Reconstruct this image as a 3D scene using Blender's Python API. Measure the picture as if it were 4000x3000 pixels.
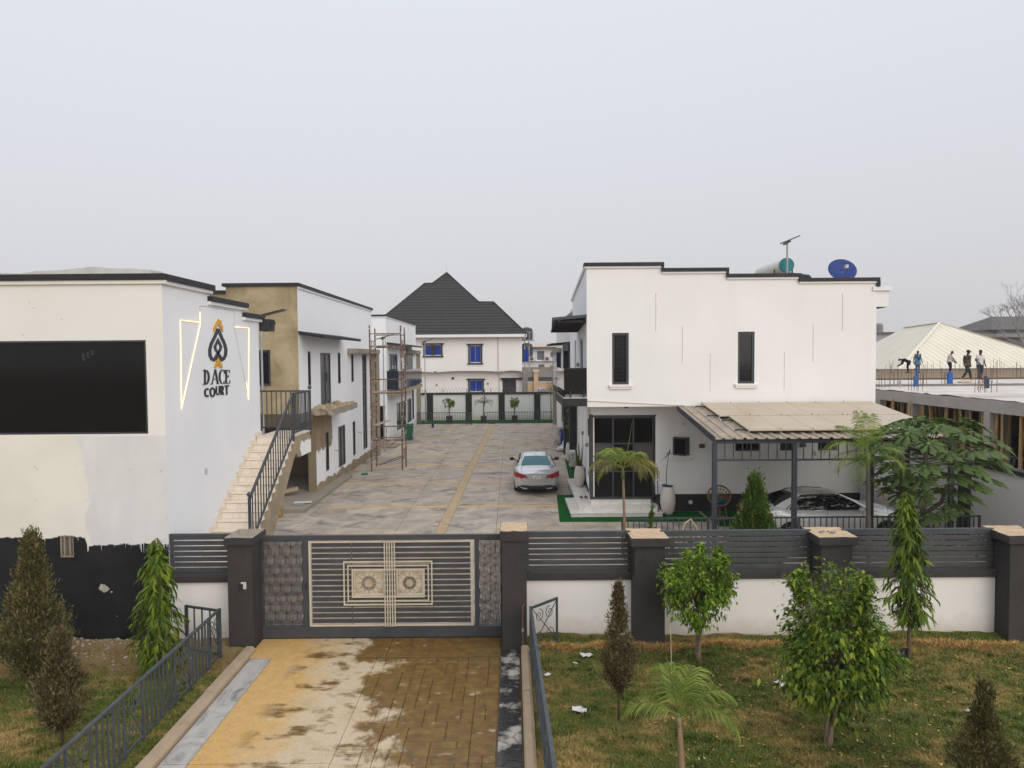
import bpy, bmesh, math, random
import numpy as np
from mathutils import Vector, Matrix, Euler

for o in list(bpy.data.objects):
    bpy.data.objects.remove(o, do_unlink=True)
scene = bpy.context.scene
COL = scene.collection
R = math.radians
random.seed(7)
rng = np.random.default_rng(11)

# ------------------------------------------------------------------ camera, sky, sun, exposure
CAM_H = 5.6
PITCH = math.atan(109 / 2770.0)
ROLL = R(0.45)
cd = bpy.data.cameras.new('camera')
cd.sensor_width = 36.0
cd.lens = 2770 / 4000 * 36
cd.clip_end = 4000
cd.clip_start = 0.1
cam = bpy.data.objects.new('camera', cd)
COL.objects.link(cam)
cam.matrix_world = (Matrix.Translation((0, 0, CAM_H)) @ Matrix.Rotation(R(90) - PITCH, 4, 'X')
                    @ Matrix.Rotation(-ROLL, 4, 'Z'))
scene.camera = cam

SUN_EL, SUN_AZ = 25.0, 32.0      # sun high behind the camera, a little to its right
world = bpy.data.worlds.new('World')
scene.world = world
world.use_nodes = True
wn = world.node_tree
wn.nodes.clear()
w_out = wn.nodes.new('ShaderNodeOutputWorld')
w_bg = wn.nodes.new('ShaderNodeBackground')
w_sky = wn.nodes.new('ShaderNodeTexSky')
w_sky.sky_type = 'NISHITA'
w_sky.sun_disc = False
w_sky.sun_elevation = R(SUN_EL)
w_sky.sun_rotation = R(180 - SUN_AZ)
w_sky.dust_density = 5.0
w_sky.air_density = 1.0
w_hs = wn.nodes.new('ShaderNodeHueSaturation')
w_hs.inputs['Saturation'].default_value = 0.35
w_geo = wn.nodes.new('ShaderNodeTexCoord')
w_sep = wn.nodes.new('ShaderNodeSeparateXYZ')
w_ramp = wn.nodes.new('ShaderNodeValToRGB')
w_ramp.color_ramp.interpolation = 'LINEAR'
els = w_ramp.color_ramp.elements
els[0].position = 0.0
els[0].color = (6.1, 5.98, 6.12, 1)
els[1].position = 0.5
els[1].color = (7.45, 7.85, 8.6, 1)
ez = els.new(1.0)
ez.color = (12.5, 12.9, 13.6, 1)
w_mix = wn.nodes.new('ShaderNodeMixRGB')
w_mix.inputs[0].default_value = 0.86
wn.links.new(w_sky.outputs[0], w_hs.inputs['Color'])
wn.links.new(w_geo.outputs['Generated'], w_sep.inputs[0])
wn.links.new(w_sep.outputs['Z'], w_ramp.inputs[0])
wn.links.new(w_hs.outputs[0], w_mix.inputs[1])
wn.links.new(w_ramp.outputs[0], w_mix.inputs[2])
wn.links.new(w_mix.outputs[0], w_bg.inputs['Color'])
w_bg.inputs['Strength'].default_value = 0.1
wn.links.new(w_bg.outputs[0], w_out.inputs['Surface'])

sd = bpy.data.lights.new('sun', 'SUN')
sd.energy = 1.3
sd.angle = R(60)
sd.color = (1.0, 0.93, 0.84)
sun = bpy.data.objects.new('sun', sd)
COL.objects.link(sun)
_dir = Vector((math.sin(R(SUN_AZ)) * math.cos(R(SUN_EL)), -math.cos(R(SUN_AZ)) * math.cos(R(SUN_EL)), math.sin(R(SUN_EL))))
sun.rotation_euler = _dir.to_track_quat('Z', 'Y').to_euler()
sun.location = _dir * 50

scene.view_settings.view_transform = 'Standard'
scene.view_settings.look = 'None'
scene.view_settings.exposure = 0.2
scene.view_settings.gamma = 1.0
scene.view_settings.use_curve_mapping = False

# ------------------------------------------------------------------ helpers
def V(*a):
    return Vector(a)

class Pl:
    """a vertical plane: u runs along U, v is height, d is the distance out of the wall"""
    def __init__(s, o, U, n):
        s.o, s.U, s.n = Vector(o), Vector(U), Vector(n)
    def p(s, u, v, d=0.0):
        return s.o + s.U * u + Vector((0, 0, v)) + s.n * d

def PF(y):
    return Pl((0, y, 0), (1, 0, 0), (0, -1, 0))
def PB(y):
    return Pl((0, y, 0), (1, 0, 0), (0, 1, 0))
def PR(x):
    return Pl((x, 0, 0), (0, 1, 0), (1, 0, 0))
def PL(x):
    return Pl((x, 0, 0), (0, 1, 0), (-1, 0, 0))

class MB:
    def __init__(s):
        s.v, s.f, s.m = [], [], []
    def add(s, vs, fs, mi=0):
        b = len(s.v)
        s.v.extend([tuple(x) for x in vs])
        for f in fs:
            s.f.append(tuple(i + b for i in f))
            s.m.append(mi)
        return s
    def hexa(s, p, mi=0):
        return s.add(p, [(0, 3, 2, 1), (4, 5, 6, 7), (0, 1, 5, 4), (1, 2, 6, 5), (2, 3, 7, 6), (3, 0, 4, 7)], mi)
    def box(s, x0, x1, y0, y1, z0, z1, mi=0):
        return s.hexa([(x0, y0, z0), (x1, y0, z0), (x1, y1, z0), (x0, y1, z0),
                       (x0, y0, z1), (x1, y0, z1), (x1, y1, z1), (x0, y1, z1)], mi)
    def pbox(s, pl, u0, u1, v0, v1, d0, d1, mi=0):
        return s.hexa([pl.p(u0, v0, d0), pl.p(u1, v0, d0), pl.p(u1, v0, d1), pl.p(u0, v0, d1),
                       pl.p(u0, v1, d0), pl.p(u1, v1, d0), pl.p(u1, v1, d1), pl.p(u0, v1, d1)], mi)
    def bar(s, p, q, w, h=None, up=(0, 0, 1), mi=0):
        p, q = Vector(p), Vector(q)
        h = h or w
        d = (q - p).normalized()
        upv = Vector(up)
        if abs(d.dot(upv)) > 0.97:
            upv = Vector((0, 1, 0)) if abs(d.y) < 0.9 else Vector((1, 0, 0))
        a = d.cross(upv).normalized() * (w / 2)
        b = a.cross(d).normalized() * (h / 2)
        return s.hexa([p - a - b, p + a - b, p + a + b, p - a + b, q - a - b, q + a - b, q + a + b, q - a + b], mi)
    def tube(s, pts, r, n=8, mi=0, cap=True, closed=False):
        pts = [Vector(p) for p in pts]
        m = len(pts)
        rs = r if isinstance(r, (list, tuple)) else [r] * m
        rings = []
        prev = None
        for i in range(m):
            if closed:
                d = pts[(i + 1) % m] - pts[i - 1]
            else:
                d = pts[min(i + 1, m - 1)] - pts[max(i - 1, 0)]
            d.normalize()
            if prev is None:
                a = d.cross(Vector((0, 0, 1)))
                if a.length < 1e-3:
                    a = d.cross(Vector((0, 1, 0)))
            else:
                a = prev - d * prev.dot(d)
            a.normalize()
            prev = a
            b = d.cross(a)
            rings.append([pts[i] + (a * math.cos(t) + b * math.sin(t)) * rs[i] for t in [2 * math.pi * k / n for k in range(n)]])
        vs = [x for rg in rings for x in rg]
        fs = []
        for i in range(m if closed else m - 1):
            j = (i + 1) % m
            for k in range(n):
                k2 = (k + 1) % n
                fs.append((i * n + k, i * n + k2, j * n + k2, j * n + k))
        if cap and not closed:
            fs.append(tuple(range(n - 1, -1, -1)))
            fs.append(tuple((m - 1) * n + k for k in range(n)))
        return s.add(vs, fs, mi)
    def lathe(s, prof, c=(0, 0, 0), n=20, mi=0):
        cx, cy, cz = c
        vs, fs = [], []
        m = len(prof)
        for r, z in prof:
            for k in range(n):
                t = 2 * math.pi * k / n
                vs.append((cx + r * math.cos(t), cy + r * math.sin(t), cz + z))
        for i in range(m - 1):
            for k in range(n):
                k2 = (k + 1) % n
                fs.append((i * n + k, i * n + k2, (i + 1) * n + k2, (i + 1) * n + k))
        fs.append(tuple(range(n - 1, -1, -1)))
        fs.append(tuple((m - 1) * n + k for k in range(n)))
        return s.add(vs, fs, mi)
    def prism(s, poly, ext, mi=0):
        """poly: list of 3D points, ext: extrusion vector"""
        n = len(poly)
        ext = Vector(ext)
        poly = [Vector(p) for p in poly]
        vs = poly + [p + ext for p in poly]
        fs = [tuple(range(n - 1, -1, -1)), tuple(range(n, 2 * n))]
        for i in range(n):
            j = (i + 1) % n
            fs.append((i, j, n + j, n + i))
        return s.add(vs, fs, mi)
    def quad(s, a, b, c, d, mi=0):
        return s.add([a, b, c, d], [(0, 1, 2, 3)], mi)
    def ball(s, c, r, n=12, m=8, mi=0):
        cx, cy, cz = c
        rx, ry, rz = r if isinstance(r, (list, tuple)) else (r, r, r)
        vs = [(cx, cy, cz - rz)]
        for i in range(1, m):
            t = math.pi * i / m - math.pi / 2
            for k in range(n):
                a = 2 * math.pi * k / n
                vs.append((cx + rx * math.cos(t) * math.cos(a), cy + ry * math.cos(t) * math.sin(a), cz + rz * math.sin(t)))
        vs.append((cx, cy, cz + rz))
        fs = []
        for k in range(n):
            fs.append((0, 1 + (k + 1) % n, 1 + k))
            for i in range(m - 2):
                a = 1 + i * n
                fs.append((a + k, a + (k + 1) % n, a + n + (k + 1) % n, a + n + k))
            a = 1 + (m - 2) * n
            fs.append((a + k, a + (k + 1) % n, len(vs) - 1))
        return s.add(vs, fs, mi)
    def sheet(s, pl, u0, u1, v0, v1, holes=(), depth=0.12, d=0.0, mi=0, rmi=None):
        """a wall face with rectangular openings and their reveals"""
        rmi = mi if rmi is None else rmi
        us = sorted({u0, u1, *[h[0] for h in holes], *[h[1] for h in holes]})
        vs = sorted({v0, v1, *[h[2] for h in holes], *[h[3] for h in holes]})
        us = [u for u in us if u0 <= u <= u1]
        vs = [v for v in vs if v0 <= v <= v1]
        for i in range(len(us) - 1):
            for j in range(len(vs) - 1):
                cu, cv = (us[i] + us[i + 1]) / 2, (vs[j] + vs[j + 1]) / 2
                if any(h[0] < cu < h[1] and h[2] < cv < h[3] for h in holes):
                    continue
                s.quad(pl.p(us[i], vs[j], d), pl.p(us[i + 1], vs[j], d), pl.p(us[i + 1], vs[j + 1], d), pl.p(us[i], vs[j + 1], d), mi)
        for a, b, c, e in holes:
            for (p, q) in (((a, c), (b, c)), ((b, c), (b, e)), ((b, e), (a, e)), ((a, e), (a, c))):
                s.quad(pl.p(p[0], p[1], d), pl.p(q[0], q[1], d), pl.p(q[0], q[1], d - depth), pl.p(p[0], p[1], d - depth), rmi)
        return s
    def build(s, name, mats, parent=None, smooth=False, bevel=0.0, seg=2):
        me = bpy.data.meshes.new(name)
        me.from_pydata(s.v, [], s.f)
        return finish(name, me, mats, parent, smooth, bevel, seg, s.m)

def finish(name, me, mats, parent=None, smooth=False, bevel=0.0, seg=2, mi=None):
    if not isinstance(mats, (list, tuple)):
        mats = [mats]
    for m in mats:
        me.materials.append(m)
    if mi is not None and len(mats) > 1:
        me.polygons.foreach_set('material_index', mi)
    bm = bmesh.new()
    bm.from_mesh(me)
    lo_ = [v for v in bm.verts if not v.link_faces]
    if lo_:
        bmesh.ops.delete(bm, geom=lo_, context='VERTS')
    bmesh.ops.recalc_face_normals(bm, faces=bm.faces)
    bm.to_mesh(me)
    bm.free()
    if smooth:
        me.polygons.foreach_set('use_smooth', [True] * len(me.polygons))
        if smooth != 'all':
            me.set_sharp_from_angle(angle=R(40))
    me.update()
    o = bpy.data.objects.new(name, me)
    COL.objects.link(o)
    if parent is not None:
        setpar(o, parent)
    if bevel:
        b = o.modifiers.new('bevel', 'BEVEL')
        b.width = bevel
        b.segments = seg
        b.limit_method = 'ANGLE'
        b.harden_normals = False
    return o

def setpar(o, parent):
    o.parent = parent
    if parent.type == 'EMPTY':
        o.matrix_parent_inverse = Matrix.Translation(-parent.location)

def tag(o, label=None, cat=None, group=None, kind=None):
    if label:
        o['label'] = label
    if cat:
        o['category'] = cat
    if group:
        o['group'] = group
    if kind:
        o['kind'] = kind
    return o

def thing(name, label, cat, loc=(0, 0, 0), group=None):
    o = bpy.data.objects.new(name, None)
    o.empty_display_size = 0.2
    o.location = loc
    COL.objects.link(o)
    return tag(o, label, cat, group)

def copy_tree(o, parent=None):
    c = o.copy()
    COL.objects.link(c)
    c.parent = parent
    if parent is not None:
        c.matrix_parent_inverse = o.matrix_parent_inverse.copy()
    for ch in list(o.children):
        copy_tree(ch, c)
    return c

def pix(u, v, Y):
    """a point of the place at depth Y, read off the photograph (4000 x 3000)"""
    a, b = (u - 2000) / 2770, (v - 1500) / 2770
    a, b = a * math.cos(ROLL) - b * math.sin(ROLL), a * math.sin(ROLL) + b * math.cos(ROLL)
    t = Y / (math.cos(PITCH) - b * math.sin(PITCH))
    return Vector((a * t, Y, CAM_H + t * (-math.sin(PITCH) - b * math.cos(PITCH))))

def dpx(u, v, Y):
    return pix(u * 4000 / 2212, v * 4000 / 2212, Y)

# ------------------------------------------------------------------ materials
class NT:
    def __init__(s, name):
        s.mat = bpy.data.materials.new(name)
        s.mat.use_nodes = True
        s.t = s.mat.node_tree
        s.b = s.t.nodes['Principled BSDF']
        s.geo = None
    def node(s, typ, **kw):
        n = s.t.nodes.new(typ)
        for k, v in kw.items():
            setattr(n, k, v)
        return n
    def link(s, a, b):
        s.t.links.new(a, b)
    def pos(s):
        if not s.geo:
            s.geo = s.node('ShaderNodeNewGeometry')
        return s.geo.outputs['Position']
    def isl(s):
        s.pos()
        return s.geo.outputs['Random Per Island']
    def mapped(s, scale=(1, 1, 1), off=(0, 0, 0)):
        m = s.node('ShaderNodeMapping')
        m.inputs['Scale'].default_value = scale
        m.inputs['Location'].default_value = off
        s.link(s.pos(), m.inputs['Vector'])
        return m.outputs[0]
    def noise(s, scale, detail=4, rough=0.55, vec=None, dist=0.0, out='Fac'):
        n = s.node('ShaderNodeTexNoise')
        n.inputs['Scale'].default_value = scale
        n.inputs['Detail'].default_value = detail
        n.inputs['Roughness'].default_value = rough
        n.inputs['Distortion'].default_value = dist
        s.link(vec if vec is not None else s.pos(), n.inputs['Vector'])
        return n.outputs[out]
    def ramp(s, fac, stops, interp='LINEAR'):
        r = s.node('ShaderNodeValToRGB')
        r.color_ramp.interpolation = interp
        e = r.color_ramp.elements
        while len(e) < len(stops):
            e.new(0.5)
        for i, (p, c) in enumerate(stops):
            e[i].position = p
            if not isinstance(c, (tuple, list)):
                c = (c, c, c)
            e[i].color = (*c[:3], 1)
        s.link(fac, r.inputs[0])
        return r.outputs[0]
    def mix(s, fac, a, b, mode='MIX'):
        m = s.node('ShaderNodeMixRGB', blend_type=mode)
        for i, x in ((0, fac), (1, a), (2, b)):
            if hasattr(x, 'links'):
                s.link(x, m.inputs[i])
            elif i == 0:
                m.inputs[0].default_value = x
            else:
                m.inputs[i].default_value = (*x[:3], 1)
        return m.outputs[0]
    def math(s, op, a, b=None, c=None, clamp=False):
        m = s.node('ShaderNodeMath', operation=op, use_clamp=clamp)
        for i, x in enumerate((a, b, c)):
            if x is None:
                continue
            if hasattr(x, 'links'):
                s.link(x, m.inputs[i])
            else:
                m.inputs[i].default_value = x
        return m.outputs[0]
    def sep(s, vec=None):
        n = s.node('ShaderNodeSeparateXYZ')
        s.link(vec if vec is not None else s.pos(), n.inputs[0])
        return n.outputs
    def step(s, x, edge, soft=0.02):
        """0 below the edge, 1 above it"""
        return s.math('MULTIPLY_ADD', s.math('SUBTRACT', x, edge), 1.0 / soft, 0.5, clamp=True)
    def bump(s, h, strength=0.3, dist=0.02):
        n = s.node('ShaderNodeBump')
        n.inputs['Strength'].default_value = strength
        n.inputs['Distance'].default_value = dist
        s.link(h, n.inputs['Height'])
        s.link(n.outputs[0], s.b.inputs['Normal'])
    def set(s, **kw):
        for k, v in kw.items():
            i = s.b.inputs[{'col': 'Base Color', 'rough': 'Roughness', 'metal': 'Metallic', 'spec': 'Specular IOR Level',
                            'emit': 'Emission Color', 'emits': 'Emission Strength', 'coat': 'Coat Weight',
                            'coatr': 'Coat Roughness', 'trans': 'Transmission Weight', 'alpha': 'Alpha', 'sss': 'Subsurface Weight'}[k]]
            if hasattr(v, 'links'):
                s.link(v, i)
            elif isinstance(v, (tuple, list)):
                i.default_value = (*v[:3], 1)
            else:
                i.default_value = v
        return s.mat

def sc(c, k):
    return tuple(min(1, x * k) for x in c)

MATS = {}
def simple(name, col, rough=0.6, var=0.12, scale=3.0, spec=0.35, metal=0.0, bump=0.0, fine=0.0, **kw):
    n = NT(name)
    if var:
        f = n.noise(scale, 5, 0.6)
        c = n.ramp(f, [(0.3, sc(col, 1 - var)), (0.7, sc(col, 1 + var))])
        if fine:
            f2 = n.noise(scale * 14, 3, 0.6)
            c = n.mix(0.5, c, n.ramp(f2, [(0.3, sc(col, 1 - fine)), (0.7, sc(col, 1 + fine))]))
    else:
        c = col
    if bump:
        n.bump(n.noise(scale * 12, 4, 0.6), bump, 0.01)
    n.set(col=c, rough=rough, spec=spec, metal=metal, **kw)
    MATS[name] = n.mat
    return n.mat

def plaster(name, col, dirt=(0.35, 0.28, 0.2), amt=0.1, base=0.0):
    """painted render: faint roller marks, rain streaks, splash dirt near the ground"""
    n = NT(name)
    big = n.noise(0.5, 4, 0.55)
    c = n.ramp(big, [(0.3, sc(col, 0.955)), (0.7, sc(col, 1.02))])
    st = n.noise(1.0, 5, 0.65, n.mapped((1.6, 1.6, 0.3)))
    fac = n.ramp(st, [(0.5, 0.0), (0.85, amt * 0.8)])
    c = n.mix(fac, c, dirt)
    sp = n.noise(26, 2, 0.5)
    c = n.mix(n.ramp(sp, [(0.68, 0.0), (0.8, amt * 0.9)]), c, dirt)
    if base:
        z = n.sep()[2]
        h = n.math('ADD', z, n.math('MULTIPLY', n.noise(3.5, 5, 0.7), -0.55))
        c = n.mix(n.math('MULTIPLY', n.math('SUBTRACT', 1.0, n.step(h, base, 0.35)), 0.4), c, (0.42, 0.31, 0.2))
    n.bump(n.noise(60, 4, 0.7), 0.12, 0.006)
    return n.set(col=c, rough=0.75, spec=0.2)

WHITE = plaster('white_render', (0.80, 0.785, 0.765))
WHITE_LOW = plaster('white_render_low', (0.79, 0.775, 0.75), base=0.05)
COOLWHITE = plaster('cool_white_render', (0.79, 0.80, 0.825), amt=0.07)
CREAMY = plaster('cream_white_render', (0.79, 0.76, 0.71))
DARK = simple('charcoal_render', (0.042, 0.038, 0.037), 0.8, 0.3, 2.0, bump=0.25, fine=0.3)
BLACKTRIM = simple('black_trim', (0.022, 0.021, 0.023), 0.6, 0.3, 3.0)
FRAME = simple('grey_aluminium_frame', (0.05, 0.05, 0.055), 0.45, 0.1, 4.0)
METAL = simple('grey_painted_steel', (0.048, 0.053, 0.062), 0.5, 0.2, 5.0, spec=0.4)
METAL_L = simple('light_grey_painted_steel', (0.058, 0.068, 0.078), 0.5, 0.25, 6.0, spec=0.4)
GLASS = simple('black_tinted_glass', (0.006, 0.006, 0.007), 0.08, 0.0, spec=0.3)
GLASSG = simple('green_tinted_glass', (0.02, 0.05, 0.055), 0.06, 0.0, spec=0.5)
GLASSB = simple('blue_mirror_glass', (0.003, 0.035, 0.26), 0.1, 0.0, spec=0.5)
GALV = simple('galvanised_steel', (0.33, 0.34, 0.35), 0.5, 0.12, 6.0, metal=0.4)
RAWCON = simple('raw_concrete', (0.27, 0.235, 0.185), 0.9, 0.22, 1.8, bump=0.4, fine=0.2)
CEMENT = simple('bare_cement_render', (0.33, 0.265, 0.165), 0.9, 0.28, 1.1, bump=0.35, fine=0.12)
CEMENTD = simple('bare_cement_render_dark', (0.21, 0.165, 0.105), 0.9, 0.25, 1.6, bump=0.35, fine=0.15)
GREYCON = simple('grey_concrete', (0.40, 0.375, 0.35), 0.9, 0.2, 1.4, bump=0.35, fine=0.15)
CREAM = simple('cream_painted_steel', (0.52, 0.455, 0.36), 0.55, 0.12, 9.0, spec=0.35)
TANCAP = simple('tan_mortar', (0.50, 0.37, 0.24), 0.9, 0.15, 6.0, bump=0.3)
DARKVOID = simple('unlit_interior', (0.02, 0.018, 0.016), 0.95, 0.0)

# windows and openings -------------------------------------------------------
def window(par, pl, u0, u1, v0, v1, depth=0.12, fw=0.06, mull=(), trans=(), glass=None, frame=None, name='window', label=None, sill=None, sillmat=None):
    glass = glass or GLASS
    frame = frame or FRAME
    a, b = -depth, -depth + 0.06
    m = MB()
    e = 0.002
    m.pbox(pl, u0 + e, u0 + fw, v0 + e, v1 - e, a, b)
    m.pbox(pl, u1 - fw, u1 - e, v0 + e, v1 - e, a, b)
    m.pbox(pl, u0 + fw, u1 - fw, v0 + e, v0 + fw, a, b)
    m.pbox(pl, u0 + fw, u1 - fw, v1 - fw, v1 - e, a, b)
    for x in mull:
        m.pbox(pl, x - fw * 0.45, x + fw * 0.45, v0 + fw, v1 - fw, a, b - 0.006)
    for y in trans:
        m.pbox(pl, u0 + fw, u1 - fw, y - fw * 0.4, y + fw * 0.4, a, b - 0.012)
    w = m.build(name, frame, par)
    if label:
        w['label'] = label
    us = [u0 + 0.01, *mull, u1 - 0.01]
    vs = [v0 + 0.01, *trans, v1 - 0.01]
    for i in range(len(us) - 1):
        for j in range(len(vs) - 1):
            g = MB().pbox(pl, us[i] + .003, us[i + 1] - .003, vs[j] + .003, vs[j + 1] - .003, a + 0.008 + 0.0006 * ((i + j) % 2), a + 0.02)
            g.build('pane', glass, w)
    if sill:
        so, sh = sill
        m = MB()
        m.pbox(pl, u0 - so, u1 + so, v0 - sh * 0.5, v0, -0.02, 0.1)
        m.pbox(pl, u0 - so * 0.75, u1 + so * 0.75, v0 - sh, v0 - sh * 0.5, -0.02, 0.07)
        m.build('sill', sillmat or WHITE, w, bevel=0.006)
    return w

def hole(*a):
    return tuple(a)

def railing(par, p, q, h, n, top=0.045, bal=0.018, base=0.08, posts=True, mat=None, slope=True, name='baluster'):
    """a straight run: top rail, bottom rail, n balusters, two end posts"""
    mat = mat or METAL
    p, q = Vector(p), Vector(q)
    up = Vector((0, 0, 1))
    MB().bar(p + up * h, q + up * h, top, top * 0.8).build('top_rail', mat, par)
    MB().bar(p + up * base, q + up * base, 0.03, 0.03).build('bottom_rail', mat, par)
    if posts:
        for e in (p, q):
            MB().bar(e, e + up * (h + 0.02), 0.05).build('post', mat, par)
    for i in range(1, n + 1):
        t = i / (n + 1)
        c = p.lerp(q, t)
        MB().bar(c + up * (base + 0.012), c + up * (h - 0.015), bal).build(name, mat, par)

# ================================================================== THE SETTING
def lawn_color(n, dry_bias=0.0):
    """mown lawn gone patchy: green, olive and straw, the same everywhere it grows"""
    f = n.noise(0.55, 5, 0.6, n.mapped((1, 1.5, 0)))
    g = n.noise(2.6, 4, 0.65, n.mapped((1, 2.0, 0), (7, 3, 0)))
    k = n.math('ADD', n.math('MULTIPLY', f, 0.62), n.math('MULTIPLY', g, 0.38))
    if dry_bias:
        k = n.math('ADD', k, dry_bias)
    return n.ramp(k, [(0.45, (0.045, 0.10, 0.010)), (0.495, (0.115, 0.135, 0.026)), (0.54, (0.25, 0.19, 0.06)), (0.59, (0.45, 0.30, 0.11))])

n = NT('earth')
c = n.ramp(n.noise(0.08, 6, 0.6), [(0.3, (0.17, 0.11, 0.065)), (0.7, (0.25, 0.18, 0.11))])
n.bump(n.noise(3, 5, 0.6), 0.4, 0.05)
EARTH = n.set(col=c, rough=0.95, spec=0.1)

MB().quad((-1600, -300, -0.06), (1600, -300, -0.06), (1600, 2600, -0.06), (-1600, 2600, -0.06)).build('ground', EARTH)
tag(bpy.data.objects['ground'], kind='structure')

n = NT('lawn_soil')
c = lawn_color(n)
c = n.mix(n.ramp(n.noise(1.3, 5, 0.7, n.mapped((1, 1, 1), (2, 9, 0))), [(0.56, 0.0), (0.66, 0.85)]), c, (0.27, 0.155, 0.06))
x, y, z = n.sep()
by = n.math('ADD', y, n.math('MULTIPLY', n.math('SUBTRACT', n.noise(1.1, 5, 0.7, n.mapped((1, 1, 0))), 0.5), 2.6))
bare = n.math('MULTIPLY', n.step(by, 12.35, 0.5), n.math('SUBTRACT', 1.0, n.step(x, -5.2, 0.1)))
c = n.mix(bare, c, n.ramp(n.noise(1.7, 6, 0.65), [(0.3, (0.20, 0.11, 0.05)), (0.5, (0.28, 0.18, 0.095)), (0.7, (0.36, 0.28, 0.19))]))
c = n.mix(0.45, c, n.ramp(n.noise(38, 4, 0.75), [(0.3, (0.045, 0.045, 0.012)), (0.7, (0.34, 0.25, 0.09))]))
n.bump(n.noise(24, 5, 0.7), 0.7, 0.05)
LAWN = n.set(col=c, rough=0.95, spec=0.05)

def hills(x, y):
    return (0.028 * np.sin(x * 1.9 + 0.6 * np.sin(y * 1.3)) + 0.022 * np.sin(y * 2.7 + x * 0.8 + 1.1)
            + 0.012 * np.sin(x * 5.3 + 2 * np.sin(y * 3.1)) + 0.01 * np.sin(y * 6.1 - x * 2.2)
            + 0.016 * np.sin(x * 9.7 + 1.7 * np.sin(y * 7.3)) * np.sin(y * 12.1 + 1.3 * np.sin(x * 6.1)))

def terrain(name, x0, x1, y0, y1, step, mat, extra=None):
    xs = np.arange(x0, x1 + 1e-6, step)
    ys = np.arange(y0, y1 + 1e-6, step)
    X, Y = np.meshgrid(xs, ys)
    Z = hills(X, Y)
    if extra:
        Z = Z + extra(X, Y)
    v = np.stack([X.ravel(), Y.ravel(), Z.ravel()], 1)
    nx, ny = len(xs), len(ys)
    i = (np.arange(ny - 1)[:, None] * nx + np.arange(nx - 1)[None]).ravel()
    f = np.stack([i, i + 1, i + nx + 1, i + nx], 1)
    me = bpy.data.meshes.new(name)
    me.from_pydata(v.tolist(), [], f.tolist())
    return tag(finish(name, me, mat, smooth='all'), kind='structure')

def bank_r(X, Y):     # the soil is heaped a little against the wall and beside the kerb
    return 0.07 * np.exp(-((13.75 - Y) / 0.28) ** 2) + 0.05 * np.exp(-((Y - 13.25) / 0.12) ** 2) * (0.6 + 0.4 * np.sin(X * 3.7)) - 0.03 * np.exp(-((X - 0.3) / 0.15) ** 2) + 0.02
def bank_l(X, Y):
    return 0.03 * np.exp(-((13.85 - Y) / 0.4) ** 2) + 0.01
terrain('lawn_right', 0.27, 13.4, 1.0, 13.83, 0.09, LAWN, bank_r)
terrain('lawn_left', -18.0, -5.16, 1.0, 13.93, 0.12, LAWN, bank_l)

# --------------------------------------------------------------- grass, straw, dead leaves: uncountable
def blades(name, label, cat, x0, x1, y0, y1, count, ln, wd, mat, hfun, lean=0.9, mask=None, seed=3, flat=False):
    r = np.random.default_rng(seed)
    x = r.uniform(x0, x1, count)
    y = r.uniform(y0, y1, count)
    if mask is not None:
        k = mask(x, y, r)
        x, y = x[k], y[k]
    cnt = len(x)
    z = hills(x, y) + hfun(x, y)
    a = r.uniform(0, 2 * np.pi, cnt)
    L = ln * r.uniform(0.5, 1.5, cnt)
    W = wd * r.uniform(0.6, 1.4, cnt)
    le = r.uniform(0.15, lean, cnt) + 0.2
    dx, dy = np.cos(a), np.sin(a)
    base = np.stack([x, y, z - 0.004], 1)
    side = np.stack([-dy, dx, np.zeros(cnt)], 1) * (W / 2)[:, None]
    up = np.stack([dx * np.sin(le), dy * np.sin(le), (np.cos(le) if not flat else np.full(cnt, 0.12))], 1)
    mid = base + up * (L * 0.55)[:, None]
    tip = base + np.stack([dx * np.sin(le * 1.5), dy * np.sin(le * 1.5), (np.cos(le * 1.25) if not flat else np.full(cnt, 0.15))], 1) * L[:, None]
    v = np.concatenate([base - side, base + side, mid + side * 0.8, mid - side * 0.8, tip], 0)
    i = np.arange(cnt)
    q = np.stack([i, i + cnt, i + 2 * cnt, i + 3 * cnt], 1)
    t = np.stack([i + 3 * cnt, i + 2 * cnt, i + 4 * cnt], 1)
    me = fast_mesh(name, v, [q, t])
    me.materials.append(mat)
    o = bpy.data.objects.new(name, me)
    COL.objects.link(o)
    return tag(o, label, cat, kind='stuff')

def fast_mesh(name, v, polys):
    me = bpy.data.meshes.new(name)
    me.vertices.add(len(v))
    me.vertices.foreach_set('co', np.ascontiguousarray(v, dtype=np.float32).ravel())
    loops = np.concatenate([p.ravel() for p in polys]).astype(np.int32)
    sizes = np.concatenate([np.full(len(p), p.shape[1], np.int32) for p in polys])
    me.loops.add(len(loops))
    me.loops.foreach_set('vertex_index', loops)
    me.polygons.add(len(sizes))
    starts = np.zeros(len(sizes), np.int32)
    starts[1:] = np.cumsum(sizes)[:-1]
    me.polygons.foreach_set('loop_start', starts)
    me.polygons.foreach_set('loop_total', sizes)
    me.update(calc_edges=True)
    me.validate()
    return me

n = NT('grass_blades')
c = lawn_color(n)
c = n.mix(0.55, c, n.ramp(n.isl(), [(0.0, (0.04, 0.085, 0.008)), (0.4, (0.13, 0.16, 0.03)), (0.7, (0.26, 0.205, 0.075)), (1.0, (0.45, 0.33, 0.15))]))
c = n.mix(0.35, c, lawn_color(n))
GRASS = n.set(col=c, rough=0.7, spec=0.15)
n = NT('dry_straw')
c = n.ramp(n.isl(), [(0.0, (0.24, 0.13, 0.04)), (0.5, (0.50, 0.30, 0.10)), (1.0, (0.68, 0.46, 0.19))])
STRAW = n.set(col=c, rough=0.8, spec=0.1)

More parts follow.
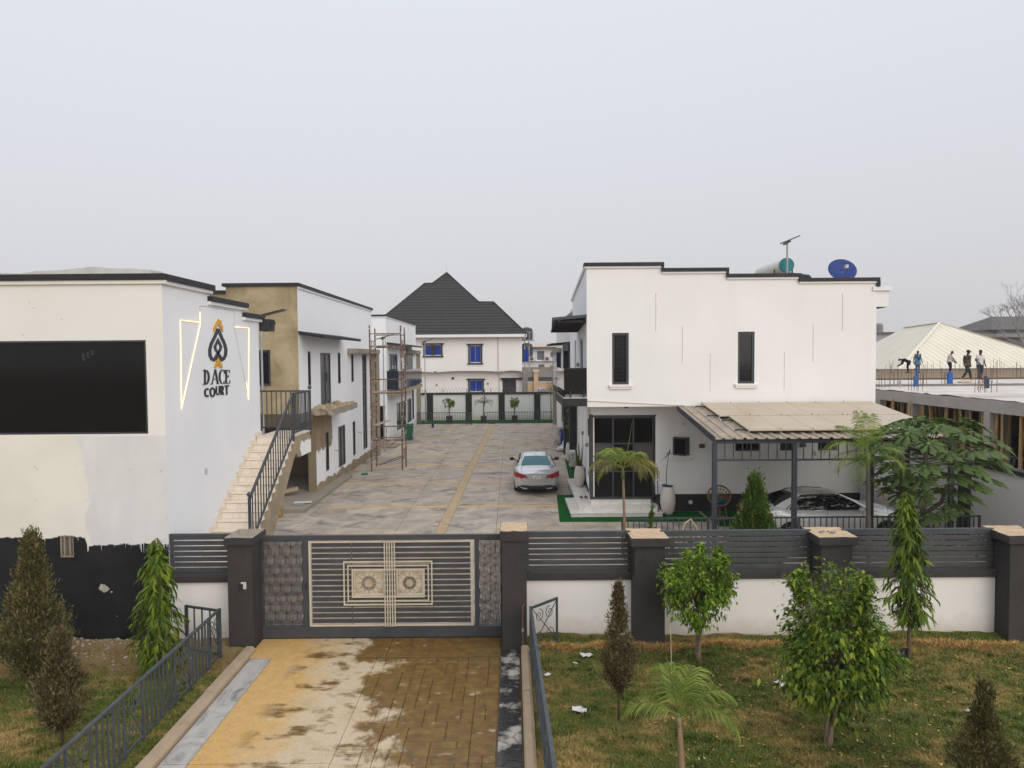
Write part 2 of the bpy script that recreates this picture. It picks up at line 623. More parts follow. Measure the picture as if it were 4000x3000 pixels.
blades('grass', 'short patchy green and straw coloured grass of the lawn right of the driveway', 'grass', 0.24, 9.6, 6.5, 13.7, 190000, 0.05, 0.010, GRASS, bank_r, seed=3)
blades('grass', 'rough green and brown grass left of the driveway railing', 'grass', -10.5, -5.2, 6.5, 13.6, 80000, 0.05, 0.010, GRASS, bank_l, seed=4,
       mask=lambda x, y, r: r.uniform(0, 1, len(x)) > np.clip((y - 11.6) / 1.6, 0, 0.93))
blades('straw', 'line of dry raked straw along the foot of the white wall', 'straw', 0.5, 9.6, 13.0, 13.55, 60000, 0.085, 0.009, STRAW, bank_r, lean=1.3, seed=5,
       mask=lambda x, y, r: np.abs(y - 13.27 - 0.05 * np.sin(x * 4.1)) < 0.05 + 0.13 * np.abs(np.sin(x * 1.7 + 0.6 * np.sin(x * 6.3))) * r.uniform(0.2, 1, len(x)))
blades('fallen_leaves', 'scattered pale dead leaves lying on the lawn', 'leaves', 2.0, 9.0, 8.0, 13.0, 900, 0.055, 0.022, STRAW, lambda x, y: bank_r(x, y) + 0.03, lean=1.5, seed=6, flat=True)

tuft = np.random.default_rng(8).uniform((0.4, 6.8), (9.4, 13.6), (420, 2))
tuftl = np.random.default_rng(9).uniform((-10, 6.8), (-5.4, 12.6), (150, 2))
def near(cen):
    def f(x, y, r):
        d = np.full(len(x), 9.0)
        for cx_, cy_ in cen:
            d = np.minimum(d, (x - cx_) ** 2 + ((y - cy_) * 1.3) ** 2)
        return d < (0.05 + 0.07 * r.random(len(x))) ** 2
    return f
blades('grass_tufts', 'coarser grass tufts standing out of the right lawn', 'grass', 0.4, 9.4, 6.8, 13.6, 420000, 0.085, 0.011, GRASS, bank_r, lean=1.1, seed=13, mask=near(tuft))
blades('grass_tufts', 'coarser grass tufts left of the driveway railing', 'grass', -10, -5.4, 6.8, 12.6, 150000, 0.085, 0.011, GRASS, bank_l, lean=1.1, seed=14, mask=near(tuftl))

# bare rubble along the black wall on the left
rub = MB()
rr = random.Random(5)
for i in range(420):
    x, y = rr.uniform(-11, -5.9), 13.85 - abs(rr.gauss(0, 0.45))
    s_ = rr.uniform(0.008, 0.035)
    z = float(hills(np.array(x), np.array(y)) + bank_l(np.array(x), np.array(y)))
    rub.ball((x, y, z + s_ * 0.3), (s_ * rr.uniform(0.7, 1.4), s_, s_ * 0.6), 6, 4)
tag(rub.build('rubble', simple('rubble_stone', (0.36, 0.31, 0.25), 0.95, 0.35, 9.0)), 'small pale rubble strewn along the foot of the black wall', 'rubble', kind='stuff')

# --------------------------------------------------------------- driveway
def driveway_material(name, joint=False):
    n = NT(name)
    x, y, z = n.sep()
    flow = n.noise(1.25, 6, 0.62, n.mapped((1.0, 0.75, 0), (3.1, 0.4, 0)))
    fine = n.noise(5.5, 5, 0.62, n.mapped((1, 1, 0), (1, 5, 0)))
    dry = n.ramp(n.noise(2.2, 5, 0.6, n.mapped((1, 1, 0))), [(0.3, (0.47, 0.36, 0.22)), (0.55, (0.55, 0.44, 0.30)), (0.75, (0.50, 0.42, 0.33))])
    yel = n.ramp(fine, [(0.3, (0.50, 0.30, 0.10)), (0.7, (0.60, 0.385, 0.15))])
    yx = n.math('ADD', x, n.math('MULTIPLY', flow, 2.2))
    c = n.mix(n.step(yx, -2.45, 0.8), yel, dry)
    wet = n.ramp(fine, [(0.25, (0.085, 0.05, 0.014)), (0.5, (0.155, 0.09, 0.022)), (0.75, (0.26, 0.15, 0.036))])
    # wet mud spreads from the right side, with a ragged edge and a few islands on the left
    wx = n.math('ADD', x, n.math('MULTIPLY', n.math('SUBTRACT', flow, 0.5), 4.8))
    wx = n.math('ADD', wx, n.math('MULTIPLY', n.math('SUBTRACT', fine, 0.5), 1.0))
    wx = n.math('ADD', wx, n.math('MULTIPLY', n.math('SUBTRACT', y, 12.0), 0.22))
    m = n.step(wx, -2.55, 0.42)
    isl = n.step(n.noise(1.9, 5, 0.6, n.mapped((0.7, 1.3, 0), (9.3, 2.2, 0))), 0.575, 0.09)
    isl = n.math('MULTIPLY', isl, n.step(x, -3.9, 0.4))
    m = n.math('MAXIMUM', m, isl)
    dryi = n.step(n.noise(3.1, 4, 0.6, n.mapped((1, 1.3, 0), (4.4, 7.7, 0))), 0.67, 0.1)
    m2 = n.math('MULTIPLY', m, n.math('SUBTRACT', 1.0, n.math('MULTIPLY', dryi, 0.85)))
    c = n.mix(m2, c, wet)
    c = n.mix(n.ramp(n.noise(34, 3, 0.6), [(0.45, 0.0), (0.8, 0.35)]), c, (0.13, 0.09, 0.045))
    r = n.ramp(m2, [(0.0, 0.82), (1.0, 0.38)])
    n.bump(n.noise(20, 5, 0.65), 0.35, 0.012)
    return n.set(col=c, rough=r, spec=0.35)

DRIVE = driveway_material('driveway_concrete')
base = MB().box(-5.0, 0.12, 0.5, 13.9, -0.05, 0.004).build('driveway', simple('driveway_joint_mud', (0.11, 0.075, 0.035), 0.8, 0.3, 4.0))
tag(base, kind='structure')
m = MB()
def slab(par, name, x0, x1, y0, y1, z1, mat, inset=0.006, z0=0.0, tilt=0.0, cham=0.004):
    """one slab with a chamfered top edge"""
    b = [(x0, y0), (x1, y0), (x1, y1), (x0, y1)]
    t = [(x0 + inset, y0 + inset), (x1 - inset, y0 + inset), (x1 - inset, y1 - inset), (x0 + inset, y1 - inset)]
    vs = [(x, y, z0) for x, y in b] + [(x, y, z1 - cham) for x, y in b] + [(x, y, z1 + (tilt if i in (1, 2) else 0)) for i, (x, y) in enumerate(t)]
    fs = [(3, 2, 1, 0)]
    for i in range(4):
        j = (i + 1) % 4
        fs += [(i, j, 4 + j, 4 + i), (4 + i, 4 + j, 8 + j, 8 + i)]
    fs.append((8, 9, 10, 11))
    return MB().add(vs, fs).build(name, mat, par)
slab(base, 'concrete_slab', -4.50, -2.547, 9.56, 12.98, 0.022, DRIVE)
slab(base, 'concrete_slab', -4.50, -2.547, 0.6, 9.545, 0.021, DRIVE)
slab(base, 'concrete_slab', -2.545, -0.26, 0.6, 7.6, 0.021, DRIVE)
slab(base, 'threshold_slab', -4.98, -2.4, 13.0, 13.88, 0.026, DRIVE)
slab(base, 'threshold_slab', -2.39, -0.26, 13.0, 13.88, 0.025, DRIVE)
rr = random.Random(21)
# stamped ashlar blocks on the right half
cell = 0.19
nx, ny = 12, 28
occ = [[False] * ny for _ in range(nx)]
for j in range(ny):
    for i in range(nx):
        if occ[i][j]:
            continue
        opts = [(2, 1), (2, 2), (3, 2), (1, 1), (1, 2), (3, 1), (2, 3)]
        rr.shuffle(opts)
        for (w_, h_) in opts + [(1, 1)]:
            if i + w_ <= nx and j + h_ <= ny and all(not occ[i + a][j + b] for a in range(w_) for b in range(h_)):
                for a in range(w_):
                    for b in range(h_):
                        occ[i + a][j + b] = True
                slab(base, 'paving_block', -2.545 + i * cell + 0.004, -2.545 + (i + w_) * cell - 0.004, 7.62 + j * cell + 0.004, 7.62 + (j + h_) * cell - 0.004,
                     0.021 + rr.uniform(-0.0025, 0.002), DRIVE, inset=0.008, tilt=rr.uniform(-.002, .002), cham=0.006)
                break
n = NT('grey_edge_concrete')
mar = n.noise(2.2, 6, 0.65, n.mapped((1.2, 0.8, 0)), dist=1.2)
c = n.ramp(mar, [(0.30, (0.16, 0.155, 0.15)), (0.43, (0.34, 0.325, 0.305)), (0.62, (0.44, 0.42, 0.39))])
c = n.mix(n.ramp(n.noise(7, 4, 0.6), [(0.5, 0.0), (0.8, 0.3)]), c, (0.35, 0.27, 0.17))
n.bump(n.noise(18, 4, 0.6), 0.3, 0.01)
EDGE = n.set(col=c, rough=0.75, spec=0.3)
for (a, b) in ((0.6, 4.9), (4.91, 9.545), (9.56, 12.98)):
    slab(base, 'edge_strip', -4.90, -4.51, a, b, 0.020, EDGE)
# wet crazy paving in the right gutter
n = NT('wet_crazy_paving')
w = n.noise(1.7, 4, 0.6, n.mapped((1, 1, 0), (2, 2, 0)))
c = n.mix(n.ramp(w, [(0.52, 0.0), (0.62, 1.0)]), (0.035, 0.033, 0.032), n.mix(n.isl(), (0.30, 0.28, 0.25), (0.46, 0.42, 0.36)))
WETP = n.set(col=c, rough=n.ramp(w, [(0.5, 0.15), (0.62, 0.7)]), spec=0.5)
def voronoi_stones(x0, x1, y0, y1, npts, seed, gap):
    r = random.Random(seed)
    pts = [(r.uniform(x0, x1), y0 + (y1 - y0) * (k + r.random()) / npts) for k in range(npts)]
    out = []
    for i, p in enumerate(pts):
        poly = [(x0, max(y0, p[1] - 1)), (x1, max(y0, p[1] - 1)), (x1, min(y1, p[1] + 1)), (x0, min(y1, p[1] + 1))]
        for j, q in enumerate(pts):
            if i == j or abs(p[1] - q[1]) > 1.5:
                continue
            mx, my = (p[0] + q[0]) / 2, (p[1] + q[1]) / 2
            dx, dy = q[0] - p[0], q[1] - p[1]
            L = math.hypot(dx, dy)
            mx -= dx / L * gap
            my -= dy / L * gap
            new = []
            for k in range(len(poly)):
                a, b = poly[k], poly[(k + 1) % len(poly)]
                da = (a[0] - mx) * dx + (a[1] - my) * dy
                db = (b[0] - mx) * dx + (b[1] - my) * dy
                if da <= 0:
                    new.append(a)
                if da * db < 0:
                    t = da / (da - db)
                    new.append((a[0] + (b[0] - a[0]) * t, a[1] + (b[1] - a[1]) * t))
            poly = new
            if len(poly) < 3:
                break
        if len(poly) >= 3:
            out.append(poly)
    return out
for poly in voronoi_stones(-0.245, 0.10, 7.0, 13.3, 54, 4, 0.006):
    cx = sum(p[0] for p in poly) / len(poly)
    cy = sum(p[1] for p in poly) / len(poly)
    nn = len(poly)
    zt = 0.016 + rr.uniform(-0.003, 0.003)
    vs = [(x, y, 0.0) for x, y in poly] + [(x, y, zt - 0.004) for x, y in poly] + [(cx + (x - cx) * 0.93, cy + (y - cy) * 0.95, zt) for x, y in poly]
    fs = [tuple(range(2 * nn, 3 * nn))]
    for i in range(nn):
        j = (i + 1) % nn
        fs += [(i, j, nn + j, nn + i), (nn + i, nn + j, 2 * nn + j, 2 * nn + i)]
    MB().add(vs, fs).build('paving_stone', WETP, base)

# kerbs: cast in lengths
KERB = simple('kerb_concrete', (0.36, 0.275, 0.185), 0.9, 0.2, 3.0, bump=0.5, fine=0.2)
def kerb(name, label, x0, x1, ya, yb, n_, par=None):
    t = thing(name, label, 'kerb', ((x0 + x1) / 2, ya, 0))
    r = random.Random(3)
    for k in range(n_):
        a = ya + (yb - ya) * k / n_ + 0.005
        b = ya + (yb - ya) * (k + 1) / n_ - 0.005
        m = MB()
        h = 0.13 + r.uniform(-0.006, 0.006)
        prof = [(x0, -0.05), (x0, h - 0.03), (x0 + 0.03, h), (x1 - 0.05, h - 0.004), (x1, h - 0.06), (x1, -0.05)]
        m.prism([(x, a, z) for x, z in prof], (0, b - a, 0))
        m.build('kerb_stone', KERB, t, bevel=0.006)
    return t
kerb('kerb', 'low concrete kerb along the left side of the driveway', -5.12, -4.92, 5.0, 13.3, 9)
kerb('kerb', 'low concrete kerb between the wet gutter and the right lawn', 0.13, 0.30, 5.0, 13.25, 9)

# --------------------------------------------------------------- courtyard
n = NT('courtyard_concrete')
big = n.noise(0.35, 5, 0.6, n.mapped((1, 1, 0)))
mid = n.noise(1.1, 6, 0.65, n.mapped((1.0, 1.0, 0), (5, 3, 0)), dist=0.6)
c = n.ramp(mid, [(0.32, (0.17, 0.155, 0.145)), (0.44, (0.32, 0.275, 0.235)), (0.56, (0.43, 0.365, 0.30)), (0.7, (0.54, 0.47, 0.395))])
c = n.mix(n.ramp(big, [(0.4, 0.0), (0.65, 0.5)]), c, (0.38, 0.30, 0.21))
st = n.noise(0.75, 6, 0.68, n.mapped((0.9, 1.3, 0), (1.5, 8.2, 0)), dist=0.8)
c = n.mix(n.ramp(st, [(0.55, 0.0), (0.65, 0.65)]), c, (0.075, 0.068, 0.062))
c = n.mix(n.ramp(n.noise(9, 5, 0.7), [(0.5, 0.0), (0.85, 0.35)]), c, (0.13, 0.12, 0.115))
c = n.mix(0.07, c, n.mix(n.isl(), (0.18, 0.17, 0.165), (0.5, 0.44, 0.36)))
n.bump(n.noise(14, 5, 0.65), 0.35, 0.012)
COURT = n.set(col=c, rough=0.72, spec=0.3)
cp = MB().box(-20, 13.3, 13.9, 63.0, -0.05, -0.004).build('courtyard', simple('court_joint', (0.10, 0.085, 0.07), 0.9, 0.2, 2.0))
tag(cp, kind='structure')
rows = [13.92, 19.8, 22.9, 26.3, 31.3, 36.5, 40.05, 44.5, 49.2, 54.7, 59.2]
cols = [-12.0, -7.2, -3.78, None, -0.55, 2.0, 5.4, 9.0, 13.2]
def band(y):            # the yellow band runs very slightly askew
    return -2.87 + 0.0171 * y, -2.60 + 0.0195 * y
for j in range(len(rows) - 1):
    y0, y1 = rows[j], rows[j + 1]
    for i in range(len(cols) - 1):
        a, b = cols[i], cols[i + 1]
        L0 = a if a is not None else band(y0)[1] + 0.006
        L1 = a if a is not None else band(y1)[1] + 0.006
        R0 = b if b is not None else band(y0)[0] - 0.006
        R1 = b if b is not None else band(y1)[0] - 0.006
        g = 0.007
        h = 0.005 * ((i * 7 + j * 3) % 3) / 3 * 0.2
        pts = [(L0 + g, y0 + g), (R0 - g, y0 + g), (R1 - g, y1 - g), (L1 + g, y1 - g)]
        MB().prism([(x, y, -0.03) for x, y in pts], (0, 0, 0.03 + h)).build('concrete_slab', COURT, cp)
n = NT('worn_yellow_paint')
f = n.noise(2.4, 6, 0.7, n.mapped((1, 1, 0)))
c = n.ramp(f, [(0.3, (0.28, 0.235, 0.18)), (0.48, (0.42, 0.31, 0.185)), (0.7, (0.49, 0.355, 0.195))])
YELLOW = n.set(col=c, rough=0.8, spec=0.2)
YLINE = simple('faded_yellow_line', (0.52, 0.355, 0.16), 0.8, 0.18, 1.5, spec=0.2)
ya, yb = 13.95, 58.5
MB().prism([(band(ya)[0], ya, -0.03), (band(ya)[1], ya, -0.03), (band(yb)[1], yb, -0.03), (band(yb)[0], yb, -0.03)], (0, 0, 0.032)).build('yellow_band', YELLOW, cp)
for k, y in enumerate(rows[3:-1]):
    w_ = 0.12
    for (a, b) in ((-7.5 if y > 29 else -7.0, band(y)[0] - 0.02), (band(y)[1] + 0.02, 1.7 if y < 30 else 2.3)):
        MB().box(a, b, y - w_, y + w_, -0.01, 0.006).build('yellow_line', YLINE, cp)
MB().box(2.2, 5.3, 20.9, 21.15, -0.01, 0.006).build('yellow_line', YELLOW, cp)

# green carpet turf round the steps
n = NT('green_artificial_turf')
c = n.ramp(n.noise(40, 3, 0.7), [(0.3, (0.004, 0.055, 0.010)), (0.7, (0.014, 0.11, 0.022))])
c = n.mix(n.ramp(n.noise(1.3, 4, 0.6), [(0.5, 0), (0.8, 0.35)]), c, (0.03, 0.07, 0.02))
n.bump(n.noise(160, 2, 0.7), 0.6, 0.01)
TURF = n.set(col=c, rough=0.95, spec=0.05)
m = MB().prism([(1.57, 23.7, 0.002), (6.6, 23.55, 0.002), (6.6, 25.1, 0.002), (2.4, 25.1, 0.002), (2.4, 28.3, 0.002), (1.76, 28.3, 0.002)], (0, 0, 0.014))
tag(m.build('turf_mat', TURF), 'bright green artificial turf laid round the white marble steps', 'turf mat')
m = MB().prism([(2.42, 28.33, 0.002), (2.94, 28.33, 0.002), (3.42, 38.2, 0.002), (2.82, 38.2, 0.002)], (0, 0, 0.014))
tag(m.build('turf_mat', TURF), 'narrow strip of green turf running along the white wall past the silver car', 'turf mat')
m = MB().box(6.7, 13.2, 22.9, 25.15, 0.002, 0.014)
tag(m.build('turf_mat', TURF), 'dark green turf under the rattan chair by the black plinth', 'turf mat')

# ================================================================== STREET WALL AND GATE
SLAT = simple('slat_grey_metal', (0.062, 0.062, 0.066), 0.5, 0.15, 3.0, spec=0.4)
WALLW = plaster('street_wall_white', (0.78, 0.755, 0.715), amt=0.12, base=0.02)
def pillar(par, x0, x1, y0, y1, zc, mat=DARK, capmat=TANCAP, cap_h=0.13, over=0.07, tiltc=0.0):
    p = MB().box(x0, x1, y0, y1, -0.05, zc).build('pillar', mat, par, bevel=0.008)
    c = MB().box(x0 - over, x1 + over, y0 - over, y1 + over, zc, zc + cap_h).build('cap', mat, p, bevel=0.01)
    r = random.Random(int(x0 * 100))
    vs = []
    k = 7
    for j in range(k):
        for i in range(k):
            vs.append((x0 - over + 0.01 + (x1 - x0 + 2 * over - 0.02) * i / (k - 1), y0 - over + 0.01 + (y1 - y0 + 2 * over - 0.02) * j / (k - 1), zc + cap_h + 0.004 + r.uniform(0, 0.012)))
    fs = [(j * k + i, j * k + i + 1, (j + 1) * k + i + 1, (j + 1) * k + i) for j in range(k - 1) for i in range(k - 1)]
    MB().add(vs, fs).build('cap_top', capmat, p)
    return p
def bay(par, x0, x1, y, nslat=7, zl=1.19, zh=2.11):
    MB().box(x0, x1, y, y + 0.2, -0.08, zl).build('wall_panel', WALLW, par)
    MB().box(x0, x1, y - 0.06, y + 0.26, zl, zl + 0.135).build('ledge', DARK, par, bevel=0.008)
    z0 = zl + 0.135
    for k in (x0 + 0.03, x1 - 0.03):
        MB().box(k - 0.025, k + 0.025, y + 0.085, y + 0.125, z0, zh).build('slat_post', SLAT, par)
    ph = (zh - z0 - 0.03) / nslat
    for i in range(nslat):
        a = z0 + 0.02 + i * ph
        MB().box(x0 + 0.006, x1 - 0.006, y + 0.055, y + 0.08, a + 0.022, a + ph).build('slat', SLAT, par, bevel=0.003, seg=1)
    MB().box(x0 + 0.006, x1 - 0.006, y + 0.05, y + 0.12, zh - 0.012, zh + 0.02).build('slat_rail', METAL_L, par)

rw = thing('boundary_wall', 'white street wall with charcoal pillars and grey slat screens right of the gate', 'wall', (4.7, 13.85, 0))
WY = 13.82
pillar(rw, -0.22, 0.25, 13.28, 13.95, 2.10, cap_h=0.19, over=0.035)
for a, b in ((2.32, 2.90), (5.89, 6.49), (9.50, 10.1)):
    pillar(rw, a, b, 13.42, 14.10, 1.95, cap_h=0.15, over=0.075)
for a, b in ((0.252, 2.318), (2.902, 5.888), (6.492, 9.498), (10.102, 13.3)):
    bay(rw, a, b, WY)
lw = thing('boundary_wall', 'short white street wall with slat screen and broken-topped pillar left of the gate', 'wall', (-5.8, 13.85, 0))
pillar(lw, -5.46, -4.99, 13.38, 14.02, 2.04, capmat=RAWCON, cap_h=0.14, over=0.045)
bay(lw, -6.81, -5.462, 13.85)
# mortar lumps and bent bars on the left cap
m = MB()
rr = random.Random(8)
for i in range(26):
    s_ = rr.uniform(0.012, 0.035)
    m.ball((rr.uniform(-5.44, -5.0), rr.uniform(13.42, 14.0), 2.19), (s_ * 1.4, s_, s_ * 0.7), 6, 4)
for x, y in ((-5.3, 13.6), (-5.14, 13.62), (-5.2, 13.9)):
    m.tube([(x, y, 2.17), (x + 0.005, y, 2.24), (x + 0.02, y - 0.02, 2.27)], 0.006, 5)
m.build('mortar_lumps', RAWCON, lw)
# stones left on the third cap
for i, (x, y, s_) in enumerate(((6.0, 13.7, 0.03), (6.08, 13.78, 0.022), (6.2, 13.66, 0.035), (6.16, 13.75, 0.02), (6.26, 13.7, 0.025))):
    o = MB().ball((x, y, 2.128), (s_ * 1.4, s_, s_ * 0.7), 7, 5).build('stone_chip', RAWCON)
    tag(o, 'small stone chip left on the middle pillar cap of the street wall', 'stone', 'stone chips on the pillar cap')
# camera doorbell
bell = thing('door_intercom', 'small white and black intercom on the left gate pillar', 'intercom', (-5.16, 13.37, 1.1))
MB().box(-5.20, -5.10, 13.345, 13.379, 1.20, 1.33).build('back_plate', simple('ivory_plastic', (0.55, 0.5, 0.42), 0.5, 0.05), bell, bevel=0.006)
MB().box(-5.205, -5.15, 13.315, 13.344, 1.19, 1.31).build('camera_unit', BLACKTRIM, bell, bevel=0.006)
# a thin loose steel pipe by the right gate pillar
t = thing('steel_pipe', 'thin rusty steel pipe standing beside the right gate pillar', 'pipe', (0.2, 13.2, 0))
RUST = simple('rusty_steel', (0.17, 0.095, 0.055), 0.8, 0.4, 9.0)
MB().tube([(0.165, 13.25, 0), (0.165, 13.25, 0.86), (0.2, 13.25, 0.9)], 0.014, 8).build('pipe', RUST, t)
MB().tube([(0.165, 13.25, 0.38), (0.165, 13.25, 0.44)], 0.024, 8).build('coupling', GALV, t)

# --------------------------------------------------------------- gate
gx0, gx1, gy = -4.985, -0.225, 13.86
gate = thing('sliding_gate', 'dark grey sliding metal gate with cream trim and star medallions', 'gate', (-2.6, gy, 0))
GATE = simple('gate_grey_metal', (0.052, 0.052, 0.056), 0.5, 0.2, 2.5, spec=0.4)
z0, z1 = 0.05, 2.09
MB().box(gx0, gx1, gy, gy + 0.08, z1 - 0.10, z1).build('top_rail', GATE, gate, bevel=0.004)
MB().box(gx0, gx1, gy - 0.01, gy + 0.09, z0, z0 + 0.21).build('bottom_rail', GATE, gate, bevel=0.004)
MB().box(gx0 + 0.002, gx1 - 0.002, gy + 0.01, gy + 0.07, 0.022, z0 + 0.001).build('wheel_track', BLACKTRIM, gate)
xa, xb = -4.04, -0.80          # centre field
for a, b in ((gx0 + 0.001, gx0 + 0.035), (xa - 0.13, xa - 0.03), (xb + 0.03, xb + 0.12), (gx1 - 0.035, gx1 - 0.001)):
    MB().box(a, b, gy + 0.005, gy + 0.075, z0 + 0.212, z1 - 0.102).build('stile', GATE, gate)
# lattice of nested hexagon bars
def lattice(x0, x1, za, zb, y, Rr, name):
    m = MB()
    s3 = math.sqrt(3)
    def seg(p, q, w):
        # clip to the panel
        t0, t1 = 0.0, 1.0
        dx, dz = q[0] - p[0], q[1] - p[1]
        for pp, qq in ((-dx, p[0] - x0), (dx, x1 - p[0]), (-dz, p[1] - za), (dz, zb - p[1])):
            if abs(pp) < 1e-9:
                if qq < 0:
                    return
                continue
            r_ = qq / pp
            if pp < 0:
                t0 = max(t0, r_)
            else:
                t1 = min(t1, r_)
        if t0 >= t1 - 0.02:
            return
        a = (p[0] + dx * t0, y, p[1] + dz * t0)
        b = (p[0] + dx * t1, y, p[1] + dz * t1)
        m.bar(a, b, w, 0.012, up=(0, 1, 0))
    W = Rr * s3
    rows_ = int((zb - za) / (1.5 * Rr)) + 3
    cols_ = int((x1 - x0) / W) + 3
    bw = Rr * 0.125
    for j in range(-1, rows_):
        for i in range(-1, cols_):
            cx = x0 + (i + (0.5 if j % 2 else 0)) * W
            cz = za + j * 1.5 * Rr
            c6 = [(cx + Rr * math.cos(R(60 * k + 30)), cz + Rr * math.sin(R(60 * k + 30))) for k in range(6)]
            # three rhombi, each filled with bars parallel to one side: reads as interlaced chevrons
            for k in range(3):
                A, B, C = c6[2 * k], c6[(2 * k + 1) % 6], c6[(2 * k + 2) % 6]
                O = (cx, cz)
                for t in (0.0, 0.25, 0.5, 0.75):
                    f = 0.28 if t < 0.1 else 0.0
                    p = (O[0] + (A[0] - O[0]) * t, O[1] + (A[1] - O[1]) * t)
                    q = (p[0] + (C[0] - O[0]), p[1] + (C[1] - O[1]))
                    p = (p[0] + (q[0] - p[0]) * f, p[1] + (q[1] - p[1]) * f)
                    seg(p, q, bw)
                    if t > 0.6:
                        p2 = (A[0] + (B[0] - A[0]) * 0.15, A[1] + (B[1] - A[1]) * 0.15)
                        q2 = (O[0] + (B[0] - A[0]) * 0.3 + (A[0] - O[0]) * 0.75, O[1] + (B[1] - A[1]) * 0.3 + (A[1] - O[1]) * 0.75)
            for k in range(3):
                seg(c6[k], c6[k + 1], bw)
            h = Rr * 0.22
            hx = [(cx + h * math.cos(R(60 * k)), cz + h * math.sin(R(60 * k))) for k in range(6)]
            if all(x0 < p[0] < x1 and za < p[1] < zb for p in hx):
                m.prism([(p[0], y - 0.005, p[1]) for p in hx], (0, 0.01, 0), 1)
    # thin border
    for (a, b, c_, d_) in ((x0, x1, za - 0.012, za), (x0, x1, zb, zb + 0.012)):
        m.box(a, b, y - 0.006, y + 0.006, c_, d_)
    o = m.build(name, [simple('lattice_metal', (0.05, 0.048, 0.048), 0.5, 0.15, 6.0), simple('lattice_boss', (0.25, 0.21, 0.16), 0.6, 0.1)], gate)
    o['kind'] = 'stuff'
    return o
lattice(gx0 + 0.04, xa - 0.135, z0 + 0.24, z1 - 0.12, gy + 0.035, 0.125, 'lattice_panel')
lattice(xb + 0.125, gx1 - 0.04, z0 + 0.24, z1 - 0.12, gy + 0.035, 0.125, 'lattice_panel')
# centre field: cream frame, louvre slats with strips between
fz0, fz1 = z0 + 0.225, z1 - 0.115
for nm, a, b, c_, d_ in (('field_frame', xa, xa + 0.036, fz0, fz1), ('field_frame', xb - 0.036, xb, fz0, fz1),
                         ('field_frame', xa + 0.036, xb - 0.036, fz0, fz0 + 0.03), ('field_frame', xa + 0.036, xb - 0.036, fz1 - 0.03, fz1)):
    MB().box(a, b, gy - 0.008, gy + 0.03, c_, d_).build(nm, CREAM, gate)
ns = 15
ph = (fz1 - fz0 - 0.07) / ns
GAPSTRIP = simple('gap_strip_cream', (0.40, 0.34, 0.26), 0.6, 0.35, 4.0)  # cream strips added for the pale lines in the slat gaps
xw = -3.20          # the wicket door's joint
for i in range(ns):
    a = fz0 + 0.035 + i * ph
    for (p, q) in ((xa + 0.052, xw - 0.012), (xw + 0.012, xb - 0.052)):
        MB().box(p, q, gy + 0.012, gy + 0.034, a + 0.028, a + ph - 0.002).build('slat', GATE, gate, bevel=0.003, seg=1)
        MB().box(p + 0.004, q - 0.004, gy + 0.010, gy + 0.03, a + 0.008, a + 0.022).build('gap_strip', GAPSTRIP, gate)
MB().box(xw - 0.0045, xw + 0.0045, gy + 0.014, gy + 0.04, fz0 + 0.04, fz1 - 0.04).build('door_joint', BLACKTRIM, gate)
MB().box(xa - 0.075, xa - 0.045, gy - 0.03, gy + 0.004, 1.02, 1.16).build('lock', BLACKTRIM, gate, bevel=0.006)
# rectangular cream frames in the middle and five vertical bars
cx = -2.44
def rect_frame(x0, x1, a, b, w, y, d):
    m = MB()
    m.box(x0, x1, y - d, y, b - w, b)
    m.box(x0, x1, y - d, y, a, a + w)
    m.box(x0, x0 + w, y - d, y, a + w, b - w)
    m.box(x1 - w, x1, y - d, y, a + w, b - w)
    return m
rect_frame(-3.36, -1.60, 0.70, 1.58, 0.026, gy - 0.002, 0.03).build('cream_frame', CREAM, gate)
rect_frame(-3.28, -1.67, 0.775, 1.50, 0.024, gy - 0.003, 0.029).build('cream_frame', CREAM, gate)
rect_frame(-3.19, -1.755, 0.855, 1.425, 0.03, gy - 0.004, 0.032).build('cream_frame', CREAM, gate)
for k in range(5):
    x = cx - 0.098 + k * 0.049
    MB().box(x - 0.011, x + 0.011, gy - 0.05, gy - 0.0335, fz0 + 0.002, fz1 - 0.002).build('vertical_bar', CREAM, gate)
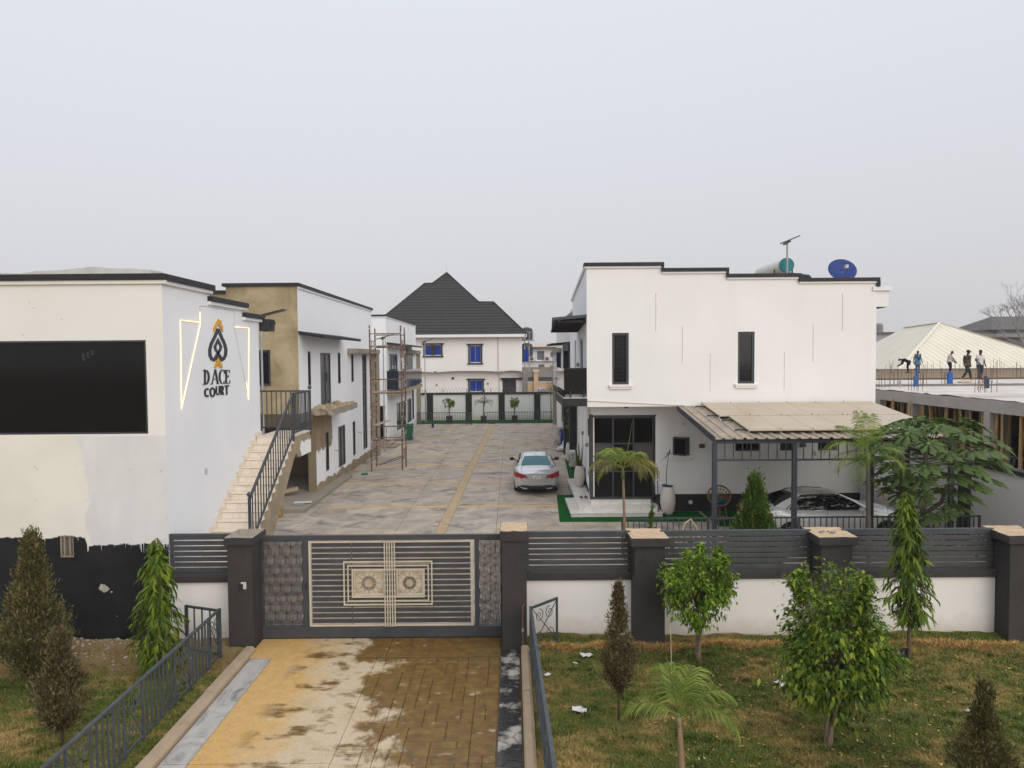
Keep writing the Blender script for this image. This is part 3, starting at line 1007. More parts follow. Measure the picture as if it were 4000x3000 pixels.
def medallion(x0, x1, za, zb):
    """cut-out twelve-pointed star panel: cream straps over an ochre back plate"""
    p = MB().box(x0, x1, gy - 0.006, gy + 0.008, za, zb).build('star_panel', simple('ochre_back_plate', (0.42, 0.32, 0.20), 0.6, 0.35, 7.0), gate)
    cxx, czz = (x0 + x1) / 2, (za + zb) / 2
    r0 = (x1 - x0) / 2
    m = MB()
    y = gy - 0.012
    def strap(a, b, w=0.026):
        m.bar((a[0], y, a[1]), (b[0], y, b[1]), w, 0.008, up=(0, 1, 0))
    def pt(r_, deg):
        return (cxx + r_ * math.cos(R(deg)), czz + min(max(r_ * math.sin(R(deg)), za - czz + 0.01), zb - czz - 0.01))
    for k in range(12):
        a = 30 * k
        strap(pt(r0 * 0.30, a + 15), pt(r0 * 0.50, a))
        strap(pt(r0 * 0.30, a - 15), pt(r0 * 0.50, a))
        strap(pt(r0 * 0.36, a + 15), pt(r0 * 1.02, a + 22))
        strap(pt(r0 * 0.36, a + 15), pt(r0 * 1.02, a + 8))
        strap(pt(r0 * 0.98, a + 8), pt(r0 * 0.80, a + 0))
        strap(pt(r0 * 0.98, a - 8), pt(r0 * 0.80, a + 0))
    for k in range(12):
        strap(pt(r0 * 0.31, 30 * k + 15), pt(r0 * 0.31, 30 * k + 45), 0.022)
    bw = 0.02
    m.box(x0, x1, y - 0.005, y + 0.004, zb - bw, zb)
    m.box(x0, x1, y - 0.0055, y + 0.0035, za, za + bw * 1.8)
    m.box(x0, x0 + bw, y - 0.006, y + 0.003, za + bw * 1.8, zb - bw)
    m.box(x1 - bw, x1, y - 0.006, y + 0.003, za + bw * 1.8, zb - bw)
    m.build('star_straps', CREAM, p)
medallion(-3.15, cx - 0.125, 0.892, 1.388)
medallion(cx + 0.125, -1.792, 0.892, 1.388)

# ================================================================== LEFT BUILDING WITH THE SIGN
SX, SY0, SY1 = -6.82, 13.9, 19.15
n = NT('front_wall_paint')
x, y, z = n.sep()
wob = n.noise(1.5, 5, 0.65)
fin = n.noise(9, 4, 0.7)
drip = n.noise(1.0, 3, 0.6, n.mapped((34, 1, 0.25)))
upper = n.ramp(n.noise(0.6, 4), [(0.3, (0.755, 0.725, 0.68)), (0.7, (0.79, 0.765, 0.725))])
lower = n.ramp(n.noise(0.9, 5), [(0.3, (0.70, 0.665, 0.59)), (0.7, (0.78, 0.74, 0.665))])
patch = n.ramp(n.noise(1.3, 5, 0.6, n.mapped((1, 1, 0.5))), [(0.3, (0.60, 0.595, 0.59)), (0.7, (0.72, 0.71, 0.70))])
black = n.ramp(n.noise(1.2, 5), [(0.3, (0.012, 0.012, 0.013)), (0.7, (0.024, 0.023, 0.025))])
c = n.mix(n.step(z, 4.10, 0.01), lower, upper)
px_ = n.math('ADD', x, n.math('MULTIPLY', n.math('SUBTRACT', n.noise(0.9, 4, 0.6, n.mapped((1, 1, 1), (0, 0, 3))), 0.5), 1.3))
inp = n.math('MULTIPLY', n.step(px_, -8.48, 0.05), n.math('SUBTRACT', 1.0, n.step(z, 4.08, 0.01)))
c = n.mix(inp, c, patch)
edge = n.math('ADD', 2.10, n.math('MULTIPLY', n.math('SUBTRACT', wob, 0.5), 0.22))
edge = n.math('SUBTRACT', edge, n.math('MULTIPLY', n.step(x, -8.45, 0.05), 0.16))
edge = n.math('SUBTRACT', edge, n.math('MULTIPLY', n.ramp(drip, [(0.60, 0.0), (0.74, 1.0)]), 0.22))
edge = n.math('ADD', edge, n.math('MULTIPLY', n.math('SUBTRACT', fin, 0.5), 0.08))
isb = n.math('SUBTRACT', 1.0, n.step(z, edge, 0.02))
c = n.mix(isb, c, black)
c = n.mix(n.math('MULTIPLY', n.step(n.noise(6.5, 2, 0.5, n.mapped((1, 1, 1), (3.3, 0, 1.2))), 0.745, 0.01), 0.7), c, (0.5, 0.48, 0.45))
n.bump(n.noise(40, 4, 0.7), 0.2, 0.008)
FRONTP = n.set(col=c, rough=0.78, spec=0.2)

lb = thing('sign_building', 'white and black painted corner building with the gold and black court sign', 'building', (-11, 16.5, 0))
fp, sp = PF(SY0), PR(SX)
m = MB()
fh = [(-13.5, -7.16, 4.13, 5.97), (-8.98, -8.70, 1.68, 2.12)]
m.sheet(fp, -18.0, SX, -0.06, 7.14, fh, depth=0.1)
m.build('front_wall', FRONTP, lb)
m = MB()
m.sheet(sp, SY0, 16.1, 0, 7.12)
m.sheet(sp, 16.1, 18.1, 0, 6.83)
m.sheet(sp, 18.1, SY1, 0, 6.62)
m.sheet(PB(SY1), -18, SX, 0, 6.6)
m.build('side_wall', COOLWHITE, lb)
MB().box(-17.9, SX - 0.15, SY0 + 0.15, SY1 - 0.1, 6.3, 6.4).build('roof_slab', RAWCON, lb)
# big black tinted window: one pane, thin frame
w = window(lb, fp, -13.5, -7.16, 4.13, 5.97, depth=0.06, fw=0.035, label='long black tinted window')
# faint chalk scribble left on the pane
sm = MB()
rr = random.Random(12)
for q in range(3):
    bx, bz = -8.42 + q * 0.09, 5.72 + q * 0.03
    pts = [(bx + 0.035 * math.sin(k * 2.1 + q) + 0.002 * k, SY0 + 0.037, bz - 0.012 * k + 0.01 * math.cos(k * 1.7)) for k in range(13 - 2 * q)]
    sm.tube(pts, 0.002, 4)
sm.build('chalk_scribble', simple('chalk', (0.2, 0.2, 0.2), 0.9, 0.0), w)
w = window(lb, fp, -8.98, -8.70, 1.68, 2.12, depth=0.08, fw=0.03, glass=simple('brown_board', (0.15, 0.115, 0.08), 0.8, 0.2), mull=(-8.9, -8.79), frame=simple('old_wood', (0.3, 0.26, 0.21), 0.8, 0.2))
# rough window ledge crack and knocked-out hole in the black wall
m = MB()
rr = random.Random(2)
for i in range(30):
    a = rr.uniform(0, 6.28)
    rad = 0.085 * (0.6 + 0.4 * rr.random())
    m.ball((-8.12 + math.cos(a) * rad, SY0 - 0.001, 1.07 + math.sin(a) * rad * 0.9), (0.025, 0.006, 0.02), 6, 4)
m.box(-8.17, -8.09, SY0 - 0.004, SY0 + 0.004, 1.03, 1.10)
m.build('broken_socket', simple('pale_mortar', (0.42, 0.38, 0.33), 0.9, 0.2, 12.0), lb)
# coping: white moulding under a black cap, stepped down along the side
def coping(par, pl, u0, u1, z, t=0.11, d=0.09, white=True, wm=None, capmat=BLACKTRIM, back=0.25, name='coping'):
    MB().pbox(pl, u0, u1, z - t, z, -back, d).build(name, capmat, par, bevel=0.008)
    if white:
        MB().pbox(pl, u0 + 0.01, u1 - 0.01, z - t - 0.08, z - t - 0.001, -0.05, d * 0.55).build('moulding', wm or WHITE, par, bevel=0.008)
coping(lb, fp, -18.0, SX + 0.10, 7.26, t=0.12, wm=CREAMY)
coping(lb, sp, SY0 + 0.005, 16.15, 7.255, t=0.12, d=0.12, wm=COOLWHITE)
coping(lb, sp, 15.98, 18.2, 7.0, t=0.11, d=0.12, wm=COOLWHITE)
coping(lb, sp, 18.02, SY1 + 0.15, 6.76, t=0.11, d=0.12, wm=COOLWHITE)
# a pale membrane edge seen above the coping
m = MB()
pts = []
for i in range(24):
    x = -16 + i * 0.38
    pts.append((x, SY0 + 0.45, 7.40 + 0.05 * math.sin(i * 0.7) + 0.018 * math.sin(i * 2.3)))
for i in range(23):
    a, b = pts[i], pts[i + 1]
    m.hexa([(a[0], a[1], 7.0), (b[0], b[1], 7.0), (b[0], b[1] + .5, 7.0), (a[0], a[1] + .5, 7.0), a, b, (b[0], b[1] + .5, b[2] + .02), (a[0], a[1] + .5, a[2] + .02)])
m.build('roof_sheet', simple('pale_roof_sheet', (0.55, 0.53, 0.5), 0.6, 0.15), lb)
# thin grooves round the sign
m = MB()
GR = simple('groove_grey', (0.46, 0.46, 0.47), 0.8, 0.0)
for a, b in (((15.57, 6.76), (17.48, 6.76)), ((15.57, 6.76), (15.57, 6.39)), ((17.48, 6.76), (17.48, 6.38)), ((17.48, 6.38), (18.28, 4.6))):
    m.bar(sp.p(a[0], a[1], 0.001), sp.p(b[0], b[1], 0.001), 0.012, 0.012)
m.build('groove', GR, lb)
MB().pbox(sp, 15.62, 15.75, 3.02, 3.16, 0, 0.006).build('cover_plate', simple('worn_plate', (0.5, 0.49, 0.47), 0.7, 0.15, 9), lb)
# dark canopy at the back corner over the upper door
can = thing('door_canopy', 'small dark ribbed canopy poking out behind the sign building', 'canopy', (-6.6, 19.6, 6.4))
m = MB()
for i in range(9):
    m.box(-6.84 + 0.03 * i, -6.825 + 0.03 * i, 19.3, 19.75, 6.33, 6.66)
m.build('ribs', METAL, can)
MB().box(-6.86, -6.58, 19.32, 19.75, 6.36, 6.65).build('box', BLACKTRIM, can)
MB().box(-6.578, -6.47, 19.35, 19.5, 6.50, 6.60).build('bracket', BLACKTRIM, can)

# ---- LED outlines
n = NT('warm_led')
LED = n.set(col=(1, 0.8, 0.5), emit=(1.0, 0.62, 0.26), emits=1.8)
def led(label, runs):
    t = thing('led_strip', label, 'led strip', sp.p(runs[0][0][0], runs[0][0][1], 0))
    for r_ in runs:
        MB().tube([sp.p(a, b, 0.012) for a, b in r_], 0.010, 6).build('light_tube', LED, t)
        m = MB()
        for k in range(len(r_) - 1):
            m.bar(sp.p(*r_[k], 0.005), sp.p(*r_[k + 1], 0.005), 0.022, 0.008, up=(1, 0, 0))
        m.build('channel', simple('white_channel', (0.7, 0.68, 0.64), 0.5, 0.0), t)
led('glowing warm LED outline left of the gold and black emblem', [[(15.55, 6.62), (15.55, 6.39), (14.62, 6.39), (14.56, 4.56), (15.55, 6.36)]])
led('glowing warm LED outline right of the gold and black emblem', [[(17.49, 6.37), (18.42, 6.38), (18.29, 4.52), (18.16, 4.98)]])

# ---- emblem and letters, cut from board and stood off the wall
GOLD = simple('gold_acrylic', (0.62, 0.33, 0.02), 0.35, 0.06, 5.0, spec=0.5)
INK = simple('navy_black_acrylic', (0.018, 0.018, 0.028), 0.35, 0.0, spec=0.5)
sign = thing('wall_sign', 'gold and black spade emblem above the words D ACE COURT', 'sign', (SX, 16.4, 5.0))
def plate(poly, mat, name, par=sign, d0=0.006, d1=0.05):
    m = MB()
    n_ = len(poly)
    bm = bmesh.new()
    vs = [bm.verts.new(sp.p(u, v, d1)) for u, v in poly]
    f = bm.faces.new(vs)
    ext = bmesh.ops.extrude_face_region(bm, geom=[f])
    bmesh.ops.translate(bm, verts=[g for g in ext['geom'] if isinstance(g, bmesh.types.BMVert)], vec=sp.n * (d0 - d1))
    bmesh.ops.triangulate(bm, faces=bm.faces)
    me = bpy.data.meshes.new(name)
    bm.to_mesh(me)
    bm.free()
    return finish(name, me, mat, par)
def zs(a, b):
    """a point of the sign, measured on the photograph's enlargement, on the wall plane"""
    q1, q2 = pix(a / 2.0109, 1000 + b / 2.0109, 10), pix(a / 2.0109, 1000 + b / 2.0109, 20)
    t_ = (SX - q1.x) / (q2.x - q1.x)
    p = q1.lerp(q2, t_)
    return (p.y, p.z)
def ink(pts, w, name, par=None, closed=False, mat=None, lift=0.0):
    """a ribbon with mitred joints, laid out in the sign's own drawing and put on the wall"""
    P_ = [Vector(p) for p in pts]
    n_ = len(P_)
    ws = w if isinstance(w, list) else [w] * n_
    L, Rr_ = [], []
    for i in range(n_):
        a = P_[i - 1] if (i > 0 or closed) else None
        b = P_[(i + 1) % n_] if (i < n_ - 1 or closed) else None
        e1 = (P_[i] - a).normalized() if a is not None else (b - P_[i]).normalized()
        e2 = (b - P_[i]).normalized() if b is not None else e1
        t = e1 + e2
        t = t.normalized() if t.length > 1e-6 else e1
        nr = Vector((-t.y, t.x))
        k = max(0.4, nr.dot(Vector((-e1.y, e1.x))))
        L.append(P_[i] + nr * (ws[i] / 2 / k))
        Rr_.append(P_[i] - nr * (ws[i] / 2 / k))
    m = MB()
    for i in range(n_ if closed else n_ - 1):
        j = (i + 1) % n_
        q = [L[i], L[j], Rr_[j], Rr_[i]]
        m.hexa([sp.p(*zs(*p), 0.002) for p in q] + [sp.p(*zs(*p), 0.016 + lift) for p in q])
    return m.build(name, mat or INK, par or sign)
def gold(poly, name, lift=0.0):
    return plate([zs(*p) for p in poly], GOLD, name, d0=0.002, d1=0.02 + lift)
gold([(1672, 562), (1710, 492), (1721, 512), (1721, 506), (1733, 508), (1733, 534), (1745, 560), (1745, 598), (1710, 536), (1674, 598)], 'gold_roof', 0.006)
ink([(1710, 572), (1738, 640), (1761, 690), (1772, 735), (1769, 777), (1755, 806), (1739, 816), (1723, 804), (1706, 776)], 22, 'spade_half')
ink([(1710, 572), (1682, 640), (1656, 690), (1644, 738), (1647, 782), (1661, 809), (1678, 817), (1693, 804), (1710, 776)], 22, 'spade_half', lift=0.001)
ink([(1682, 806), (1727, 735), (1733, 712), (1709, 662), (1685, 712), (1691, 735), (1738, 806)], 17, 'inner_diamond', lift=0.002)
gold([(1708, 797), (1738, 856), (1742, 878), (1722, 878), (1708, 850), (1696, 877), (1678, 876), (1682, 856)], 'gold_foot', 0.006)
def arc(cx_, cz_, rx, rz, a0, a1, st):
    return [(cx_ + rx * math.cos(R(a)), cz_ - rz * math.sin(R(a))) for a in range(a0, a1 + (1 if st > 0 else -1), st)]
def serifs(par, *lst):
    for (x, y, w_) in lst:
        ink([(x - w_ / 2, y), (x + w_ / 2, y)], 6, 'letter_serif', par, lift=-0.001)
o = ink([(1607, 893), (1607, 1010)], 13, 'letter_d')
ink(arc(1611, 952, 26, 56, 90, -90, -15), [5 + 10 * max(0, math.cos(R(a))) for a in range(90, -91, -15)], 'letter_stroke', o, lift=-0.001)
serifs(o, (1603, 896, 24), (1603, 1008, 24))
o = ink([(1688, 890), (1708, 1004)], 13, 'letter_a')
ink([(1686, 895), (1662, 1006)], 6, 'letter_stroke', o, lift=-0.001)
ink([(1670, 968), (1700, 966)], 5, 'letter_stroke', o, lift=-0.002)
serifs(o, (1660, 1005, 18), (1708, 1003, 18))
o = ink(arc(1744, 948, 22, 54, 40, 320, 14), [5 + 8 * max(0, -math.cos(R(a))) for a in range(40, 321, 14)], 'letter_c')
ink([(1760, 900), (1760, 926)], 5, 'letter_stroke', o, lift=-0.001)
o = ink([(1774, 895), (1774, 1002)], 12, 'letter_e')
for q_ in ([(1774, 898), (1799, 897)], [(1774, 1000), (1804, 998)], [(1774, 946), (1792, 945)], [(1799, 895), (1799, 918)], [(1803, 976), (1803, 1000)], [(1791, 934), (1791, 957)]):
    ink(q_, 5, 'letter_stroke', o, lift=-0.001 - 0.0004 * (q_[0][0] == q_[1][0]))
serifs(o, (1769, 897, 18), (1769, 1000, 18))
ink(arc(1623, 1073, 16, 30, 45, 315, 15), 12, 'letter_c')
ink(arc(1666, 1070, 17, 33, 0, 345, 15), 12, 'letter_o', closed=True)
ink([(1697, 1022)] + arc(1709, 1072, 12, 16, 180, 360, 20) + [(1721, 1020)], 10, 'letter_u')
o = ink([(1736, 1093), (1736, 1024), (1745, 1024), (1751, 1032), (1751, 1046), (1744, 1055), (1736, 1056)], 9, 'letter_r')
ink([(1743, 1056), (1753, 1091)], 9, 'letter_stroke', o, lift=-0.001)
o = ink([(1763, 1022), (1796, 1020)], 12, 'letter_t')
ink([(1778, 1022), (1778, 1090)], 11, 'letter_stroke', o, lift=-0.001)

# ================================================================== OUTSIDE STAIR
n = NT('marble_tile')
vein = n.noise(1.6, 5, 0.6, n.mapped((1, 1, 1)), dist=1.8)
c = n.ramp(vein, [(0.465, (0.74, 0.66, 0.55)), (0.49, (0.60, 0.50, 0.40)), (0.505, (0.75, 0.67, 0.57)), (0.8, (0.77, 0.70, 0.61))])
MARBLE = n.set(col=c, rough=0.28, spec=0.5)
st = thing('outside_stair', 'cream marble tiled stair rising along the sign wall', 'stair', (-6.3, 16, 0))
X0s, X1s = SX + 0.004, -5.80
top_y, top_z, rise, run = 18.75, 3.52, 0.165, 0.262
nst = 16
JM = simple('tile_joint', (0.45, 0.38, 0.3), 0.9, 0.1)
for k in range(nst):
    z = top_z - rise * k                     # tread height of the k-th step from the top
    y1 = top_y - run * (k - 1) if k else 20.35
    y0 = top_y - run * k
    if k:
        xs = [X0s + 0.021, X0s + 0.36 + 0.08 * (k % 2), X1s]
        for a, b in zip(xs[:-1], xs[1:]):
            MB().box(a + 0.002, b - 0.002, y0 + 0.004, y0 + 0.02, z - rise, z - 0.021).build('riser_tile', MARBLE, st)
        MB().box(X0s + 0.021, X1s + 0.02, y0 - 0.015, y1 + 0.003, z - 0.02, z).build('tread_tile', MARBLE, st, bevel=0.004)
        MB().box(X0s + 0.022, X1s, y0 + 0.001, y0 + 0.0035, z - 0.034, z - 0.021).build('grout_line', JM, st)
    else:
        MB().box(X0s + 0.4, X1s - 0.003, y0 + 0.004, y0 + 0.02, z - rise, z - 0.021).build('riser_tile', MARBLE, st)
        MB().box(X0s + 0.03, X0s + 0.395, y0 + 0.004, y0 + 0.02, z - rise, z - 0.021).build('riser_tile', MARBLE, st)
        MB().box(X0s + 0.03, X1s + 0.02, y0 - 0.015, 20.35, z - 0.02, z).build('landing_tile', MARBLE, st, bevel=0.004)
    # skirting tile on the wall
    MB().box(X0s, X0s + 0.02 - 0.003 * (k % 2), y0 - 0.10, y0 + (0.262 if k else 0.45), z - rise, z + 0.10).build('skirting_tile', MARBLE, st)
m = MB()
yb_ = top_y - run * (nst - 1)
zb2 = top_z - rise * (nst - 1)
def soffit(y):
    return max(0.0, (top_z - rise) - (top_y - y) * rise / run - 0.26)
poly = [(yb_ + 0.02, 0.0), (yb_ + 0.02, zb2 - 0.02)]
for k in range(nst - 1, 0, -1):
    y0 = top_y - run * k
    z = top_z - rise * k - 0.021
    poly += [(y0 + 0.021, z - 0.0), (y0 + run + 0.02, z - 0.0)]
poly += [(top_y + 0.02, top_z - 0.021), (20.34, top_z - 0.021), (20.34, top_z - 0.62), (19.15, top_z - 0.62), (18.9, soffit(18.7)), (14.9 + 0.7, 0.0)]
bm = bmesh.new()
vs = [bm.verts.new((X0s + 0.031, y, z)) for y, z in poly]
f = bm.faces.new(vs)
ex = bmesh.ops.extrude_face_region(bm, geom=[f])
bmesh.ops.translate(bm, verts=[g for g in ex['geom'] if isinstance(g, bmesh.types.BMVert)], vec=(X1s - X0s - 0.033, 0, 0))
bmesh.ops.triangulate(bm, faces=bm.faces)
me = bpy.data.meshes.new('flight')
bm.to_mesh(me)
bm.free()
n = NT('stair_concrete_half_painted')
x, y, z = n.sep()
pm = n.math('MULTIPLY', n.step(n.math('ADD', y, n.math('MULTIPLY', n.math('SUBTRACT', n.noise(4, 4), 0.5), 0.7)), 19.35, 0.04),
            n.math('SUBTRACT', 1.0, n.step(n.math('ADD', z, n.math('MULTIPLY', n.math('SUBTRACT', n.noise(5, 4), 0.5), 0.3)), 3.28, 0.03)))
c = n.mix(pm, n.ramp(n.noise(2.5, 5), [(0.3, (0.24, 0.20, 0.14)), (0.7, (0.36, 0.29, 0.2))]), (0.74, 0.73, 0.72))
n.bump(n.noise(30, 4), 0.3, 0.01)
finish('flight', me, n.set(col=c, rough=0.9, spec=0.2), st)
# stair railing
sr = thing('stair_railing', 'dark grey steel railing with ball finials on the marble stair', 'railing', (-5.8, 17, 2))
ux = -5.80
rail_h = 1.13
p0 = Vector((ux, 15.5, top_z - (top_y - 15.5) * rise / run - 0.10))
p1 = Vector((ux, top_y - 0.03, top_z))
p2 = Vector((ux, 20.3, top_z))
p3 = Vector((SX - 0.9, 20.3, top_z))
def srun(a, b, nb, mat=METAL):
    up = Vector((0, 0, 1))
    MB().bar(a + up * rail_h, b + up * rail_h, 0.055, 0.045).build('top_rail', mat, sr)
    MB().bar(a + up * 0.09, b + up * 0.09, 0.04, 0.035).build('bottom_rail', mat, sr)
    for i in range(1, nb + 1):
        c_ = a.lerp(b, i / (nb + 1))
        MB().bar(c_ + up * 0.10, c_ + up * (rail_h - 0.02), 0.022).build('baluster', mat, sr)
srun(p0, p1, 17)
srun(p1, p2, 11)
srun(p2, p3, 13)
for p, ball in ((p0, True), (p1, False), (p2, True)):
    MB().bar(p - Vector((0, 0, 0.12)), p + Vector((0, 0, rail_h + 0.03)), 0.055).build('post', METAL, sr)
    if ball:
        MB().ball(p + Vector((0, 0, rail_h + 0.10)), 0.058, 12, 8).build('ball_finial', METAL_L, sr, smooth='all')

# ================================================================== SECOND LEFT HOUSE (half rendered)
BX = -7.95
n = NT('half_finished_side_paint')
x, y, z = n.sep()
wob = n.noise(1.6, 5, 0.65)
wht = n.ramp(n.noise(0.5, 4), [(0.3, (0.765, 0.775, 0.80)), (0.7, (0.80, 0.805, 0.825))])
brn = n.ramp(n.noise(1.8, 5, 0.65), [(0.3, (0.20, 0.155, 0.10)), (0.7, (0.34, 0.265, 0.175))])
e = n.math('ADD', 0.42, n.math('MULTIPLY', n.math('SUBTRACT', wob, 0.5), 0.75))
low = n.math('SUBTRACT', 1.0, n.step(z, e, 0.03))
yy = n.math('ADD', y, n.math('MULTIPLY', n.math('SUBTRACT', wob, 0.5), 1.0))
zz = n.math('ADD', z, n.math('MULTIPLY', n.math('SUBTRACT', n.noise(2.2, 4), 0.5), 0.9))
pat = n.math('MULTIPLY', n.math('SUBTRACT', 1.0, n.step(yy, 31.1, 0.05)), n.step(zz, 1.75, 0.05))
pat = n.math('MULTIPLY', pat, n.math('SUBTRACT', 1.0, n.step(z, 3.5, 0.02)))
c = n.mix(n.math('MAXIMUM', low, pat), wht, brn)
n.bump(n.noise(45, 4), 0.15, 0.006)
HALF = n.set(col=c, rough=0.8, spec=0.2)

n = NT('bare_render_blotched')
f = n.noise(0.8, 6, 0.65, n.mapped((1, 1, 1.0)), dist=0.5)
c = n.ramp(f, [(0.28, (0.185, 0.145, 0.085)), (0.45, (0.32, 0.255, 0.15)), (0.6, (0.41, 0.33, 0.20)), (0.78, (0.46, 0.38, 0.25))])
c = n.mix(n.ramp(n.noise(1.0, 4, 0.6, n.mapped((2.0, 2.0, 0.3))), [(0.55, 0), (0.8, 0.5)]), c, (0.15, 0.12, 0.07))
n.bump(n.noise(30, 5), 0.3, 0.01)
BLOTCH = n.set(col=c, rough=0.92, spec=0.15)

h2 = thing('white_house', 'two storey house with a bare cement end wall behind the marble stair', 'house', (-11, 33, 0))
Yf, Yl, Ye = 26.45, 28.6, 40.3
sp2 = PR(BX)
top2 = 8.28
m = MB()
m.sheet(PF(Yf), -16.5, BX, 3.15, 8.0, [(-10.0, -9.0, 4.55, 5.9)], depth=0.15)
m.sheet(PF(Yf), -10.6, BX, 8.0, top2)
m.build('end_wall', BLOTCH, h2)
window(h2, PF(Yf), -10.0, -9.0, 4.55, 5.9, depth=0.12, fw=0.09, mull=(-9.5,))
up = [(27.65, 28.05, 4.5, 5.85), (29.45, 31.1, 3.6, 5.8), (32.4, 32.92, 4.4, 5.82), (35.1, 35.62, 4.37, 5.77)]
lo = [(30.06, 30.6, 0.74, 2.43), (32.25, 33.6, 0.55, 2.42), (35.2, 35.78, 0.68, 2.39)]
strip = (37.7, 39.0, 0.62, 5.76)
m = MB()
m.sheet(sp2, Yf, Yl, 3.15, top2, [up[0]], depth=0.07)
m.sheet(sp2, Yl, Ye, 0, top2, up[1:] + lo + [strip], depth=0.07)
m.sheet(PB(Ye), -16.5, BX, 0, top2)
m.quad((-16.5, Yf, 3.15), (BX, Yf, 3.15), (BX, Yl, 3.15), (-16.5, Yl, 3.15))
m.build('side_wall', HALF, h2)
MB().box(-16.4, BX - 0.2, Yf + 0.2, Ye - 0.2, 7.6, 7.75).build('roof_slab', RAWCON, h2)
for i, w_ in enumerate(up):
    if i == 1:
        o = window(h2, sp2, *w_, depth=0.06, fw=0.09, mull=(30.3,), name='door', glass=simple('hazy_glass', (0.10, 0.105, 0.11), 0.25, 0.1))
        MB().pbox(sp2, 30.36, 30.42, 4.55, 4.95, 0.002, 0.03).build('handle', BLACKTRIM, o)
    else:
        window(h2, sp2, *w_, depth=0.06, fw=0.055)
window(h2, sp2, *lo[0], depth=0.06, fw=0.055)
window(h2, sp2, *lo[1], depth=0.06, fw=0.08, mull=(32.9,), glass=GLASSG)
window(h2, sp2, *lo[2], depth=0.06, fw=0.055)
window(h2, sp2, *strip, depth=0.12, fw=0.08, mull=(38.35,), trans=(1.7, 2.9, 4.0, 4.8), name='stair_window', label='tall narrow staircase window')
# ground floor porch: brown column, dark opening, raised slab
m = MB()
m.sheet(PF(Yl), -14.5, BX, 0, 3.15, [(-13.8, -8.28, 0.12, 3.15)], depth=0.3)
m.build('porch_wall', CEMENTD, h2)
m = MB()
m.box(-14.4, -8.3, 33.0, 33.1, 0, 3.1)
m.quad((-14.5, Yl, 3.12), (BX - .2, Yl, 3.12), (BX - .2, 33.1, 3.12), (-14.5, 33.1, 3.12))
m.build('porch_back_wall', CEMENTD, h2)
MB().box(-13.4, -7.5, 25.35, 33, -0.02, 0.16).build('porch_slab', RAWCON, h2, bevel=0.02)
MB().box(-13.6, -13.3, Yf, Yf + 0.3, 0.16, 3.15).build('porch_column', CEMENTD, h2)
MB().box(-14.6, -14.3, Yf, Yl, 0.0, 3.15).build('porch_wall', CEMENTD, h2)
MB().pbox(PF(Yf), -16.5, BX + 0.001, 3.0, 3.5, -0.15, 0.012).build('floor_beam', simple('dark_bare_render', (0.10, 0.075, 0.045), 0.9, 0.25, 2.0), h2)
# copings
coping(h2, PF(Yf), -10.72, BX + 0.08, top2 + 0.10, t=0.12, white=False)
coping(h2, PF(Yf), -16.5, -10.6, 8.02 + 0.10, t=0.12, white=False)
coping(h2, sp2, Yf + 0.004, Ye + 0.08, top2 + 0.095, t=0.12, d=0.10, wm=COOLWHITE)
# thin dark canopy over the upper windows
def canopy(par, x0, x1, y0, y1, z, drop, mat=BLACKTRIM):
    c_ = MB().hexa([(x0, y0, z - 0.09), (x1, y0, z - drop - 0.09), (x1, y1, z - drop - 0.09), (x0, y1, z - 0.09), (x0, y0, z), (x1, y0, z - drop), (x1, y1, z - drop), (x0, y1, z)]).build('canopy', mat, par)
    m = MB()
    k = int((y1 - y0) / 0.22)
    for i in range(k):
        a = y0 + (y1 - y0) * (i + 0.5) / k
        m.hexa([(x0, a - .03, z - 0.13), (x1, a - .03, z - drop - 0.115), (x1, a + .03, z - drop - 0.115), (x0, a + .03, z - 0.13),
                (x0, a - .03, z - 0.091), (x1, a - .03, z - drop - 0.091), (x1, a + .03, z - drop - 0.091), (x0, a + .03, z - 0.091)])
    m.build('canopy_ribs', METAL, c_)
    return c_
canopy(h2, BX + 0.002, BX + 0.95, Yf + 0.02, 33.0, 6.60, 0.16)
# concrete frame round the stair window: beam and column
MB().box(BX - 0.05, BX + 0.42, 34.3, 40.6, 5.78, 6.03).build('frame_beam', RAWCON, h2, bevel=0.015)
MB().box(BX + 0.002, BX + 0.38, 40.0, 40.55, 0, 5.779).build('frame_column', RAWCON, h2, bevel=0.015)
# broken balcony slab with rubble
bal = MB()
rr = random.Random(4)
xs = np.linspace(BX + 0.002, BX + 0.93, 6)
ys = np.linspace(28.0, 32.1, 16)
top = [[(x, y, 3.50 + rr.uniform(0, 0.05) + (0.04 if rr.random() < 0.2 else 0)) for x in xs] for y in ys]
bot = [[(x, y + (rr.uniform(-0.05, 0.1) if j == 0 else 0), 3.32 + rr.uniform(-0.02, 0.02)) for x in xs] for j, y in enumerate(ys)]
nx, ny = len(xs), len(ys)
vs = [p for r_ in top for p in r_] + [p for r_ in bot for p in r_]
o_ = nx * ny
fs = []
for j in range(ny - 1):
    for i in range(nx - 1):
        a = j * nx + i
        fs += [(a, a + 1, a + nx + 1, a + nx), (o_ + a, o_ + a + nx, o_ + a + nx + 1, o_ + a + 1)]
for j in range(ny - 1):
    for i in (0, nx - 1):
        a = j * nx + i
        fs.append((a, a + nx, o_ + a + nx, o_ + a))
for i in range(nx - 1):
    for j in (0, ny - 1):
        a = j * nx + i
        fs.append((a, a + 1, o_ + a + 1, o_ + a))
bal.add(vs, fs).build('balcony_slab', RAWCON, h2)
m = MB()
for i in range(150):
    s_ = abs(rr.gauss(0, 0.045)) + 0.015
    m.ball((BX + 0.03 + rr.random() * 0.85, 28.05 + rr.random() * 3.4, 3.54 + s_ * 0.4), (s_ * 1.4, s_, s_ * rr.uniform(0.5, 1)), 6, 4)
o = m.build('rubble', CEMENT)
tag(o, 'broken mortar and tile rubble heaped on the unfinished balcony', 'rubble', kind='stuff')
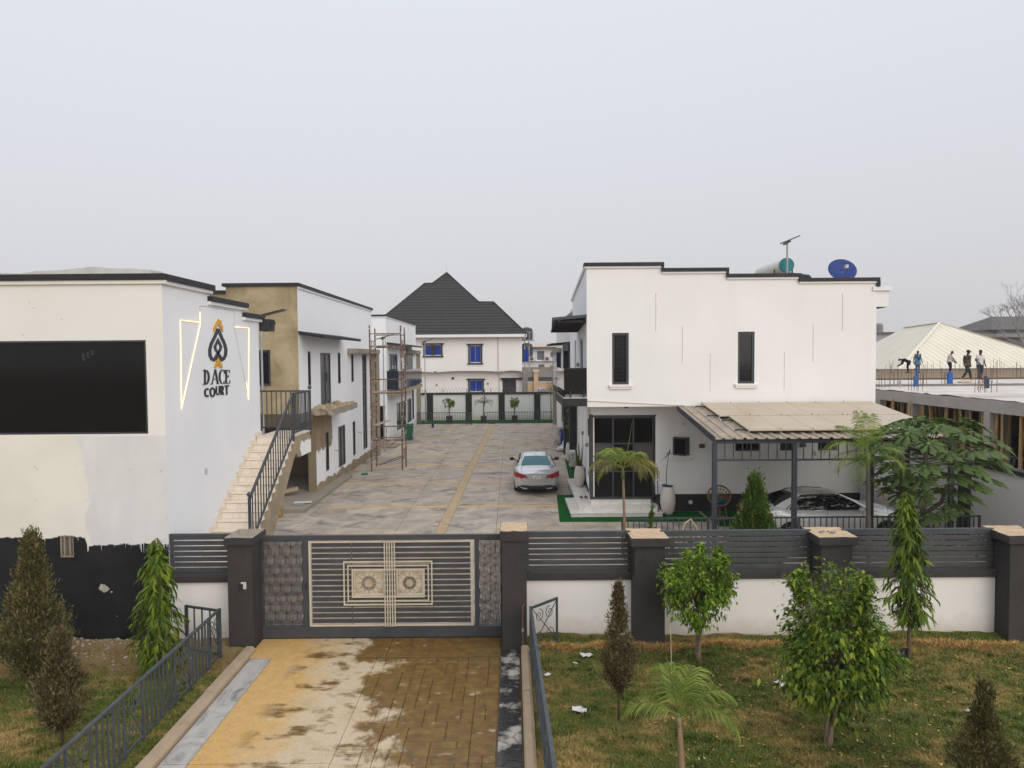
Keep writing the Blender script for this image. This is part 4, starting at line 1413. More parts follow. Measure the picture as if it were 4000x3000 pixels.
# loose fittings on the lower wall
for (yy_, zz_) in ((31.6, 1.45), (36.4, 1.75)):
    m = MB()
    m.tube([sp2.p(yy_, zz_, 0), sp2.p(yy_ + .05, zz_ - .02, 0.12), sp2.p(yy_ + .12, zz_ - .08, 0.14)], 0.012, 6)
    m.build('loose_cable', BLACKTRIM, h2)

# ================================================================== THIRD LEFT HOUSE (behind the scaffold)
h3 = thing('white_house', 'farther left white house with a glass balcony behind the scaffold', 'house', (-11, 52, 0))
a3, b3 = 45.0, 58.8
t3 = 8.2
holes = [(45.9, 49.3, 3.6, 5.8), (52.4, 56.8, 4.05, 5.85), (48.7, 52.6, 0.5, 2.39), (53.6, 55.9, 0.56, 2.37), (56.3, 57.3, 0.58, 3.05)]
m = MB()
m.sheet(sp2, a3, b3, 0, t3, holes, depth=0.07)
m.sheet(PF(a3), -14, BX, 0, t3, [(-8.95, -8.2, 0.35, 2.5)], depth=0.07)
m.sheet(PB(b3), -14, BX, 0, t3)
m.build('wall', plaster('h3_white', (0.79, 0.795, 0.81), base=0.15), h3)
MB().box(-13.9, BX - 0.2, a3 + .2, b3 - .2, 7.7, 7.8).build('roof_slab', RAWCON, h3)
window(h3, sp2, *holes[0], depth=0.06, fw=0.1, mull=(47.0, 48.2), glass=GLASSG)
window(h3, sp2, *holes[1], depth=0.06, fw=0.1, mull=(53.5, 54.6, 55.7), trans=(4.6,), glass=GLASSG)
window(h3, sp2, *holes[2], depth=0.06, fw=0.1, mull=(50.2,), glass=GLASSG)
window(h3, sp2, *holes[3], depth=0.06, fw=0.1, mull=(54.8,), glass=GLASSG)
window(h3, sp2, *holes[4], depth=0.06, fw=0.08)
window(h3, PF(a3), -8.95, -8.2, 0.35, 2.5, depth=0.12, fw=0.05, name='door')
coping(h3, PF(a3), -14, BX + 0.08, t3 + 0.09, t=0.11, wm=COOLWHITE)
coping(h3, sp2, a3 + .004, b3 + 0.1, t3 + 0.085, t=0.11, wm=COOLWHITE)
canopy(h3, BX + 0.002, BX + 0.85, a3 + 0.1, 56.5, 6.55, 0.12)
MB().box(BX + 0.002, BX + 0.75, 45.0, 57.0, 3.2, 3.45).build('balcony_slab', CEMENT, h3)
GB = simple('smoked_balcony_glass', (0.012, 0.02, 0.03), 0.08, 0.0, spec=0.5)
gl = MB().box(BX + 0.004, BX + 0.72, 45.03, 45.06, 3.55, 4.72).build('glass_panel', GB, h3)
for k in range(6):
    ya_ = 45.1 + k * 1.95
    MB().box(BX + 0.70, BX + 0.73, ya_, ya_ + 1.88, 3.55, 4.72).build('glass_panel', GB, h3)
    MB().box(BX + 0.67, BX + 0.735, ya_ + 0.4, ya_ + 0.46, 3.451, 3.7).build('spigot', METAL, h3)
MB().box(BX - 0.02, BX + 0.32, 52.8, 59.6, 5.85, 6.12).build('frame_beam', RAWCON, h3, bevel=0.015)
MB().box(BX + 0.004, BX + 0.28, 58.9, 59.55, 0, 5.849).build('frame_column', RAWCON, h3, bevel=0.015)
for k in range(3):
    MB().box(-9.6 + 0.0, -7.2 + 0.28 * (0) - 0.3 * k, 43.4 + 0.35 * k, a3 - 0.001, 0.002 + 0.12 * k, 0.12 + 0.12 * k).build('entrance_step', simple('red_step_tile', (0.33, 0.22, 0.16), 0.7, 0.15) if k else RAWCON, h3, bevel=0.01)

# ================================================================== SCAFFOLD TOWER
SCF = simple('paint_spattered_scaffold', (0.21, 0.14, 0.11), 0.75, 0.0)
n = NT('scaffold_tube')
f = n.noise(7, 4, 0.7)
c = n.ramp(f, [(0.42, (0.10, 0.05, 0.035)), (0.55, (0.17, 0.11, 0.08)), (0.64, (0.50, 0.46, 0.41))])
SCF = n.set(col=c, rough=0.75, spec=0.3)
sca = thing('scaffold_tower', 'rusty paint spattered scaffold tower beside the white houses', 'scaffold', (-6.2, 35.4, 0))
fx = [(-6.93, 34.65), (-5.43, 34.75), (-6.93, 36.0), (-5.45, 36.1)]
for (x, y), h_ in zip(fx, (7.15, 7.15, 7.05, 7.1)):
    MB().tube([(x, y, 0), (x + 0.02, y, h_ / 2), (x, y, h_)], 0.036, 8).build('upright', SCF, sca)
for z in (1.53, 2.2, 3.82, 4.51, 6.11, 6.74):
    MB().tube([(*fx[0], z), (*fx[1], z)], 0.032, 6).build('ledger', SCF, sca)
    if z not in (2.2, 4.51):
        MB().tube([(*fx[2], z - 0.03), (*fx[3], z - 0.03)], 0.024, 6).build('ledger', SCF, sca)
for s_ in (0, 1):
    a, b = fx[s_], fx[s_ + 2]
    for z in (0.5, 1.0, 1.9, 2.6, 3.3, 4.2, 5.0, 5.6, 6.4):
        MB().tube([(*a, z), (*b, z)], 0.02, 6).build('rung', SCF, sca)
    for q in (0.33, 0.66):
        cx_ = a[0] + (b[0] - a[0]) * q
        cy_ = a[1] + (b[1] - a[1]) * q
        for za, zb in ((0.5, 1.0), (2.6, 3.3), (4.2, 5.0), (5.6, 6.4)):
            MB().tube([(cx_, cy_, za), (cx_, cy_, zb)], 0.016, 6).build('short_post', SCF, sca)
for z, z2 in ((1.53, 2.2), (3.82, 4.51), (6.11, 6.74)):
    for t_ in (0.42, 0.5) if z > 6 else (0.5,):
        x = fx[0][0] + (fx[1][0] - fx[0][0]) * t_
        MB().tube([(x, 34.7, z), (x, 34.7, z2)], 0.018, 6).build('short_post', SCF, sca)
MB().tube([(-6.85, 35.8, 0.15), (-5.45, 34.85, 0.72)], 0.022, 6).build('brace', SCF, sca)
MB().tube([(-6.8, 35.9, 0.10), (-5.45, 34.95, 0.62)], 0.022, 6).build('brace', SCF, sca)
PLANK = simple('scaffold_plank', (0.40, 0.30, 0.20), 0.85, 0.25, 5.0)
for k, (x0, z, rz) in enumerate(((-6.75, 2.24, 0.25), (-6.85, 3.86, 0.05), (-6.8, 6.15, 0.1))):
    o = MB().bar((x0, 34.75, z), (x0 + 0.45, 35.9, z + 0.04 + 0.1 * (k == 0)), 0.26, 0.035).build('plank', PLANK)
    tag(o, ('pale plank lying across the lowest lift of the scaffold', 'plank lying on the middle lift of the scaffold', 'plank lying on the top lift of the scaffold')[k], 'plank')

# ================================================================== SOLAR STREET LIGHTS
def street_light(label, x, y, z0, h, tilt=20, az=0, arm=True, size=1.0, grp='solar street lights'):
    t = thing('solar_street_light', label, 'street light', (x, y, z0), grp)
    MB().tube([(x, y, z0), (x, y, z0 + h * 0.38), (x, y, z0 + h * 0.385), (x, y, z0 + h)], [0.055, 0.055, 0.04, 0.035], 10).build('pole', GALV, t, smooth=True)
    MB().tube([(x, y, z0 + h * 0.37), (x, y, z0 + h * 0.40)], 0.07, 10).build('collar', GALV, t)
    c_ = Vector((x, y, z0 + h + 0.02))
    d = Vector((math.cos(R(az)) * math.cos(R(tilt)), math.sin(R(az)) * math.cos(R(tilt)), math.sin(R(tilt))))
    MB().bar(c_ - d * 0.42 * size, c_ + d * 0.78 * size, 0.34 * size, 0.045).build('solar_panel', simple('solar_dark', (0.03, 0.03, 0.035), 0.3, 0.0), t, bevel=0.006)
    MB().bar(c_ - d * 0.15 - Vector((0, 0, 0.08)), c_ + d * 0.12 - Vector((0, 0, 0.05)), 0.12, 0.08).build('bracket', METAL, t)
    return t
street_light('solar street light poking up behind the sign building', -7.75, 22.0, 0, 6.88, 14, 0)
street_light('solar street light standing behind the scaffold tower', -7.6, 42.0, 0, 6.75, 16, 10)
street_light('solar street light by the far railing, leftmost against the black roofed house', -7.35, 60.0, 0, 6.9, 16, 5)

# ================================================================== LEFT YARD CLUTTER
bn = thing('wheelie_bin', 'dark green wheelie bin beside the scaffold tower', 'bin', (-6.95, 47.5, 0))
GRB = simple('green_bin_plastic', (0.010, 0.10, 0.055), 0.45, 0.1, 3.0)
MB().hexa([(-7.17, 47.3, 0.06), (-6.76, 47.3, 0.06), (-6.76, 47.75, 0.06), (-7.17, 47.75, 0.06), (-7.27, 47.2, 0.98), (-6.68, 47.2, 0.98), (-6.68, 47.9, 0.98), (-7.27, 47.9, 0.98)]).build('body', GRB, bn, bevel=0.02)
MB().hexa([(-7.30, 47.16, 0.985), (-6.65, 47.16, 0.985), (-6.65, 47.95, 0.985), (-7.30, 47.95, 0.985), (-7.27, 47.2, 1.05), (-6.68, 47.2, 1.05), (-6.68, 47.95, 1.09), (-7.27, 47.95, 1.09)]).build('lid', GRB, bn, bevel=0.015)
for x in (-7.2, -6.74):
    MB().tube([(x - 0.025, 47.8, 0.1), (x + 0.025, 47.8, 0.1)], 0.1, 14).build('wheel', BLACKTRIM, bn)
MB().tube([(-7.22, 47.98, 0.96), (-6.72, 47.98, 0.96)], 0.016, 8).build('handle', GRB, bn)

jc = thing('jerrycan', 'dirty yellow jerrycan standing by the foot of the stair', 'jerrycan', (-8.26, 24.75, 0))
YJ = simple('dirty_yellow_plastic', (0.30, 0.20, 0.06), 0.6, 0.25, 7.0)
MB().hexa([(-8.40, 24.62, 0), (-8.12, 24.62, 0), (-8.12, 24.9, 0), (-8.40, 24.9, 0), (-8.40, 24.62, 0.42), (-8.12, 24.62, 0.42), (-8.12, 24.9, 0.42), (-8.40, 24.9, 0.42)]).build('body', YJ, jc, bevel=0.05, seg=3)
MB().tube([(-8.18, 24.76, 0.41), (-8.18, 24.76, 0.49)], 0.035, 10).build('neck', YJ, jc)
MB().tube([(-8.38, 24.76, 0.40), (-8.36, 24.76, 0.47), (-8.24, 24.76, 0.48), (-8.22, 24.76, 0.42)], 0.018, 6).build('handle', YJ, jc)
for k, (dx, dy, rz, s_) in enumerate(((0, 0, 0.2, 1), (-0.12, -0.22, -0.3, 0.6))):
    c_ = Vector((-7.85 + dx, 26.3 + dy, 0.18 + 0.03 * (1 - k)))
    d = Vector((math.cos(rz), math.sin(rz), 0))
    o = MB().bar(c_ - d * 0.32 * s_, c_ + d * 0.32 * s_, 0.3, 0.018).build('tile_offcut', simple('pale_offcut' + str(k), (0.55 - 0.25 * k, 0.54 - 0.25 * k, 0.53 - 0.24 * k), 0.6, 0.1))
    tag(o, ('white board offcut lying on the porch slab by the jerrycan', 'grey board offcut under the white one on the porch slab')[k], 'offcut')
m = MB()
for i in range(9):
    m.ball((-7.05 + rr.uniform(-.12, .12), 33.6 + rr.uniform(-.08, .08), 0.05), (0.07, 0.05, 0.05), 7, 5)
tag(m.build('crumpled_bag', simple('green_plastic_bag', (0.01, 0.16, 0.06), 0.5, 0.2, 8.0)), 'crumpled bright green plastic bag at the wall foot', 'bag')
for k, (x, y, z) in enumerate(((-9.35, 26.0, 0.3), (-8.9, 27.6, 0.3), (-9.9, 27.2, 0.35))):
    o = MB().bar((x - .4, y, z), (x + .35, y + .4, z + .12), 0.22, 0.12).build('timber_offcut', PLANK)
    tag(o, ('timber offcut in the shade of the unfinished porch, nearest the stair', 'timber offcut against the porch column', 'timber offcut deepest in the dark porch')[k], 'timber')

# ================================================================== RIGHT HOUSE
h1 = thing('white_house', 'big white house with stepped black coping behind the carport', 'house', (7.5, 28, 0))
UY, LY = 24.2, 25.2          # upper facade plane, lower wall plane
LX, LLX = 2.56, 2.80         # upper and lower left faces
RX = 12.42
steps = [(LX, 5.10, 8.62), (5.10, 7.30, 8.42), (7.30, 9.75, 8.21), (9.75, RX, 8.05)]
uf = PF(UY)
w1, w2 = (3.42, 3.99, 4.6, 6.36), (7.71, 8.28, 4.6, 6.37)
m = MB()
m.sheet(uf, LX, RX, 3.84, 8.05, [w1, w2], depth=0.14)
for a, b, z in steps[:3]:
    m.sheet(uf, a, b, 8.05, z)
    m.quad((b, UY, 8.05), (b, UY + 0.3, 8.05), (b, UY + 0.3, z), (b, UY, z))
m.build('front_wall', WHITE, h1)
m = MB()
dside = (25.6, 26.6, 4.1, 6.2)
# left upper face, with the parapet falling to the back
m.sheet(PL(LX), UY, 29.8, 3.84, 7.9, [dside, (24.75, 24.95, 4.6, 6.2), (28.2, 28.9, 4.6, 6.2)], depth=0.14)
m.add([(LX, UY, 7.9), (LX, 29.8, 7.9), (LX, UY, 8.62)], [(0, 1, 2)])
m.sheet(PR(RX), UY, 36, 0, 8.05)
m.sheet(PB(36.0), LX + 0.8, RX, 0, 8.0)
m.quad((LX, UY, 3.84), (RX, UY, 3.84), (RX, LY + .3, 3.84), (LX, LY + .3, 3.84))
m.quad((LX, UY, 3.845), (LLX + .7, UY, 3.845), (LLX + .7, 36, 3.845), (LX, 36, 3.845))
m.sheet(PL(LX + 0.4), 29.8, 36, 3.84, 7.9)
m.quad((LX, 29.8, 3.84), (LX + 0.4, 29.8, 3.84), (LX + 0.4, 29.8, 7.9), (LX, 29.8, 7.9))
m.build('side_wall', COOLWHITE, h1)
MB().box(LX + 0.2, RX - 0.2, UY + 0.3, 35.8, 7.5, 7.62).build('roof_slab', RAWCON, h1)
for w_ in (w1, w2):
    window(h1, uf, *w_, depth=0.1, fw=0.08, sill=(0.11, 0.15), label='tall narrow dark window with burglar grid')
    o = h1.children[-1]
    m = MB()
    for k in range(1, 4):
        u = w_[0] + 0.08 + (w_[1] - w_[0] - 0.16) * k / 4
        m.pbox(uf, u - .004, u + .004, w_[2] + .08, w_[3] - .08, -0.079, -0.074)
    for k in range(1, 12):
        v = w_[2] + 0.08 + (w_[3] - w_[2] - 0.16) * k / 12
        m.pbox(uf, w_[0] + .08, w_[1] - .08, v - .004, v + .004, -0.079, -0.074)
    m.build('burglar_grid', simple('dark_grid', (0.03, 0.03, 0.032), 0.5, 0), [c_ for c_ in h1.children if c_.name.startswith('window')][-1])
window(h1, PL(LX), *dside, depth=0.12, fw=0.07, name='balcony_door')
window(h1, PL(LX), 24.75, 24.95, 4.6, 6.2, depth=0.12, fw=0.04)
window(h1, PL(LX), 28.2, 28.9, 4.6, 6.2, depth=0.12, fw=0.06)
for i, (a, b, z) in enumerate(steps):
    a2 = a - (0.09 if i == 0 else 0.0)
    MB().pbox(uf, a2, b + 0.08, z, z + 0.12, -0.3, 0.10 - 0.002 * i).build('coping', BLACKTRIM, h1, bevel=0.01)
    MB().pbox(uf, a2 + .02, b + 0.05, z - 0.07, z - 0.002, -0.1, 0.055).build('moulding', WHITE, h1, bevel=0.008)
    if i < 3:
        zn = steps[i + 1][2]
        MB().pbox(uf, b - 0.004, b + 0.078, zn + 0.121, z - 0.001, -0.28, 0.085).build('coping_drop', BLACKTRIM, h1)
MB().pbox(uf, RX - 0.02, RX + 0.09, 7.86, 8.048, -0.3, 0.08).build('coping_drop', BLACKTRIM, h1)
# sloping white flank on the left parapet
m = MB()
m.hexa([(LX - 0.07, UY + 0.001, 8.60), (LX + 0.18, UY + 0.001, 8.60), (LX + 0.18, 29.85, 7.86), (LX - 0.07, 29.85, 7.86),
        (LX - 0.07, UY + 0.001, 8.72), (LX + 0.18, UY + 0.001, 8.72), (LX + 0.18, 29.85, 7.98), (LX - 0.07, 29.85, 7.98)])
m.build('parapet_flank', WHITE, h1)
# box canopy at the top right corner
MB().box(RX - 0.1, RX + 0.42, UY + 0.02, UY + 3.0, 7.18, 7.72).build('corner_canopy', WHITE, h1)
MB().box(RX - 0.15, RX + 0.50, UY - 0.05, UY + 3.0, 7.721, 7.86).build('corner_canopy_cap', WHITE, h1, bevel=0.008)
MB().hexa([(RX + .002, UY + 0.1, 7.10), (RX + 0.40, UY + 0.1, 7.17), (RX + 0.40, UY + 2.9, 7.17), (RX + .002, UY + 2.9, 7.10), (RX + .002, UY + 0.1, 7.179), (RX + 0.40, UY + 0.1, 7.179), (RX + 0.40, UY + 2.9, 7.179), (RX + .002, UY + 2.9, 7.179)]).build('canopy_soffit', BLACKTRIM, h1)
# shallow decorative grooves
GRV = simple('groove_shadow_line', (0.42, 0.39, 0.35), 0.9, 0.1)
for u, a, b in ((4.91, 6.40, 7.70), (5.815, 5.29, 6.57), (6.765, 4.33, 5.63), (9.295, 4.35, 5.65), (10.27, 5.32, 6.62), (11.265, 6.37, 7.66)):
    MB().pbox(uf, u - 0.009, u + 0.009, a, b, -0.004, 0.002).build('groove', GRV, h1)
MB().tube([(2.35, UY - 0.03, 4.07), (4.0, UY - 0.03, 3.98), (5.9, UY - 0.03, 3.87)], 0.014, 6).build('conduit', simple('ivory_conduit', (0.68, 0.6, 0.48), 0.5, 0.05), h1)
MB().box(3.85, 3.98, UY + 0.02, UY + 0.12, 3.79, 3.838).build('soffit_light', BLACKTRIM, h1)
# lower storey
lf = PF(LY)
_t = math.atan(0.05)
PLS = Pl((LLX - 25.2 * math.sin(_t), 25.2 * (1 - math.cos(_t)), 0), (math.sin(_t), math.cos(_t), 0), (-math.cos(_t), math.sin(_t), 0))   # the flank runs slightly askew
glz = (2.86, 5.06, 0.45, 3.42)
wl = [(5.72, 6.32, 2.02, 2.66), (7.95, 8.85, 2.15, 2.95), (9.55, 10.15, 2.15, 2.95), (10.9, 11.6, 2.15, 2.85)]
m = MB()
m.sheet(lf, 5.10, RX, 0.62, 3.84, wl, depth=0.14)
m.sheet(lf, LLX, 5.10, 3.44, 3.84)
m.sheet(PLS, LY, 36, 0.55, 3.84, [(28.1, 28.4, 1.2, 3.0), (31.0, 31.4, 1.2, 3.0), (25.2, 26.4, 0.55, 3.4)], depth=0.12)
m.build('lower_wall', WHITE, h1)
m = MB()
m.pbox(lf, 5.08, RX, 0, 0.62, -0.2, 0.004)
m.pbox(PLS, 26.4, 36, 0, 0.55, -0.2, 0.004)
m.build('plinth', BLACKTRIM, h1)
window(h1, PLS, 28.1, 28.4, 1.2, 3.0, depth=0.1, fw=0.03)
window(h1, PLS, 31.0, 31.4, 1.2, 3.0, depth=0.1, fw=0.03)
# corner glazing
GW = simple('grey_blind_behind_glass', (0.075, 0.068, 0.062), 0.25, 0.05, spec=0.5)
gz = window(h1, lf, 2.87, 5.06, 0.47, 3.42, depth=0.06, fw=0.06, mull=(3.59, 4.32), trans=(1.45, 2.45), name='glazed_screen', label='large black glazed corner screen')
for k in range(2):
    u0, u1 = ((2.93, 3.56), (4.35, 5.0))[k]
    MB().pbox(lf, u0, u1, 1.48, 2.42, -0.039, -0.036).build('drawn_blind', GW, gz)
window(h1, PLS, 25.22, 26.4, 0.47, 3.42, depth=0.06, fw=0.06, mull=(25.8,), trans=(1.45, 2.45), name='glazed_screen')
MB().box(LLX - 0.04, LLX + 0.075, LY - 0.03, LY + 0.02, 0.46, 3.5).build('corner_post', FRAME, h1)
MB().pbox(lf, LLX - 0.03, 5.12, 3.42, 3.47, -0.02, 0.05).build('head_trim', FRAME, h1)
MB().pbox(PLS, 25.6, 25.75, 2.7, 3.3, 0.05, 0.08).build('open_sash', FRAME, h1)
for i, w_ in enumerate(wl):
    window(h1, lf, *w_, depth=0.12, fw=0.06, mull=((w_[0] + w_[1]) / 2,), sill=(0.12, 0.16))
# open casement leaf of the small window
cs = MB()
a = Vector((5.75, LY - 0.02, 2.05))
d = Vector((math.cos(R(-25)), math.sin(R(-25)), 0))
for p0_, p1_ in (((0, 0), (0, 0.6)), ((0.44, 0), (0.44, 0.6)), ((0, 0), (0.44, 0)), ((0, 0.6), (0.44, 0.6))):
    cs.bar(a + d * p0_[0] + Vector((0, 0, p0_[1])), a + d * p1_[0] + Vector((0, 0, p1_[1])), 0.06)
o = cs.build('open_casement', FRAME, h1)
MB().bar(a + d * 0.03 + Vector((0, 0, 0.3)), a + d * 0.41 + Vector((0, 0, 0.3)), 0.012, 0.56).build('pane', GLASS, o)
# marble steps
n = NT('white_marble')
vein = n.noise(1.1, 6, 0.7, dist=2.0)
c = n.ramp(vein, [(0.44, (0.70, 0.67, 0.62)), (0.485, (0.60, 0.565, 0.52)), (0.51, (0.71, 0.68, 0.63)), (0.8, (0.74, 0.71, 0.67))])
WM = n.set(col=c, rough=0.25, spec=0.5)
sm = thing('marble_steps', 'white marble entrance steps in front of the black glazed corner', 'steps', (3.6, 24.7, 0))
for k, (x0, x1, y0, y1, za, zb) in enumerate(((1.99, 5.2, 24.30, 27.0, 0.018, 0.16), (2.32, 5.12, 24.62, 30.4, 0.16, 0.31), (2.76, 4.92, 25.02, 26.6, 0.31, 0.455))):
    MB().box(x0 + 0.025, x1 - 0.025, y0 + 0.025, y1, za, zb - 0.03).build('riser', WM, sm)
    xs = [x0] + [x0 + 0.75 + 0.82 * i for i in range(6) if x0 + 0.75 + 0.82 * i < x1 - 0.2] + [x1]
    for a_, b_ in zip(xs[:-1], xs[1:]):
        MB().box(a_ + .001, b_ - .001, y0, y0 + 0.62, zb - 0.0295, zb).build('tread_slab', WM, sm, bevel=0.004)
    MB().box(x0, x0 + 0.75, y0 + 0.622, y1 - .01, zb - 0.0295, zb).build('tread_slab', WM, sm, bevel=0.004)
    MB().box(x0 + 0.752, x1, y0 + 0.622, min(y1, 26.2) - .01, zb - 0.03, zb - 0.001).build('tread_slab', WM, sm)
# balcony with black glass
b0, b1 = 1.78, LX - 0.003
MB().box(b0 - 0.06, b1, 24.1, 27.9, 3.87, 4.14).build('balcony_slab', BLACKTRIM, h1, bevel=0.01)
MB().box(b0 - 0.02, b1, 24.2, 27.8, 4.141, 4.165).build('balcony_floor', WM, h1)
BG = simple('black_balcony_glass', (0.006, 0.007, 0.009), 0.04, 0.0, spec=0.6)
MB().box(b0 + 0.03, b1 - 0.01, 24.2, 24.225, 4.27, 5.15).build('glass_panel', BG, h1)
n = NT('clear_side_glass')
SG = n.set(col=(0.30, 0.31, 0.32), rough=0.05, spec=0.8)
for k in range(3):
    MB().box(b0, b0 + 0.022, 24.25 + k * 1.2, 25.4 + k * 1.2, 4.27, 5.15).build('glass_panel', SG if k else BG, h1)
MB().box(b0 - 0.012, b1, 24.19, 24.235, 5.151, 5.18).build('handrail', BLACKTRIM, h1)
for k in range(6):
    MB().box(b0 - 0.02, b0 + 0.045, 24.35 + 0.6 * k, 24.41 + 0.6 * k, 4.166, 4.42).build('spigot', BLACKTRIM, h1)
for x in (2.0, 2.45):
    MB().box(x - 0.025, x + 0.025, 24.18, 24.25, 4.166, 4.42).build('spigot', BLACKTRIM, h1)
# steel canopy above the balcony
c_ = MB().hexa([(1.38, UY + 0.0, 6.80), (LX - .002, UY + 0.0, 6.90), (LX - .002, 27.6, 6.62), (1.55, 27.6, 6.55),
                (1.38, UY + 0.0, 6.90), (LX - .002, UY + 0.0, 7.00), (LX - .002, 27.6, 6.70), (1.55, 27.6, 6.63)]).build('balcony_canopy', METAL, h1)
m = MB()
for k in range(13):
    y = UY + 0.15 + k * 0.26
    zz_ = 6.80 - (y - UY) * 0.074
    m.box(1.52, LX - 0.01, y, y + 0.12, zz_ - 0.06, zz_ + 0.02)
m.build('canopy_ribs', BLACKTRIM, c_)
m = MB()
m.bar((1.62, UY + 0.05, 6.79), (1.70, 27.5, 6.55), 0.09, 0.05)
m.build('canopy_angle', METAL_L, c_)
# wall lamps on the flank
for (y, z) in ((26.9, 2.2), (30.2, 2.3), (26.95, 5.25)):
    X_ = LLX + .05 * (y - 25.2) if z < 4 else LX
    MB().box(X_ - 0.1, X_ - 0.002, y - 0.05, y + 0.05, z - 0.07, z + 0.07).build('wall_lamp', simple('wall_lamp_grey', (0.25, 0.24, 0.22), 0.5, 0.05), h1)
for x in (6.75, 10.35):
    MB().box(x - 0.09, x + 0.09, LY - 0.09, LY - 0.002, 2.28, 2.42).build('wall_lamp', METAL_L, h1)
for (x, z) in ((6.1, 3.15),):
    MB().tube([(x, LY - 0.03, z), (x, LY, z)], 0.06, 12).build('vent_cap', simple('white_pvc', (0.65, 0.62, 0.57), 0.5, 0.05), h1)
MB().tube([(6.35, LY - 0.05, 0.33), (6.35, LY, 0.33)], 0.07, 12).build('vent_cap', MATS['white_pvc'], h1)

# things on the right roof
tk = thing('water_heater', 'solar water heater tank with a teal end on the white roof', 'water heater', (10.7, 29, 8.3))
MB().tube([(10.66, 27.6, 9.03), (10.66, 30.4, 9.03)], 0.27, 20).build('tank', simple('white_tank', (0.6, 0.58, 0.54), 0.4, 0.08), tk, smooth=True)
MB().tube([(10.66, 27.55, 9.03), (10.66, 27.66, 9.03)], 0.285, 20).build('end_cap', simple('teal_plastic', (0.0, 0.16, 0.18), 0.4, 0.05), tk, smooth=True)
MB().bar((10.3, 27.9, 8.2), (10.3, 27.9, 8.9), 0.05).build('stand_leg', METAL, tk)
MB().bar((11.0, 27.9, 8.2), (11.0, 27.9, 8.9), 0.05).build('stand_leg', METAL, tk)
MB().bar((10.3, 30.1, 7.5), (10.3, 30.1, 8.9), 0.05).build('stand_leg', METAL, tk)
MB().bar((11.0, 30.1, 7.5), (11.0, 30.1, 8.9), 0.05).build('stand_leg', METAL, tk)
MB().bar((11.05, 27.7, 8.72), (12.2, 28.2, 7.7), 1.6, 0.05, up=(0.6, 0, 0.8)).build('collector', simple('collector_teal', (0.02, 0.1, 0.12), 0.2, 0), tk)
street_light('rusty solar street light rising above the roof by the water heater', 10.57, 27.3, 7.55, 2.35, 22, 0, size=0.62)
ds = thing('satellite_dish', 'round blue satellite dish on the right corner of the white roof', 'satellite dish', (12.05, 26, 7.6))
BL = simple('blue_dish_paint', (0.003, 0.028, 0.18), 0.5, 0.1, 4.0)
m = MB()
prof = [(0.0, 0.0), (0.15, 0.008), (0.3, 0.032), (0.42, 0.062), (0.54, 0.105)]
dn = Vector((0.06, -0.94, 0.33)).normalized()
da = dn.cross(Vector((0, 0, 1))).normalized()
db = da.cross(dn).normalized()
vs, fs = [], []
cc = Vector((12.03, 26.0, 8.60))
for r_, h_ in prof:
    for k in range(28):
        t_ = 2 * math.pi * k / 28
        vs.append(cc + dn * h_ + da * (r_ * 1.0 * math.cos(t_)) + db * (r_ * 0.80 * math.sin(t_)))
for i in range(len(prof) - 1):
    for k in range(28):
        fs.append((i * 28 + k, i * 28 + (k + 1) % 28, (i + 1) * 28 + (k + 1) % 28, (i + 1) * 28 + k))
o = m.add(vs, fs).build('reflector', BL, ds, smooth='all')
sm_ = o.modifiers.new('solid', 'SOLIDIFY')
sm_.thickness = 0.02
MB().tube([cc - db * 0.42, cc + dn * 0.45 - db * 0.12], 0.014, 6).build('feed_arm', METAL, ds)
MB().box(cc.x - .05, cc.x + .05, cc.y - .48, cc.y - .36, cc.z + .06, cc.z + .18).build('feed_horn', MATS['ivory_plastic'], ds)
MB().tube([(12.03, 26.05, 7.55), (12.03, 26.05, 8.5)], 0.03, 8).build('mast', GALV, ds)
# little lighter badge in the middle of the dish
MB().bar(cc + dn * 0.02 - da * 0.13 - db * 0.05, cc + dn * 0.02 + da * 0.13 - db * 0.05, 0.06, 0.008, up=tuple(dn)).build('badge', simple('pale_blue_badge', (0.03, 0.12, 0.35), 0.4, 0), ds)

# ================================================================== CARPORT
cpo = thing('carport', 'grey steel carport with ribbed roof and flat solar panels', 'carport', (9, 21.5, 0))
fy, by = 19.7, 24.1
fz, bz = 3.27, 3.83
cx0, cx1 = 5.62, 12.45
POST = simple('carport_post', (0.042, 0.047, 0.06), 0.5, 0.15, 4)
for x in (5.66, 7.9, 10.05, 12.3):
    MB().box(x - 0.06, x + 0.06, fy + 0.02, fy + 0.14, 0, fz - 0.16).build('post', POST, cpo)
MB().box(cx0, cx1, fy + 0.03, fy + 0.13, fz - 0.16, fz - 0.05).build('front_beam', POST, cpo)
MB().box(cx0, cx1, fy + 0.05, fy + 0.10, fz - 0.66, fz - 0.61).build('valance_rail', POST, cpo)
k = 0
x = cx0 + 0.08
while x < cx1 - 0.05:
    MB().box(x - 0.012, x + 0.012, fy + 0.06, fy + 0.084, fz - 0.61, fz - 0.162).build('valance_bar', POST, cpo)
    x += 0.245
for x in (cx0 + 0.06, 7.9, 10.05, cx1 - 0.06):
    MB().bar((x, fy + 0.05, fz - 0.1), (x, by, bz - 0.1), 0.07, 0.1).build('rafter', POST, cpo)
